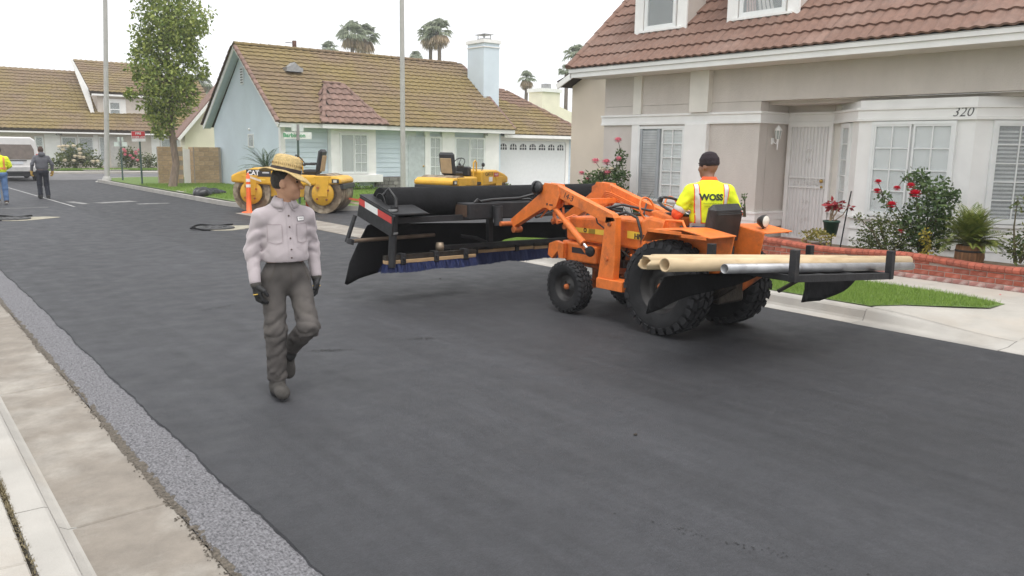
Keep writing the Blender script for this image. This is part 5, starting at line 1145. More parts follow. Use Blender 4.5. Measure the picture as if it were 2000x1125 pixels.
# rear fenders
for s, X0, X1 in ((-1, 6.10, 6.50), (1, 6.98, 7.43)):
    f = MB(); top = [(5.62, .96), (5.55, 1.075), (5.12, 1.11), (4.78, 1.06)]; 
    V = [(x, y, z) for y, z in top for x in (X0, X1)]+[(x, y, z-.012) for y, z in top for x in (X0, X1)]
    f.add(V, [(2*i, 2*i+1, 2*i+3, 2*i+2) for i in range(3)]+[(8+2*i, 8+2*i+2, 8+2*i+3, 8+2*i+1) for i in range(3)]+[(0, 2, 10, 8), (2, 4, 12, 10), (4, 6, 14, 12), (1, 9, 11, 3), (3, 11, 13, 5), (5, 13, 15, 7), (0, 8, 9, 1), (6, 7, 15, 14)])
    Xi = X1 if s < 0 else X0
    f.prism([(5.62, .96), (5.55, 1.07), (5.12, 1.105), (4.80, 1.055), (4.84, .82), (5.0, .62), (5.2, .56), (5.72, .60), (5.75, .8)], (Xi-.008, 0, 0), (0, 1, 0), (0, 0, 1), (.016, 0, 0))
    Xo = X0 if s < 0 else X1
    f.box((Xo-.006, 5.12, 1.05), (Xo+.006, 5.55, 1.085)); f.box((Xo-.0055, 4.82, 1.03), (Xo+.0055, 5.12, 1.065))
    f.build('fender', M_or, tr, .004)
MB().tube([(6.40, 5.62, 1.06), (6.40, 5.58, 1.15), (6.40, 5.36, 1.155), (6.40, 5.32, 1.08)], .014, 8).build('grab_rail', M_or, tr)
lampb = Vector((7.14, 4.93, 1.16)); MB().lathe([(.001, -.06), (.04, -.055), (.065, -.01), (.068, .02), (.06, .03)], 18, Matrix.Translation(lampb) @ Matrix.Rotation(R_(90), 4, 'X')).tube([lampb+Vector((0, 0, -.06)), lampb+Vector((0, .02, -.12))], .012, 8).build('rear_lamp', M_rim, tr)
MB().lathe([(.06, .028), (.04, .04), (.001, .044)], 18, Matrix.Translation(lampb) @ Matrix.Rotation(R_(90), 4, 'X')).build('lamp_lens', mat('lens', (.65, .62, .55), .1, spec=.8), tr)
# seat
st = MB().box((6.50, 5.16, .90), (6.94, 5.58, .99), None, .035).build('seat', M_black, tr)
sm_ = mat('seat_vinyl', (.022, .023, .025), .55, var=.2, scale=8, bump=.15, bscale=60)
Ms = Matrix.Translation((6.72, 5.15, .97)) @ Matrix.Rotation(R_(9), 4, 'X')
sb = MB().box((-.245, -.06, -.02), (.245, .055, .37), Ms, .05).build('seat_back', sm_, tr); MB().box((-.21, -.068, .0), (.21, -.061, .30), Ms, .003).build('back_shell', M_rim, sb); MB().tube([Ms @ Vector((-.19, -.07, .28)), Ms @ Vector((.19, -.07, .28))], .006, 6).build('piping', sm_, sb)
MB().box((6.66, 5.0, .72), (6.78, 5.14, .92)).tube([(6.72, 5.05, .6), (6.72, 5.05, .95)], .04, 10).build('seat_post', M_grease, tr)
# steering wheels: big black one, spokes, small orange ring
Mw = Matrix.Translation((6.70, 5.70, 1.275)) @ Matrix.Rotation(R_(24), 4, 'X')
swl = MB().tube([Mw @ Vector((.205*math.cos(a), .205*math.sin(a), 0)) for a in np.linspace(0, 2*PI, 33)], .015, 8, False).ball(tuple(Mw @ Vector((0, 0, -.01))), .045, 12, (1, 1, .6)).build('steering_wheel', M_black, tr)
for k in range(3): a = k*2*PI/3+.5; MB().tube([Mw @ Vector((0, 0, -.02)), Mw @ Vector((.2*math.cos(a), .2*math.sin(a), 0))], .009, 6).build('spoke', M_chrome, swl)
MB().tube([Mw @ Vector((0, 0, 0)), Mw @ Vector((0, 0, -.22))], .024, 10).build('steering_column', M_black, tr)
MB().tube([Mw @ Vector((-.17, .1, 0)), Mw @ Vector((-.17, .1, .06))], .022, 8).build('spinner_knob', M_black, swl)
Mo = Matrix.Translation((6.55, 5.98, 1.23)) @ Matrix.Rotation(R_(70), 4, 'X'); MB().tube([Mo @ Vector((.11*math.cos(a), .13*math.sin(a), 0)) for a in np.linspace(0, 2*PI, 25)], .011, 7, False).build('guard_hoop', M_or, tr)
Mo = Matrix.Translation((6.95, 5.98, 1.23)) @ Matrix.Rotation(R_(70), 4, 'X'); MB().tube([Mo @ Vector((.11*math.cos(a), .13*math.sin(a), 0)) for a in np.linspace(0, 2*PI, 25)], .011, 7, False).build('guard_hoop', M_or, tr)
for a, b in (((6.60, 5.5, .80), (6.50, 5.46, 1.08)), ((6.86, 5.45, .8), (6.95, 5.40, 1.06))): MB().tube([a, b], .008, 6).ball(b, .022, 8).build('lever', M_black, tr)
# ---- rear rack (left side higher, as it hangs)
RYr, RYf = 3.86, 4.72
def rk(x, y, z=0): return Vector((x, y, .808-(x-6.03)*.070+z))
XA, XB = 6.06, 7.68
ra = MB().beam(rk(XA, RYr), rk(XB, RYr), .05, .06).build('rack', M_steel, tr)
for a, b in ((rk(XA, RYf), rk(XB, RYf)), (rk(XA, RYr+.025), rk(XA, RYf+.28)), (rk(XB, RYr+.025), rk(XB, RYf+.1)), (rk(6.60, RYr+.025), rk(6.60, 5.05)), (rk(7.1, RYr+.025), rk(7.1, 5.05))): MB().beam(a, b, .048, .052).build('rack_rail', M_steel, ra)
for x, y in ((XA, RYr-.002), (XB, RYr-.002), (XA, RYf), (XB, RYf)): MB().box((x-.032, y-.032, rk(x, y).z-.03), (x+.032, y+.032, rk(x, y).z+(.245 if y < 4 else .21)), None, .004).build('rack_post', M_steel, ra)
MB().beam((6.55, 4.75, .70), (6.60, 5.05, .42), .04, .06).beam((6.95, 4.75, .68), (6.88, 5.05, .42), .04, .06).beam((6.72, 4.72, .72), (6.72, 5.0, .80), .04, .05).build('hitch_link', M_ors, tr)
MB().beam((6.3, 4.62, .62), (6.55, 5.05, .40), .03, .05).beam((6.98, 4.6, .5), (7.2, 4.5, .62), .03, .03).build('stabiliser_bar', M_grease, tr)

# pipes lying on the rack: separate things
def pipe(label, x0, x1, y, dz, r, m, wall=.012, ragged=False, dy=0):
    a = rk(x0, y, dz); b = rk(x1, y+dy, dz); t = thing('pipe', (0, 0, 0), label, 'pipe', 'pipes carried on the tractor rack'); d = (b-a).normalized(); n = 22
    sx = d.cross(Vector((0, 0, 1))).normalized(); up = sx.cross(d); V = []; F = []
    for q, (p, rr) in enumerate(((a, r), (b, r), (b, r-wall), (a, r-wall))):
        for k in range(n):
            an = 2*PI*k/n; e = 0
            if ragged and q in (0, 3): e = .018*math.sin(an*3)+random.uniform(-.012, .012)
            rr2 = rr*(1+(.05*math.cos(6*an) if ragged and q in (0, 3) else 0)); V.append(p+d*e+(sx*math.cos(an)+up*math.sin(an))*rr2)
    for q in range(4):
        for k in range(n): F.append((q*n+k, q*n+(k+1) % n, ((q+1) % 4)*n+(k+1) % n, ((q+1) % 4)*n+k))
    MB().add(V, F, True).build('barrel', m, t); return t
M_card = mat('cardboard_tube', (.56, .43, .27), .8, var=.15, scale=6, col2=(.45, .31, .17), c2pos=(.55, .72), c2scale=5, coord='World', stretch=(.5, 2, 2))
M_gpipe = mat('galvanised_pipe', (.36, .36, .37), .5, .6, var=.2, scale=7, bump=.08, bscale=40, col2=(.22, .19, .17), c2pos=(.58, .7), c2scale=6, coord='World')
e1 = onY(1262, 524, 4.28); e2 = onY(1302, 522, 4.14); e3 = onY(1415, 524, 4.02)
pipe('tan cardboard tube with a crushed ragged end, longest on the rack', e1.x, 8.95, 4.30, .090, .057, M_card, .011, True)
pipe('tan cardboard tube with a clean round end lying beside the ragged one', e2.x, 8.1, 4.16, .088, .056, M_card, .010)
pipe('dull galvanised steel pipe lying on the rear edge of the rack', e3.x, 8.45, 4.02, .07, .040, M_gpipe, .005)
pipe('third tan tube mostly hidden behind the other tubes', e1.x+.25, 7.9, 4.44, .088, .052, M_card, .012)
# drag mat draped over the rack with its two corners hanging
def cloth(name, pts, m, parent, fn, th=.012, sub=7):
    """triangulated sheet from an outline [(u,v)], mapped by fn to 3D, thickened"""
    bm = bmesh.new(); vs_ = [bm.verts.new((a, b, 0)) for a, b in pts]; f = bm.faces.new(vs_); bmesh.ops.triangulate(bm, faces=[f])
    for _ in range(sub-3): bmesh.ops.subdivide_edges(bm, edges=[e for e in bm.edges if e.calc_length() > .09], cuts=1, use_grid_fill=True); bmesh.ops.triangulate(bm, faces=bm.faces)
    for v in bm.verts: v.co = fn(v.co.x, v.co.y)
    me = bpy.data.meshes.new(name); bm.to_mesh(me); bm.free(); me.polygons.foreach_set('use_smooth', [True]*len(me.polygons)); o = put(name, me, m, parent)
    s = o.modifiers.new('thick', 'SOLIDIFY'); s.thickness = th; return o
dm = thing('drag_mat', (0, 0, 0), 'black rubber drag mat slung under the tubes with hanging corners', 'mat')
def pl(px, Yp): return [(onY(x, y, Yp).x, onY(x, y, Yp).z) for x, y in px]
Lf = pl([(1257, 612), (1262, 588), (1285, 562), (1300, 541), (1420, 531), (1500, 533), (1475, 543), (1415, 558), (1350, 580), (1295, 604)], 4.45)
cloth('left_flap', Lf, M_mat, dm, lambda a, b: Vector((a, 4.45+.05*math.sin(a*5)-.05*(b-.7), b)))
Rf = pl([(1583, 550), (1582, 566), (1573, 592), (1604, 588), (1640, 568), (1672, 545)], 3.98)
cloth('right_flap', Rf, M_mat, dm, lambda a, b: Vector((a, 3.98+.04*math.sin(a*6)+.06*(b-.6), b)))
MB().add([rk(5.55, 4.1, .030), rk(6.9, 4.2, .030), rk(6.9, 4.68, .030), rk(5.6, 4.66, .030), rk(5.55, 4.1, .036), rk(6.9, 4.2, .036), rk(6.9, 4.68, .036), rk(5.6, 4.66, .036)], [(0, 3, 2, 1), (4, 5, 6, 7), (0, 1, 5, 4), (1, 2, 6, 5), (2, 3, 7, 6), (3, 0, 4, 7)]).build('folded_sheet', M_mat, dm)

# ------------------------------------------------------------------ broom frame carried by the loader
sp = thing('broom_frame', (0, 0, 0), 'wide black steel broom frame with blue bristles hung on the tractor loader', 'broom frame')
YN = 8.40; XL, XR = 4.78, 8.70
MB().beam((XL, YN+.05, .985), (XR, YN+.05, .985), .07, .07).build('top_beam', M_steel, sp); MB().beam((XL, YN+.62, 1.0), (XR, YN+.62, 1.0), .07, .07).build('top_beam', M_steel, sp)
MB().box((XL+.05, YN+.086, .972), (XR-.1, YN+.585, .99)).build('deck_plate', M_steel, sp)
MB().box((5.85, YN-.10, .97), (7.15, YN+.22, 1.165), None, .008).build('hitch_box', M_steel, sp); MB().box((5.835, YN-.06, 1.0), (5.8495, YN+.18, 1.14)).build('box_end', mat('rust', (.09, .05, .03), .9, var=.4), sp)
MB().tube([(6.24, YN-.20, .885), (6.24, YN-.17, 1.125)], .058, 16, rs=[.055, .062]).build('socket_tube', M_steel, sp); MB().lathe([(.05, 0), (.066, .0), (.066, .012), (.05, .012)], 16, Matrix.Translation((6.24, YN-.17, 1.12))).build('socket_rim', M_steel, sp)
# end post with wire lashings, far strut, tubes
MB().tube([(4.79, YN-.02, .44), (4.84, YN-.02, 1.16)], .048, 14).build('end_post', M_steel, sp)
for z in (.83, 1.10): MB().tube([(4.82+.052*math.cos(a), YN-.02+.052*math.sin(a), z+.012*a/6.28) for a in np.linspace(0, 12.5, 40)], .005, 5, False).build('wire_lashing', gal, sp)
MB().tube([(4.86, YN-.02, 1.05), (4.90, YN+.05, 1.24), (4.83, YN+.10, 1.36), (4.78, YN+.14, 1.28)], .02, 8).build('hook', M_hose, sp)
MB().tube([(4.50, 8.95, .70), (4.62, 8.95, 1.02)], .026, 10).build('far_strut', M_steel, sp); MB().tube([(4.46, YN+.35, .735), (5.6, YN+.30, .755)], .024, 10).build('lower_tube', mat('rusty_tube', (.12, .085, .06), .7, .3, var=.3), sp)
MB().tube([(4.44, YN+.35, .70), (4.46, YN+.35, .76)], .045, 10).build('tube_clamp', M_steel, sp)
for x in (6.47, 7.9): MB().beam((x, YN+.3, .52), (x, YN+.3, .97), .07, .07).build('hanger', M_steel, sp)
MB().tube([(6.0, YN+.3, .72), (6.25, YN+.3, .68), (6.45, YN+.3, .60)], .022, 8).build('brace', M_steel, sp)
# tape board at the end
bA, bB = Vector((4.70, 8.98, 1.23)), Vector((4.76, 8.27, 1.035)); bd_ = (bB-bA).normalized(); upb = Vector((0, 0, 1))
MB().beam(bA+upb*-.10, bB+upb*-.10, .03, .25).build('end_board', M_steel, sp); MB().prism([(0, 0), (.5, 0), (.45, .015), (.0, .015)], bA+upb*.028, (1, 0, 0), (0, 0, 1), bB-bA).build('end_shelf', M_steel, sp)
tp_m = {0: mat('red_tape', (.50, .035, .03), .4, var=.1), 1: mat('white_tape', (.70, .70, .68), .4, var=.1)}
for k, (t0, t1) in enumerate(((.02, .20), (.20, .58), (.58, .98))):
    p0 = bA.lerp(bB, t0); p1 = bA.lerp(bB, t1); o_ = Vector((-.0165, -.0015, 0)); MB().quad(p0+o_+upb*.005, p1+o_+upb*.005, p1+o_+upb*-.075, p0+o_+upb*-.075).build('reflective_tape', tp_m[k % 2], sp)
# brooms: wooden block, bristles, clamps
M_wood = mat('broom_wood', (.38, .25, .13), .8, var=.35, scale=10, stretch=(.4, 3, 3), coord='World'); M_bris = leafmat('blue_bristle', (.010, .015, .060), (.025, .04, .13), .6, .1)
def broom(x0, x1, y, zt, h, clamps):
    MB().beam((x0, y, zt+.075), (x1, y, zt+.075), .08, .055).build('broom_channel', M_grease, sp)
    bb = MB().box((x0, y-.045, zt), (x1, y+.045, zt+.045), None, .006).build('broom', M_wood, sp); n = int((x1-x0)*1500); r = np.random.default_rng(int(x0*10)); bx_ = r.uniform(x0, x1, n); by = y+r.uniform(-.045, .045, n)
    fl = np.where(bx_ < x0+.1, (bx_-x0-.1)*.5, 0); tx = bx_+r.normal(0, .012, n)+fl; ty = by*1+r.normal(0, .02, n)-.02; tz = zt-h*(1+.08*np.sin(bx_*9)+r.normal(0, .04, n)); V = np.zeros((n, 4, 3)); w = .004
    V[:, 0] = np.stack([bx_-w, by, np.full(n, zt+.004)], 1); V[:, 1] = np.stack([bx_+w, by, np.full(n, zt+.004)], 1); V[:, 2] = np.stack([tx+w, ty, tz], 1); V[:, 3] = np.stack([tx-w, ty, tz], 1)
    tag(put('bristles', quads_mesh('bristles', V, 4), M_bris, bb), kind='stuff')
    for cx in clamps: MB().box((cx-.035, y-.06, zt-.012), (cx+.035, y+.06, zt+.12), None, .006).tube([(cx, y-.062, zt+.06), (cx, y-.085, zt+.06)], .014, 8).build('broom_clamp', M_steel, bb)
broom(4.72, 6.02, YN+.02, .475, .10, (4.95, 5.42, 5.86)); broom(5.95, 7.30, YN+.42, .46, .14, (6.3, 7.0)); broom(7.32, 8.65, YN+.42, .45, .14, (7.6, 8.3))
MB().beam((5.6, YN+.22, .60), (8.6, YN+.36, .56), .07, .05).build('rear_channel', M_steel, sp)
MB().lathe([(.001, 0), (.05, 0), (.055, .05), (.045, .1), (.001, .1)], 12, Matrix.Translation((5.55, YN+.1, .58))).build('spring_can', mat('dirty_can', (.28, .22, .16), .5, .4, var=.4), sp)
# hoses over the box
MB().tube([(6.0, YN+.0, 1.17), (6.25, YN-.02, 1.20), (6.7, YN-.03, 1.21), (7.0, YN-.1, 1.28), (7.05, YN-.4, 1.25), (6.75, YN-.9, 1.25)], .018, 8).tube([(6.05, YN+.03, 1.17), (6.3, YN+.02, 1.19), (6.9, YN+.0, 1.19), (7.0, 8.0, 1.05), (6.6, 7.9, 1.0)], .016, 8).tube([(5.98, YN-.02, 1.165), (6.03, YN-.03, 1.215), (6.1, YN-.02, 1.17)], .014, 8).build('hose', M_hose, sp)
# black roller of matting lying on top, and the curtain behind
rl = thing('mat_roll', (0, 0, 0), 'long black roll of matting lying on top of the broom frame', 'roll')
n = 40; sp_ = []
for k in range(n+1): a = 2*PI*k/n; sp_.append((.195*math.cos(a), .195*math.sin(a)))
MB().prism(sp_[:-1], (4.86, YN+.36, 1.165), (0, 1, 0), (0, 0, 1), (3.78, 0, 0)).build('outer_wrap', M_mat, rl, .006)
for p in rl.children[0].data.polygons: p.use_smooth = abs(p.normal.x) < .5
V = [(4.853, YN+.36+(.03+.012*t)*math.cos(t*1.0), 1.165+(.03+.012*t)*math.sin(t*1.0)) for t in np.linspace(0, 13, 80)]; MB().tube(V, .004, 4, False).build('spiral_edge', mat('grey_edge', (.07, .07, .07), .8), rl)
ct = thing('rubber_curtain', (0, 0, 0), 'torn black rubber curtain hanging behind the blue brooms', 'curtain')
cp = pl([(716, 440), (740, 432), (800, 436), (1250, 432), (1250, 470), (1150, 468), (1010, 463), (985, 467), (945, 486), (900, 500), (850, 506), (800, 512), (768, 522), (735, 532), (712, 537), (697, 541), (672, 553), (667, 551), (678, 510), (698, 470)], 9.02)
cloth('sheet', cp, M_mat, ct, lambda a, b: Vector((a-.05*max(0, .75-b), 9.02-.10*math.sin(a*3.1)*(1-b)-.12*max(0, 5.1-a)*(1-b), b)), .01)

# ------------------------------------------------------------------ tandem rollers
M_cat = mat('yellow_paint', (.66, .36, .025), .45, var=.1, scale=5, col2=(.45, .25, .04), c2pos=(.6, .75), c2scale=4)
M_drum = mat('drum_steel', (.17, .125, .08), .55, .5, var=.3, scale=6, col2=(.36, .30, .22), c2pos=(.5, .65), c2scale=3)
def roller(name, label, loc, rz, group):
    t = thing(name, loc, label, 'roller', group, rz)
    def B(nm, lo, hi, m, bev=.03, par=None): return MB().box(lo, hi).build(nm, m, par or t, bev)
    for s in (-1, 1):
        cx = s*1.02; Md = Matrix.Translation((cx, 0, .53)) @ Matrix.Rotation(R_(90), 4, 'X')
        d = MB().lathe([(.001, .52), (.40, .52), (.40, .60), (.53, .60), (.53, -.60), (.40, -.60), (.40, -.52), (.001, -.52)], 44, Md).build('drum', M_drum, t)
        for p in d.data.polygons: p.use_smooth = len(p.vertices) == 4 and abs(p.normal.y) < .3
        for q in (-1, 1):
            MB().lathe([(.001, 0), (.30, 0), (.32, .03), (.30, .06), (.001, .06)], 24, Matrix.Translation((cx, q*.58, .53)) @ Matrix.Rotation(R_(90), 4, 'X')).build('drum_hub', M_cat, t)
            MB().prism([(cx-.14, .45), (cx+.14, .45), (cx+.20, .95), (cx+.26, 1.0), (cx-.26, 1.0), (cx-.20, .95)], (0, q*.64-.03, 0), (1, 0, 0), (0, 0, 1), (0, .06, 0)).build('yoke', M_cat, t, .015)
            for a in (.5, 2.2, 3.9, 5.4): MB().lathe([(.03, 0), (.03, .03), (.001, .03)], 8, Matrix.Translation((cx+.2*math.cos(a), q*.64-(0 if q > 0 else .03), .53+.2*math.sin(a))) @ Matrix.Rotation(R_(90)*-q, 4, 'X'), False).build('bolt', M_ors, t)
    MB().prism([(-1.58, .80), (-.05, .72), (-.05, 1.18), (-.90, 1.20), (-1.36, 1.08), (-1.58, .98)], (0, -.66, 0), (1, 0, 0), (0, 0, 1), (0, 1.32, 0)).build('engine_hood', M_cat, t, .05)
    MB().prism([(.20, .72), (1.56, .80), (1.56, .92), (1.40, 1.0), (.20, 1.02)], (0, -.66, 0), (1, 0, 0), (0, 0, 1), (0, 1.32, 0)).build('front_hood', M_cat, t, .05)
    B('chassis', (-.6, -.5, .42), (.6, .5, .80), M_cat); B('platform', (-.15, -.62, .78), (.25, .62, .86), M_black, .01)
    wd_ = mat('white_decal', (.8, .8, .8), .5); y_ = -.665
    pn = MB().box((-1.12, y_, .96), (-.42, y_+.01, 1.15)).build('side_panel', M_black, t); put_text('CAT', .17, wd_, pn, (-.92, y_-.004, 1.055), (1, 0, 0), (0, 0, 1), bold=.006)
    MB().box((-.66, y_-.004, 1.05), (-.47, y_, 1.09)).build('model_plate', mat('grey_decal', (.5, .5, .5), .5), pn); MB().box((-.80, y_-.002, .86), (-.58, y_+.003, .90)).build('warning_label', M_yel, t)
    put_text('CAT-3', .15, M_black, t, (-.42, -y_+.003, 1.08), (-1, 0, 0), (0, 0, 1)); sk = MB().box((-.98, -y_-.003, 1.0), (-.70, -y_+.002, 1.12)).build('red_sticker', mat('red_tape', (.5, .035, .03)), t); put_text('TRUST', .075, wd_, sk, (-.84, -y_+.005, 1.06), (-1, 0, 0), (0, 0, 1))
    MB().box((-.62, -y_-.003, .86), (-.42, -y_+.002, 1.0)).build('white_label', wd_, t)
    for q in (-1, 1):
        yq = q*.665; hl = MB().box((1.30, min(yq, yq+q*.01), .82), (1.50, max(yq, yq+q*.01), .93)).build('lamp_recess', M_black, t); MB().box((1.34, min(yq, yq+q*.014), .84), (1.44, max(yq, yq+q*.014), .91)).build('headlight', mat('lens', (.65, .62, .55), .1), hl)
    B('bumper', (1.5, -.6, .66), (1.60, .6, .80), M_black, .015); B('scraper', (.47, -.58, .35), (.5, .58, .5), M_black, .005)
    # seat faces the engine hood (-x)
    MB().box((.35, -.25, 1.06), (.75, .25, 1.16), None, .03).build('seat', sm_, t); Mb = Matrix.Translation((.76, 0, 1.12)) @ Matrix.Rotation(R_(10), 4, 'Y'); MB().box((-.06, -.27, -.02), (.06, .27, .60), Mb, .06).build('seat_back', sm_, t); MB().box((.061, -.19, .0), (.085, .19, .44), Mb, .01).build('seat_shell', mat('tan_shell', (.42, .30, .17), .7), t)
    for q in (-.28, .28): MB().box((.40, q-.03, 1.28), (.72, q+.03, 1.34), None, .012).build('armrest', M_black, t)
    MB().box((-.02, -.30, 1.02), (.14, .30, 1.30), None, .03).build('console', M_black, t); MB().box((.30, -.2, .95), (.7, .2, 1.06)).build('seat_base', M_black, t)
    Mw_ = Matrix.Translation((.20, 0, 1.40)) @ Matrix.Rotation(R_(50), 4, 'Y'); MB().tube([Mw_ @ Vector((.19*math.cos(a), .19*math.sin(a), 0)) for a in np.linspace(0, 2*PI, 25)], .016, 7, False).tube([Mw_ @ Vector((0, 0, -.2)), Mw_ @ Vector((0, 0, 0))], .03, 8).tube([Mw_ @ Vector((-.18, 0, 0)), Mw_ @ Vector((.18, 0, 0))], .012, 6).build('steering_wheel', M_black, t)
    for q in (.45, -.45): MB().tube([(.12, q, 1.0), (.10, q, 1.42), (.02, q, 1.48), (-.05, q, 1.42), (-.05, q, 1.1)], .024, 8).build('handrail', M_cat, t)
    MB().tube([(-.15, .55, 1.1), (-.22, .58, 1.34)], .012, 6).ball((-.22, .58, 1.36), .06, 10, (.5, 1, 1.1)).build('mirror', M_black, t)
    return t
ra_, rb_ = gnd(493, 414), gnd(632, 417); rc_ = (ra_+rb_)/2; ang = math.atan2(rb_.y-ra_.y, rb_.x-ra_.x); L0 = (rb_-ra_).length
nrm = Vector((math.sin(ang), -math.cos(ang), 0)); rc_ = rc_-nrm*.58
r1 = roller('road_roller', 'yellow tandem roller parked on the corner kerb behind the man in the straw hat', rc_, ang, 'yellow road rollers')
r1.scale = (L0/2.04, 1, 1.02)
q2 = at(905, 400, Vector((12.9, 19.3, 0)))
r2 = roller('road_roller', 'yellow tandem roller with tan seat shell parked in the side street behind the mat roll', (14.0, 20.2, 0), R_(180+22), 'yellow road rollers')
# ------------------------------------------------------------------ people
def bvh(o):
    me = o.data; return BVHTree.FromPolygons([tuple(v.co) for v in me.vertices], [tuple(p.vertices) for p in me.polygons])
def conform(me, bv, d, off=.004):
    """press a flat mesh (drawn in local x,z) onto a surface along direction d (+1: seen from +y, -1: from -y)"""
    for v in me.vertices:
        h = bv.ray_cast(Vector((v.co.x, d*1.0, v.co.z)), Vector((0, -d, 0)))
        v.co.y = (h[0].y if h[0] is not None else 0)+d*off+d*(v.co.y)
    me.update(); return me
def patch(name, pts, n, w, bv, d, m, parent, off=.004):
    """ribbon following a polyline in (x,z), width w, laid on the surface"""
    P = []
    for a, b in zip(pts[:-1], pts[1:]): P += [(a[0]+(b[0]-a[0])*i/n, a[1]+(b[1]-a[1])*i/n) for i in range(n)]
    P.append(pts[-1]); mb = MB(); V = []
    for i, p in enumerate(P):
        q = P[min(i+1, len(P)-1)]; r = P[max(i-1, 0)]; dx, dz = q[0]-r[0], q[1]-r[1]; l = math.hypot(dx, dz); nx, nz = -dz/l, dx/l
        for s in (-.5, -.17, .17, .5): V.append((p[0]+nx*w*s, 0, p[1]+nz*w*s))
    mb.add(V, [(i*4+k, i*4+k+1, i*4+k+5, i*4+k+4) for i in range(len(P)-1) for k in range(3)], True)
    return put(name, conform(mb.mesh(name), bv, d, off), m, parent)
def V3(p): return np.array(p, float)
def head_sdf(c, yaw, pitch=0):
    Rm = rotz(yaw) @ np.array([[1, 0, 0], [0, math.cos(pitch), -math.sin(pitch)], [0, math.sin(pitch), math.cos(pitch)]]); c = V3(c)
    T = lambda p: c+Rm @ V3(p)
    def E(p, r): return ell(T(p), r, Rm)
    fs = su([E((0, -.008, .015), (.077, .097, .108)), E((0, .03, -.06), (.060, .066, .065)), E((0, .075, -.095), (.026, .022, .022)), E((.038, .062, -.03), (.028, .028, .03)), E((-.038, .062, -.03), (.028, .028, .03))], .03)
    fn = su([fs, cap(T((0, .090, .012)), T((0, .116, -.030)), .010, .015), E((0, .086, .03), (.05, .014, .014))], .014)
    fm = su([fn, E((0, .092, -.060), (.024, .012, .007)), E((0, .090, -.072), (.021, .012, .008)), E((.079, -.008, -.012), (.010, .024, .034)), E((-.079, -.008, -.012), (.010, .024, .034))], .007)
    def f(P):
        d = fm(P)
        for s in (-1, 1): d = np.maximum(d, -E((s*.033, .103, .010), (.020, .018, .011))(P))
        return d
    return f, T, Rm
def hand_sdf(wr, ax, pn, side, curl=.5):
    """wr wrist point, ax finger direction, pn palm normal; side=+1 right hand"""
    ax = V3(ax)/np.linalg.norm(ax); pn = V3(pn); pn = pn-ax*(pn@ax); pn /= np.linalg.norm(pn); sd = np.cross(ax, pn)*side; wr = V3(wr)
    Rm = np.stack([sd, ax, pn], 1); fs = [ell(wr+ax*.055, (.043, .055, .019), Rm), cap(wr-ax*.02, wr+ax*.02, .031, .030)]
    for k, (o, l) in enumerate(((.033, .072), (.011, .082), (-.011, .077), (-.032, .060))):
        p = wr+ax*.095+sd*o; q = p+(ax*math.cos(curl)+pn*math.sin(curl))*l*.45; r = q+(ax*math.cos(curl*2.3)+pn*math.sin(curl*2.3))*l*.35; t = r+(ax*math.cos(curl*3.2)+pn*math.sin(curl*3.2))*l*.25
        fs += [cap(p-ax*.02, q, .0115, .0105), cap(q, r, .0105, .0098), cap(r, t, .0098, .0085)]
    p = wr+ax*.03+sd*.035; q = p+(sd*.7+ax*.6+pn*.35)*.045; r = q+(ax*.9+sd*.1+pn*.45)*.04
    fs += [cap(p, q, .017, .013), cap(q, r, .013, .010)]
    return su(fs, .009)
def bb(f_pts, pad): a = np.array(f_pts); return a.min(0)-pad, a.max(0)+pad
SKIN = mat('tan_skin', (.46, .25, .16), .55, var=.08, scale=20, bump=.08, bscale=90); SKIN2 = mat('brown_skin', (.26, .13, .08), .55, var=.08, scale=20)
HAIR = mat('dark_hair', (.018, .014, .012), .6, var=.3, scale=40, bump=.5, bscale=120)
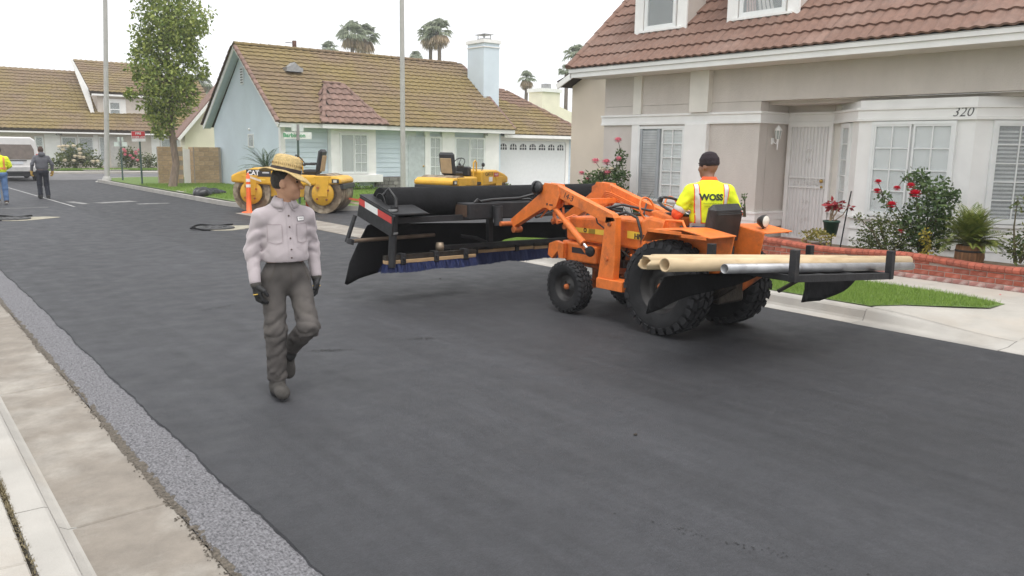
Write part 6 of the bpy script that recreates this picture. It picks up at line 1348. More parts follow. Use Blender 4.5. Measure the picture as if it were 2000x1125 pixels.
def person(name, label, loc, rz, J, O, res=.011, group=None):
    """J joints, O outfit; the body is one surface, clothes are children"""
    hs, T, Rm = head_sdf(J['head'], J.get('yaw', 0), J.get('pitch', 0)); nk = V3(J['neck']); hd = V3(J['head']); pel = V3(J['pelvis']); ch = V3(J['chest'])
    bl = [hs, cap(nk-[0, 0, .06], hd-[0, .005, .06], .062, .055), ell(ch, (.155, .10, .20)), ell((ch+pel)/2, (.145, .10, .20)), ell(pel, (.15, .105, .12))]
    for s in 'RL':
        bl += [cap(J['sh'+s], J['el'+s], .050, .042), cap(J['el'+s], J['wr'+s], .040, .030), cap(J['hip'+s], J['kn'+s], .078, .058), cap(J['kn'+s], J['an'+s], .055, .040), cap(J['an'+s], J['toe'+s], .038, .028)]
    lo, hi = bb([J[k] for k in J if isinstance(J[k], (tuple, list, np.ndarray)) and len(J[k]) == 3], .17); hi[2] += .03
    skinf = su(bl, .02)
    body = sdf_obj(name, skinf, lo, hi, res, O['skin'], None, 1); body.location = loc; body.rotation_euler = (0, 0, rz); tag(body, label, 'person', group)
    # eyes and hair
    for s in (-1, 1):
        e = T((s*.031, .080, .011)); MB().ball(e, .0125, 10).build('eye', mat('eye_dark', (.03, .02, .015), .15), body); b0, b1 = T((s*.016, .097, .032)), T((s*.052, .083, .030)); MB().tube([b0, b1], .005, 6).build('eyebrow', HAIR, body)
    if O.get('hair'):
        c = V3(J['head']); hf_ = O['hair']
        def hairf(P):
            q = (P-c) @ Rm; d = ell((0, -.012, .018), (.081, .100, .107))(q)+.003*np.sin(q[:, 0]*300)*np.sin(q[:, 2]*260); return np.maximum(np.maximum(d, (q[:, 1]+.012-.6*np.maximum(0, q[:, 2]-.0))), -.050-q[:, 2])
        sdf_obj('hair', hairf, c-.15, c+.15, .007, hf_, body, 1)
    # hands or gloves
    for s in 'RL':
        wr = V3(J['wr'+s]); ax = V3(J.get('hax'+s, wr-V3(J['el'+s]))); ax = ax/np.linalg.norm(ax); pn = V3(J.get('pn'+s, (-1 if s == 'R' else 1, 0, 0))); f = hand_sdf(wr, ax, pn, 1 if s == 'R' else -1, J.get('curl', .45)); t = O.get('glove_th', 0)
        g = sdf_obj('glove' if O.get('glove') else 'hand', (lambda P, f=f, t=t: f(P)-t), np.minimum(wr, wr+ax*.2)-.1, np.maximum(wr, wr+ax*.2)+.1, max(.006, res*.6), O.get('glove') or O['skin'], body, 1)
        if O.get('glove_trim'):
            MB().lathe([(.036, -.015), (.040, 0), (.036, .015)], 14, frame_mat(wr+ax*.005, Vector(ax).orthogonal(), Vector(ax).cross(Vector(ax).orthogonal()))).build('glove_cuff', O['glove_trim'][0], g)
            q = wr+ax*.075; MB().lathe([(.030, -.004), (.034, 0), (.030, .004)], 12, frame_mat(q, Vector(ax).orthogonal(), Vector(ax).cross(Vector(ax).orthogonal())) @ Matrix.Diagonal((1.35, .85, 1, 1))).build('glove_band', O['glove_trim'][1], g)
    # boots
    for s in 'RL':
        an = V3(J['an'+s]); to = V3(J['toe'+s]); d = to-an; fl_ = d.copy(); d = d/np.linalg.norm(d); upv = V3(J.get('fup'+s, (0, 0, 1))); upv = upv-d*(upv@d); upv /= np.linalg.norm(upv); hl = an-d*.045-upv*.045
        bf = su([cap(an+upv*.05, an-upv*.01, .060, .056), cap(hl, hl+d*.06, .048, .046), cap(an-upv*.03, to-upv*.0, .050, .043), ell(to-d*.02, (.05, .065, .042), np.stack([np.cross(d, upv), d, upv], 1))], .03); so_ = hl-upv*.036
        def bf2(P): return np.maximum(bf(P), -((P-so_)@upv))
        bo = sdf_obj('boot', bf2, np.minimum(an, to)-.16, np.maximum(an, to)+.16, .008, O['boot'], body, 1)
        def sf(P): h = (P-so_)@upv; return np.maximum(np.maximum(bf(P+np.outer(np.minimum(0, h-.004), -upv))-.005, h-.012), -h-.016)
        sdf_obj('sole', sf, np.minimum(an, to)-.16, np.maximum(an, to)+.16, .007, O['sole'], bo, 0)
    # trousers
    tf = [ell(pel+[0, 0, -.01], (.172*O.get('girth', 1), .130*O.get('girth', 1), .15))]
    for s in 'RL': tf += [cap(J['hip'+s], J['kn'+s], .090, .074), cap(J['kn'+s], V3(J['an'+s])+(V3(J['kn'+s])-V3(J['an'+s]))*O.get('hem', .1), .073, .068)]
    tfu = su(tf, .035); wz = pel[2]+O.get('waist', .10)
    kn = [V3(J['knR']), V3(J['knL']), V3(J['anR'])+[0, 0, .1], V3(J['anL'])+[0, 0, .1]]
    def tfn(P):
        w = sum(np.exp(-np.sum((P-k)**2, 1)/(2*.10**2)) for k in kn); return np.maximum(tfu(P)+folds(P, .004, 34, 1)+folds(P, .014, 66, 2)*np.minimum(1, w), P[:, 2]-wz)
    trz = sdf_obj('trousers', tfn, lo, hi, res, O['trousers'], body, 0)
    if O.get('belt'):
        Pb = np.stack([np.array([pel[0]+.30*math.cos(a), pel[1]+.30*math.sin(a), wz-.018]) for a in np.linspace(0, 2*PI, 41)]); bv = bvh(trz); pts = []
        for p in Pb:
            c = Vector((pel[0], pel[1], wz-.018)); h = bv.ray_cast(Vector(p), (c-Vector(p)).normalized()); pts.append(h[0]+(Vector(p)-c).normalized()*.002 if h[0] is not None else Vector(p))
        mb = MB(); n = len(pts); mb.add([p+Vector((0, 0, -.018)) for p in pts]+[p+Vector((0, 0, .018)) for p in pts], [(i, i+1, n+i+1, n+i) for i in range(n-1)], True); mb.build('belt', O['belt'], body)
    # shirt
    g = O.get('girth', 1); sfn = [ell(ch+[0, .0, -.01], (.178*g, .128*g, .20)), ell((ch*.45+pel*.55)+[0, .015, 0], (.178*g, .138*g, .19)), cap(nk-[0, .01, .055], V3(J['shR'])-[.01, 0, .005], .074, .060), cap(nk-[0, .01, .055], V3(J['shL'])-[-.01, 0, .005], .074, .060), cap(nk-[0, .0, .085], nk-[0, .0, .02], .080, .064)]
    cut = O.get('sleeve', 1.0)
    for s in 'RL':
        e, w_, h = V3(J['el'+s]), V3(J['wr'+s]), V3(J['sh'+s])
        if cut >= 1: sfn += [cap(h, e, .060, .051), cap(e, e+(w_-e)*.93, .050, .041)]
        else: sfn += [cap(h, h+(e-h)*cut, .068, .068)]
    sh_ = su(sfn, .035); hz_ = O.get('hem_z', wz-.01); els = [V3(J['elR']), V3(J['elL']), V3(J['shR'])-[0, 0, .12], V3(J['shL'])-[0, 0, .12], np.array([0, ch[1], wz+.05])]
    neckc = nk+np.array([0, .012, .0])
    def sfun(P):
        w = sum(np.exp(-np.sum((P-k)**2, 1)/(2*.085**2)) for k in els); d = sh_(P)+folds(P, .003, 30, 3)+folds(P, .011, 62, 4)*np.minimum(1, w)
        d = np.maximum(d, np.where(np.abs(P[:, 0]) < O.get('clipx', .185), hz_-P[:, 2], -1)); return np.maximum(d, P[:, 2]-(nk[2]+.0))
    shirt = sdf_obj('shirt', sfun, lo, hi, res, O['shirt'], body, 0)
    if cut < 1:
        af = []
        for s in 'RL': af += [cap(V3(J['sh'+s])*.5+V3(J['el'+s])*.5, J['el'+s], .058, .055), cap(J['el'+s], V3(J['el'+s])+(V3(J['wr'+s])-V3(J['el'+s]))*.92, .055, .042)]
        au = su(af, .02); sdf_obj('long_sleeves', lambda P: au(P)+folds(P, .008, 60, 6), lo, hi, res, O['under'], body, 0)
    if O.get('collar'):
        mb = MB(); V = []; n = 25
        for i in range(n):
            a = R_(90+22+(360-44)*i/(n-1)); c, s_ = math.cos(a), math.sin(a)
            for r, z in ((.060, .035), (.066, .045), (.088, .004), (.098, -.022)): V.append((nk[0]+c*r*1.05, nk[1]+.01+s_*r*.95, nk[2]-.012+z-.02*max(0, s_)))
        mb.add(V, [(i*4+k, i*4+k+1, i*4+k+5, i*4+k+4) for i in range(n-1) for k in range(3)], True); o = mb.build('collar', O['collar'], body); o.modifiers.new('t', 'SOLIDIFY').thickness = .004
        bvs = bvh(shirt)
        for s in (-1, 1):   # collar points lie on the chest
            z = nk[2]-.012; mb = MB().add([(nk[0]+s*x_, 0, z+q_) for x_, q_ in ((.008, .0), (.035, .005), (.062, .0), (.07, -.03), (.066, -.058), (.045, -.062), (.03, -.045), (.016, -.02))], [tuple(range(8))]); put('collar_point', conform(mb.mesh('collar_point'), bvs, 1, .007), O['collar'], body).modifiers.new('t', 'SOLIDIFY').thickness = .004
    return body, shirt, trz, T, Rm

# ---- man in the straw hat, walking towards -Y, looking to his left
M_lav = mat('mauve_work_shirt', (.41, .36, .375), .85, var=.07, scale=9, bump=.12, bscale=160, sheen=.2)
M_trs = mat('grey_brown_trousers', (.076, .068, .064), .9, var=.22, scale=7, bump=.12, bscale=150, col2=(.098, .087, .08), c2pos=(.5, .65), c2scale=5)
M_boot = mat('dusty_boot', (.055, .050, .045), .85, var=.3, scale=14, bump=.25, bscale=70); M_sole = mat('boot_sole', (.02, .02, .02), .8)
M_glv = mat('black_glove', (.016, .016, .017), .7, var=.3, scale=30, bump=.2, bscale=80)
J = dict(head=(-.012, .045, 1.585), neck=(0, .01, 1.455), chest=(0, .0, 1.24), pelvis=(0, 0, .93), yaw=R_(58), pitch=R_(-4),
    shR=(.170, .0, 1.338), elR=(.228, -.035, 1.09), wrR=(.235, .045, .865), haxR=(-.12, .10, -1), pnR=(-.8, -.2, 0), shL=(-.170, .0, 1.338), elL=(-.226, -.05, 1.09), wrL=(-.235, .0, .880), haxL=(.05, .12, -1), pnL=(.9, -.1, 0),
    hipR=(.092, 0, .88), knR=(.105, .055, .50), anR=(.095, .025, .105), toeR=(.105, .175, .060), hipL=(-.092, 0, .88), knL=(-.105, .165, .53), anL=(-.055, -.185, .285), toeL=(-.055, -.165, .115), fupL=(0, -1, -.1), curl=.38)
wp = gnd(553, 778); 
wk, wsh, wtr, T_, Rh = person('person', 'man in straw hat, mauve work shirt, grey trousers and black gloves walking on the road', (wp.x+.09, wp.y+.10, 0), PI+R_(-4), J,
    dict(skin=SKIN, hair=HAIR, glove=M_glv, glove_th=.003, glove_trim=(mat('glove_cuff_grey', (.06, .055, .05), .8), mat('glove_yellow', (.55, .36, .06), .6)), boot=M_boot, sole=M_sole, trousers=M_trs, shirt=M_lav, collar=M_lav, belt=mat('dark_belt', (.03, .025, .02), .6), girth=.94, waist=.10, hem_z=1.015, hem=.12), res=.009)
bv = bvh(wsh)
patch('placket', [(-.0, 1.40), (-.0, 1.02)], 22, .034, bv, 1, M_lav, wk, .003)
for z in (1.35, 1.27, 1.19, 1.11, 1.05):
    mb = MB().lathe([(.0065, 0), (.0065, .003), (.001, .004)], 10, Matrix.Translation((0, 0, z)) @ Matrix.Rotation(R_(-90), 4, 'X')); put('button', conform(mb.mesh('button'), bv, 1, .005), mat('brown_button', (.10, .07, .06), .4), wk)
M_seam = mat('shirt_seam', (.33, .275, .285), .9)
for s in (1, -1):
    x0, x1 = s*.055, s*.145; patch('pocket', [(s*.10, 1.285), (s*.10, 1.155)], 10, .094, bv, 1, M_lav, wk, .0035)
    patch('pocket_seam', [(x0, 1.288), (x1, 1.288)], 6, .004, bv, 1, M_seam, wk, .005); patch('pocket_seam', [(x0, 1.285), (x0, 1.165), (s*.10, 1.145), (x1, 1.165), (x1, 1.285)], 6, .003, bv, 1, M_seam, wk, .005)
patch('name_patch', [(-.065, 1.325), (-.125, 1.325)], 8, .034, bv, 1, mat('patch_border', (.05, .04, .06), .7), wk, .006); patch('name_patch', [(-.068, 1.325), (-.122, 1.325)], 8, .028, bv, 1, mat('patch_white', (.75, .73, .72), .7), wk, .0075)
for k in range(5): patch('patch_stitch', [(-.080-k*.007, 1.320), (-.083-k*.007, 1.331-.002*(k % 2))], 2, .0022, bv, 1, mat('patch_thread', (.06, .05, .08), .7), wk, .009)
# trouser details
bt = bvh(wtr); patch('fly_seam', [(-.0, 1.0), (-.0, .86)], 8, .006, bt, 1, mat('trouser_seam', (.07, .06, .05), .9), wk, .003)
for s in (1, -1): patch('pocket_seam', [(s*.095, 1.0), (s*.15, .87)], 6, .005, bt, 1, mat('trouser_seam', (.07, .06, .05)), wk, .003)
# straw hat
M_straw = mat('straw', (.60, .44, .20), .8, var=.22, scale=70, bump=.8, bscale=130, col2=(.50, .36, .16), c2pos=(.55, .7), c2scale=40)
Hm = Matrix(((Rh[0][0], Rh[0][1], Rh[0][2], 0), (Rh[1][0], Rh[1][1], Rh[1][2], 0), (Rh[2][0], Rh[2][1], Rh[2][2], 0), (0, 0, 0, 1))); hc = T_((0, -.008, .062)); Hm = Matrix.Translation(hc) @ Hm @ Matrix.Rotation(R_(-7), 4, 'X') @ Matrix.Rotation(R_(-6), 4, 'Y')
prof = [(.182, -.014), (.179, -.007), (.15, .006), (.115, .010), (.101, .014), (.098, .045), (.094, .09), (.087, .116), (.068, .130), (.03, .136), (.001, .137)]
V = []; n = 40
for r, z in prof:
    for k in range(n):
        a = 2*PI*k/n; b = max(0, (r-.1)/.09); V.append(Hm @ Vector((r*math.cos(a)*(.93+.0*b), r*math.sin(a)*1.07, z+b*(.022*math.cos(2*a)-.020*math.sin(a)+.005*math.sin(7*a)))))
hat = MB().add(V, [(i*n+k, i*n+(k+1) % n, (i+1)*n+(k+1) % n, (i+1)*n+k) for i in range(len(prof)-1) for k in range(n)], True).build('hat', M_straw, wk); hat.modifiers.new('t', 'SOLIDIFY').thickness = .005
mb = MB().lathe([(.1035, .014), (.1015, .040)], 40, Hm @ Matrix.Diagonal((.935, 1.075, 1, 1))); mb.build('hat_band', mat('dark_band', (.035, .025, .025), .8), hat)
for k in range(44):   # open weave slots above the band
    a = 2*PI*k/44; c, s_ = math.cos(a), math.sin(a); mb = MB().box((-.0014, -.0015, -.0075), (.0014, .0015, .0075), Hm @ Matrix.Translation((.0985*c*.935, .0985*s_*1.075, .062)) @ Matrix.Rotation(a-PI/2, 4, 'Z') @ Matrix.Rotation(R_(18), 4, 'Y')); mb.build('weave_slot', mat('slot_brown', (.22, .14, .06), .9), hat)

# ---- tractor driver, seen from behind
M_lime = mat('hi_vis_yellow', (.70, .80, .02), .8, var=.06, scale=12, bump=.1, bscale=140); M_lime.node_tree.nodes['Principled BSDF'].inputs['Emission Strength'].default_value = 0
M_osl = mat('orange_sleeve', (.75, .09, .02), .85, var=.1, scale=15); M_silver = mat('reflective_silver', (.55, .54, .52), .45, .2, var=.06); M_jean = mat('blue_jeans', (.045, .07, .16), .9, var=.25, scale=14, bump=.1, bscale=140)
Jd = dict(head=(.0, .075, 1.745), neck=(0, .02, 1.605), chest=(0, -.005, 1.40), pelvis=(0, 0, 1.085), yaw=R_(38), pitch=R_(-6),
    shR=(.195, .0, 1.495), elR=(.30, .02, 1.26), wrR=(.20, .26, 1.16), pnR=(-.3, 0, -1), shL=(-.195, .0, 1.495), elL=(-.315, .02, 1.26), wrL=(-.20, .33, 1.22), pnL=(.2, 0, -1),
    hipR=(.10, .03, 1.06), knR=(.19, .43, 1.03), anR=(.18, .52, .62), toeR=(.19, .66, .58), hipL=(-.10, .03, 1.06), knL=(-.17, .43, 1.03), anL=(-.16, .52, .62), toeL=(-.17, .66, .58), curl=.75)
dv, dsh, dtr, T_, Rh = person('person', 'driver in yellow safety shirt with black beanie seated on the orange tractor', (6.74, 5.32, -.04), R_(-34), Jd,
    dict(skin=SKIN2, boot=M_boot, sole=M_sole, trousers=M_jean, shirt=M_lime, under=M_osl, sleeve=.68, clipx=.20, collar=M_osl, waist=.06, hem_z=1.06, girth=1.04, hem=.1), res=.010)
bv = bvh(dsh)
for s in (-1, 1):
    patch('orange_edging', [(s*.155, 1.565), (s*.150, 1.45), (s*.125, 1.15)], 12, .060, bv, -1, M_osl, dv, .003); patch('reflective_stripe', [(s*.155, 1.565), (s*.150, 1.45), (s*.125, 1.15)], 12, .042, bv, -1, M_silver, dv, .005)
patch('orange_edging', [(-.19, 1.145), (.19, 1.145)], 24, .072, bv, -1, M_osl, dv, .004); patch('reflective_stripe', [(-.19, 1.145), (.19, 1.145)], 24, .05, bv, -1, M_silver, dv, .006)
patch('hem_edging', [(-.18, 1.068), (.18, 1.068)], 20, .012, bv, -1, M_osl, dv, .004)
for s in 'RL':
    h, e = V3(Jd['sh'+s]), V3(Jd['el'+s]); d = (e-h)/np.linalg.norm(e-h); c = h+d*(np.linalg.norm(e-h)*.80); fm = frame_mat(c, Vector(d).orthogonal(), Vector(d).cross(Vector(d).orthogonal()))
    MB().lathe([(.064, -.026), (.0675, -.02), (.0675, .02), (.064, .026)], 22, fm).build('sleeve_band', M_silver, dv)
def back_text(t_, size, x, z, **k):
    me = text_mesh(t_, size, ext=0, **k); me.transform(Matrix.Rotation(R_(90), 4, 'X')); me.transform(Matrix.Translation((x, 0, z)))
    bm = bmesh.new(); bm.from_mesh(me); bmesh.ops.triangulate(bm, faces=bm.faces); bmesh.ops.subdivide_edges(bm, edges=[e for e in bm.edges if e.calc_length() > .012], cuts=2); bm.to_mesh(me); bm.free()
    for v in me.vertices: v.co.y = 0
    put('lettering', conform(me, bv, -1, .006), mat('print_black', (.02, .03, .02), .7), dv)
back_text('WOSS', .086, -.012, 1.435, bold=.004); back_text('Slurry Seal & Paving Service', .017, 0, 1.375); back_text('I N C O R P O R A T E D', .015, 0, 1.345)
c = V3(T_((0, -.012, .03)))
def beanie(P):
    q = (P-c) @ Rh; d = ell((0, 0, .01), (.091, .108, .108))(q)+.002*np.sin(q[:, 2]*120); return np.maximum(d, -.035-q[:, 2]+.35*np.maximum(0, q[:, 1])*-1)
sdf_obj('beanie', beanie, c-.16, c+.16, .008, mat('black_knit', (.022, .014, .018), .95, var=.3, scale=60, bump=.5, bscale=150), dv, 1)

# ---- distant workers walking away
Jf = dict(head=(0, .03, 1.56), neck=(0, .0, 1.43), chest=(0, -.0, 1.22), pelvis=(0, 0, .91), shR=(.185, 0, 1.325), elR=(.29, -.02, 1.11), wrR=(.30, .05, .88), shL=(-.185, 0, 1.325), elL=(-.28, -.02, 1.11), wrL=(-.30, .04, .88),
    hipR=(.09, 0, .86), knR=(.10, .04, .48), anR=(.11, -.03, .10), toeR=(.12, .11, .06), hipL=(-.09, 0, .86), knL=(-.10, .05, .48), anL=(-.10, .03, .10), toeL=(-.11, .17, .06))
g1 = gnd(87, 388); fm1, fsh, _, T1, R1 = person('person', 'man in grey hooded top, dark trousers and yellow gloves walking away up the road', (g1.x, g1.y, 0), R_(2), Jf,
    dict(skin=SKIN, hair=mat('brown_hair', (.06, .03, .02), .8), glove=mat('yellow_glove', (.45, .28, .07), .8), glove_th=.012, boot=M_sole, sole=M_sole, trousers=mat('navy_trousers', (.016, .018, .028), .9, var=.2), shirt=mat('grey_hoodie', (.11, .11, .125), .95, var=.12, scale=9), girth=1.06, hem_z=.90, waist=.02, hem=.1), res=.016)
MB().ball((0, -.10, 1.43), .085, 14, (1.25, .55, .9)).build('hood', mat('grey_hoodie', (.11, .11, .125)), fm1); patch('shirt_tail', [(-.16, .885), (.16, .885)], 16, .03, bvh(fsh), -1, mat('red_cloth', (.45, .03, .03), .9), fm1, .004)
g2 = gnd(5, 399); Jf2 = dict(Jf); Jf2['elR'] = (.27, .02, 1.12); Jf2['wrR'] = (.16, .20, 1.02); Jf2['anR'] = (.11, .04, .10); Jf2['toeR'] = (.12, .18, .06); Jf2['anL'] = (-.1, -.2, .14); Jf2['toeL'] = (-.1, -.08, .06)
p2_, psh, _, _, _ = person('person', 'man in yellow safety vest and blue jeans walking away beside the white van', (g2.x, g2.y, 0), R_(-5), Jf2,
    dict(skin=SKIN, hair=HAIR, boot=mat('brown_shoe', (.06, .04, .03), .8), sole=mat('pale_sole', (.5, .48, .45), .8), trousers=mat('pale_jeans', (.10, .18, .34), .9, var=.2, scale=8), shirt=M_lime, under=M_lime, sleeve=.8, girth=1.08, hem_z=.90, waist=.02), res=.016)
bv = bvh(psh)
for s in (-1, 1): patch('reflective_stripe', [(s*.12, 1.40), (s*.12, 1.0)], 10, .05, bv, -1, mat('orange_stripe', (.75, .25, .08), .7), p2_, .004)
patch('reflective_stripe', [(-.18, 1.05), (.18, 1.05)], 16, .05, bv, -1, mat('orange_stripe', (.75, .25, .08)), p2_, .006)
# ------------------------------------------------------------------ street furniture and small things
M_pole = mat('grey_pole', (.42, .41, .385), .7, var=.08, scale=5, bump=.1, bscale=60)
def lamp(label, base, r0, r1, H, top=None):
    tx, ty = (top.x, top.y) if top is not None else (base.x, base.y)
    t = thing('street_lamp', (0, 0, 0), label, 'street lamp', 'concrete street lamps')
    MB().tube([(base.x, base.y, .05), (tx, ty, H)], r0, 16, rs=[r0, r1]).build('pole', M_pole, t)
    MB().lathe([(r0*1.7, 0), (r0*1.6, .12), (r0*1.1, .2)], 16, Matrix.Translation((base.x, base.y, .1))).build('base', M_pole, t)
    MB().tube([(tx, ty, H-.3), (tx-.3, ty-.3, H+.3), (tx-1.4, ty-1.2, H+.5)], .05, 8).build('arm', M_pole, t); MB().box((tx-1.9, ty-1.55, H+.42), (tx-1.35, ty-1.1, H+.58), None, .04).build('lamp_head', M_pole, t)
lamp('grey concrete street lamp pole in front of the blue house door', gnd(787.5, 381, .12), .095, .075, 9.0)
lamp('grey concrete street lamp pole left of the street tree', gnd(209, 352, .12), .115, .09, 9.0, at(208.5, 10, gnd(209, 352, .12)))
M_post = mat('sign_post_green', (.06, .10, .085), .6, var=.2)
# red lane sign
b = gnd(278, 361, .12); rs = thing('lane_sign', (0, 0, 0), 'red and white lane notice on a green post beside the street tree', 'sign'); zt = at(278, 262, b).z; zb = at(278, 276, b).z; wl_ = at(264, 270, b); wr_ = at(291, 270, b); ux = (wr_-wl_); W_ = ux.length; ux.normalize(); nrm_ = ux.cross(Vector((0, 0, 1)))
MB().beam((b.x, b.y, .1), (b.x, b.y, zt), .06, .06).build('post', M_post, rs)
A4 = frame_mat(b+nrm_*.045, ux, (0, 0, 1)); pnl = MB().box((-W_/2, zb-.13-.0, 0), (W_/2, zt, .006), A4).build('panel', mat('sign_white', (.75, .73, .71), .5), rs); MB().box((-W_/2+.01, zb, .0065), (W_/2-.01, zt-.01, .009), A4).build('red_field', mat('sign_red', (.55, .03, .04), .5), pnl)
put_text('FIRE', .12, mat('sign_white', (.75, .73, .71)), pnl, A4 @ Vector((0, zt-.10, .012)), ux, (0, 0, 1), bold=.004); put_text('ACCESS LANE', .085, mat('sign_white', (.75, .73, .71)), pnl, A4 @ Vector((0, zt-.24, .012)), ux, (0, 0, 1), bold=.003)
# street-name signs
def name_sign(label, px, ybase, ytop, w1, txt, bx):
    b = Vector(bx); t = thing('street_sign', (0, 0, 0), label, 'street sign', 'green and white street name signs'); z = at(px, ytop, b).z
    MB().tube([(b.x, b.y, .05), (b.x, b.y, z-.12)], .035, 10).build('post', M_post, t); d = Vector((b.x, b.y, 0)).normalized(); ux = Vector((d.y, -d.x, 0)); nn = ux.cross(Vector((0, 0, 1)))
    for (u, zz, tx, sc) in ((ux, z-.02, txt, 1), (Vector((-ux.y*.8+ux.x*.6, ux.x*.8+ux.y*.6, 0)), z+.20, '', .7)):
        n2 = u.cross(Vector((0, 0, 1))); A = frame_mat(Vector((b.x, b.y, zz)), u, (0, 0, 1)); bl_ = MB().box((-w1/2*sc, -.10, -.006), (w1/2*sc, .10, .006), A).build('name_blade', mat('sign_pale_green', (.62, .68, .64), .5), t)
        if tx: put_text(tx, .16, mat('sign_green', (.06, .30, .14), .5), bl_, A @ Vector((-.1, 0, .010)), u, (0, 0, 1), bold=.005)
    MB().box((b.x-.04, b.y-.04, z-.16), (b.x+.04, b.y+.04, z+.30)).build('bracket', gal, t)
name_sign('green-lettered street name sign in front of the blue house corner', 565, 0, 263, .80, 'Barbinton', (10.15, 23.2, 0)); 
b2 = gnd(240, 352, .12); name_sign('small street name sign on a thin post by the far lawn', 246, 0, 281, .55, '', (b2.x, b2.y, 0))
# orange delineator posts and ribbon
M_con = mat('orange_plastic', (.85, .13, .025), .5, var=.08); M_ref = mat('white_collar', (.75, .70, .66), .4)
dl = []
for px, py, lab in ((487, 416, 'orange delineator post with white bands at the left drum of the roller'), (602, 411, 'orange delineator post with white bands between the drums of the roller')):
    b = gnd(px, py); t = thing('delineator_post', (0, 0, 0), lab, 'delineator', 'orange delineator posts'); MB().lathe([(.20, .0), (.20, .03), (.07, .05), (.065, .4), (.055, .85), (.05, 1.0), (.03, 1.03), (.03, 1.08), (.001, 1.09)], 16, Matrix.Translation(b)).build('post', M_con, t)
    for z in (.70, .85): MB().lathe([(.0595+(.85-z)*.03, z), (.0575+(.85-z)*.03, z+.08)], 16, Matrix.Translation(b)).build('reflective_band', M_ref, t)
    dl.append(b+Vector((0, 0, 1.0)))
tp_ = thing('barrier_tape', (0, 0, 0), 'red and white barrier tape strung from the delineators toward the broom frame', 'tape')
end = at(722, 392, Vector((12.0, 20.2, 0))); end2 = at(722, 397, Vector((12.4, 20.6, 0)))
for k, (a, b, m_) in enumerate(((dl[0], dl[1]-Vector((0, 0, .12)), mat('tape_pale', (.72, .62, .5), .5)), (dl[1]-Vector((0, 0, .1)), end, mat('tape_red', (.78, .16, .08), .5)), (dl[1]+Vector((.5, .3, -.35)), end2, mat('tape_pale', (.72, .62, .5))))):
    V = []; n = 14
    for i in range(n+1): u = i/n; p = a.lerp(b, u)-Vector((0, 0, .16*4*u*(1-u))); V += [p+Vector((0, 0, .03)), p-Vector((0, 0, .03))]
    MB().add(V, [(2*i, 2*i+1, 2*i+3, 2*i+2) for i in range(n)]).build('tape_length', m_, tp_)
# manhole mats
M_iron = mat('cast_iron', (.05, .05, .052), .6, .4, var=.3, scale=12); M_paper = mat('sand_patch', (.30, .275, .215), .95, var=.35, scale=9)
def manhole(c, label, r):
    t = thing('manhole', (0, 0, 0), label, 'manhole', 'covered manholes in the road')
    MB().lathe([(r*.98, 0), (r, .01), (r*.97, .03), (r*.75, .035), (.001, .035)], 28, Matrix.Translation(c)).build('cover', M_iron, t)
    for k in range(9): a = k*.7; MB().box((c.x-.03+.22*math.cos(a), c.y-.03+.22*math.sin(a), .0352), (c.x+.03+.22*math.cos(a), c.y+.03+.22*math.sin(a), .042)).build('lug', M_iron, t)
    mb = MB(); V = []; n = 26
    for i in range(n): a = 2*PI*i/n; q = r*(1.35+.25*math.sin(a*3+1)+random.uniform(-.1, .1)); V.append((c.x+.25+q*math.cos(a)*1.15, c.y+q*math.sin(a), .005))
    mb.add(V, [tuple(range(n))]); mb.build('sand', M_paper, t)
    pts = [(c.x+(r+.08)*math.cos(a)-.1*(a > 3.6), c.y+(r+.08)*math.sin(a), .03+.02*math.sin(a*4)) for a in np.linspace(.4, 4.4, 22)]; MB().tube(pts, .02, 7).build('felt_edge', M_mat, t)
manhole(gnd(420, 446), 'manhole with sandy rim and black felt edge near the cross gutter', .42); manhole(gnd(22, 428), 'manhole with black felt edge at the far left of the road', .42)
# black tarp heap on the corner lawn
c = gnd(410, 381, .115)
def tarpf(P):
    q = P-np.array([c.x, c.y, .12]); a = -.75; qx = q[:, 0]*math.cos(a)-q[:, 1]*math.sin(a); qy = q[:, 0]*math.sin(a)+q[:, 1]*math.cos(a); q2 = np.stack([qx, qy, q[:, 2]], 1)
    d = su([ell((-.45, 0, .08), (.40, .30, .20)), ell((.1, .05, .06), (.55, .25, .16)), ell((.6, 0, .04), (.42, .16, .09))], .08)(q2); return np.maximum(d+.035*np.sin(q2[:, 0]*13+3*np.sin(q2[:, 1]*9))*np.sin(q2[:, 1]*14+q2[:, 2]*8), -q[:, 2]+.0)
tp0 = sdf_obj('tarp', tarpf, (c.x-1.3, c.y-1.3, .05), (c.x+1.3, c.y+1.3, .5), .035, mat('black_plastic', (.02, .02, .022), .35, bump=.3, bscale=20), None, 1); tag(tp0, 'crumpled black plastic tarp lying on the corner lawn', 'tarp')
# white van at the end of the street
vn = thing('van', (0, 0, 0), 'white van seen from behind with a grey tinted rear window, far up the street', 'van'); vx, vy = 5.55, 44.2; M_van = mat('van_white', (.68, .66, .65), .35, var=.04, coat=.3)
body_ = [(-.95, .42), (.95, .42), (.98, .95), (.93, 1.30), (.80, 1.88), (.62, 2.02), (-.62, 2.02), (-.80, 1.88), (-.93, 1.30), (-.98, .95)]
MB().prism(body_, (vx, vy, 0), (1, 0, 0), (0, 0, 1), (0, 4.6, 0)).build('body', M_van, vn, .06)
MB().prism([(-.74, 1.0), (.74, 1.0), (.72, 1.45), (.62, 1.68), (-.62, 1.68), (-.72, 1.45)], (vx, vy-.015, 0), (1, 0, 0), (0, 0, 1), (0, .02, 0)).build('rear_window', mat('tinted_glass', (.20, .165, .145), .25, var=.15), vn)
MB().box((vx-.96, vy-.12, .42), (vx+.96, vy+.02, .68), None, .04).build('bumper', mat('bumper_grey', (.45, .44, .43), .5), vn); MB().box((vx-.9, vy-.03, .22), (vx+.9, vy+.5, .419)).build('underbody', M_black, vn)
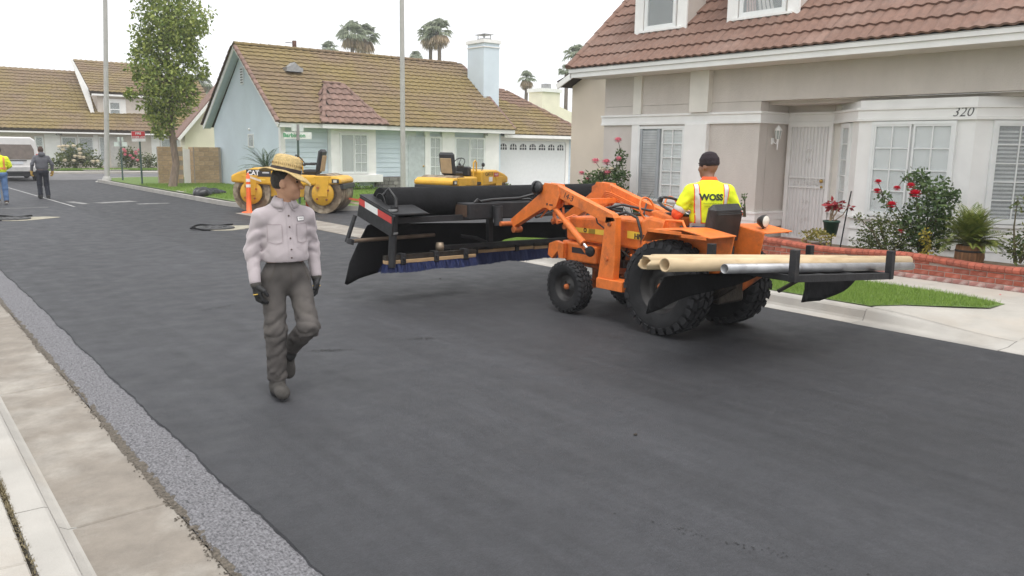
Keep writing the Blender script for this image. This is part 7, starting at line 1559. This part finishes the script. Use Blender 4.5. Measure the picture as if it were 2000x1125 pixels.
MB().box((vx-.26, vy-.022, .78), (vx+.26, vy-.003, .90)).build('number_plate', mat('plate', (.6, .62, .66), .5), vn); MB().box((vx-.4, vy-.03, .93), (vx+.4, vy-.002, .965)).build('handle_strip', M_black, vn)
for s in (-1, 1):
    MB().box((vx+s*.86-.07, vy-.03, .82), (vx+s*.86+.07, vy+.01, 1.25), None, .015).build('tail_light', mat('tail_red', (.35, .04, .03), .3), vn); MB().box((vx+s*1.07-.06, vy+3.0, 1.2), (vx+s*1.07+.06, vy+3.08, 1.45), None, .02).build('mirror', M_van, vn)
    for yy_ in (.9, 3.7): MB().lathe([(.001, -.11), (.2, -.11), (.33, -.1), (.345, 0), (.33, .1), (.2, .11), (.001, .11)], 24, Matrix.Translation((vx+s*.84, vy+yy_, .345)) @ Matrix.Rotation(R_(90), 4, 'Y')).build('wheel', M_rub, vn)
# tiny stones on the fresh asphalt
for x, y in ((1241, 850), (1180, 505), (860, 545), (590, 600)):
    c = gnd(x, y); s = random.uniform(.008, .013); o = MB().ball((0, 0, s*.5), s, 8, (1.4, 1, .6)).build('pebble', M_grease, None); o.location = c; tag(o, 'tiny dark loose stone on the smooth fresh asphalt', 'stone', 'loose stones on the road')
# fallen petals on the walk
o = MB().add([(0, 0, .002), (.03, .01, .006), (.05, .0, .004), (.02, -.015, .003)], [(0, 1, 2, 3)]).build('petal', P_red); o.location = gnd(1952, 576, .137); tag(o, 'red fallen petal on the concrete walk by the brick wall', 'petal')
# scuffs of loose fines left by boots and tyres
def scuff(px, py, L, W, n, ang):
    c = gnd(px, py); Q = []
    for _ in range(n):
        u, v = random.gauss(0, L/2.5), random.gauss(0, W/2.5); x = c.x+u*math.cos(ang)-v*math.sin(ang); y = c.y+u*math.sin(ang)+v*math.cos(ang); s = random.uniform(.003, .009); a = random.uniform(0, 6.28)
        Q.append([(x+s*math.cos(a), y+s*math.sin(a), .003), (x+s*math.cos(a+2.1), y+s*math.sin(a+2.1), .003), (x+s*math.cos(a+4.2), y+s*math.sin(a+4.2), .005)])
    return Q
Q = scuff(432, 600, .35, .12, 200, .3)+scuff(640, 685, .28, .08, 220, -.5)+scuff(820, 662, .25, .06, 120, -.4)+scuff(1430, 1060, .7, .05, 60, -1.2)
tag(put('loose_fines', quads_mesh('loose_fines', Q, 3), mat('dark_fines', (.02, .02, .02), .8)), kind='stuff')
# light haze in the air
hz_b = MB().box((-160, -60, -1.4), (260, 240, 40)).build('haze', None); hz_b['kind'] = 'stuff'
hm_ = bpy.data.materials.new('haze_air'); hm_.use_nodes = True; ht = hm_.node_tree; ht.nodes.clear(); pvn = ht.nodes.new('ShaderNodeVolumePrincipled'); pvn.inputs['Color'].default_value = (.95, .96, .98, 1); pvn.inputs['Density'].default_value = .0012; pvn.inputs['Anisotropy'].default_value = .2
ho = ht.nodes.new('ShaderNodeOutputMaterial'); ht.links.new(pvn.outputs[0], ho.inputs['Volume']); hz_b.data.materials.append(hm_)
# ------------------------------------------------------------------ put every thing's origin at its own base
bpy.context.view_layer.update()
for o in list(scn.objects):
    if o.parent is None and o.type == 'EMPTY' and o.location.length < 1e-6 and o.children:
        pts = []
        for ch in o.children_recursive:
            if ch.type == 'MESH': M = ch.matrix_world; pts += [M @ Vector(c) for c in ch.bound_box]
        a = Vector((min(p.x for p in pts), min(p.y for p in pts), min(p.z for p in pts))); b = Vector((max(p.x for p in pts), max(p.y for p in pts), max(p.z for p in pts)))
        base = Vector(((a.x+b.x)/2, (a.y+b.y)/2, a.z)); o.location = base
        for ch in o.children: ch.location = ch.location-base
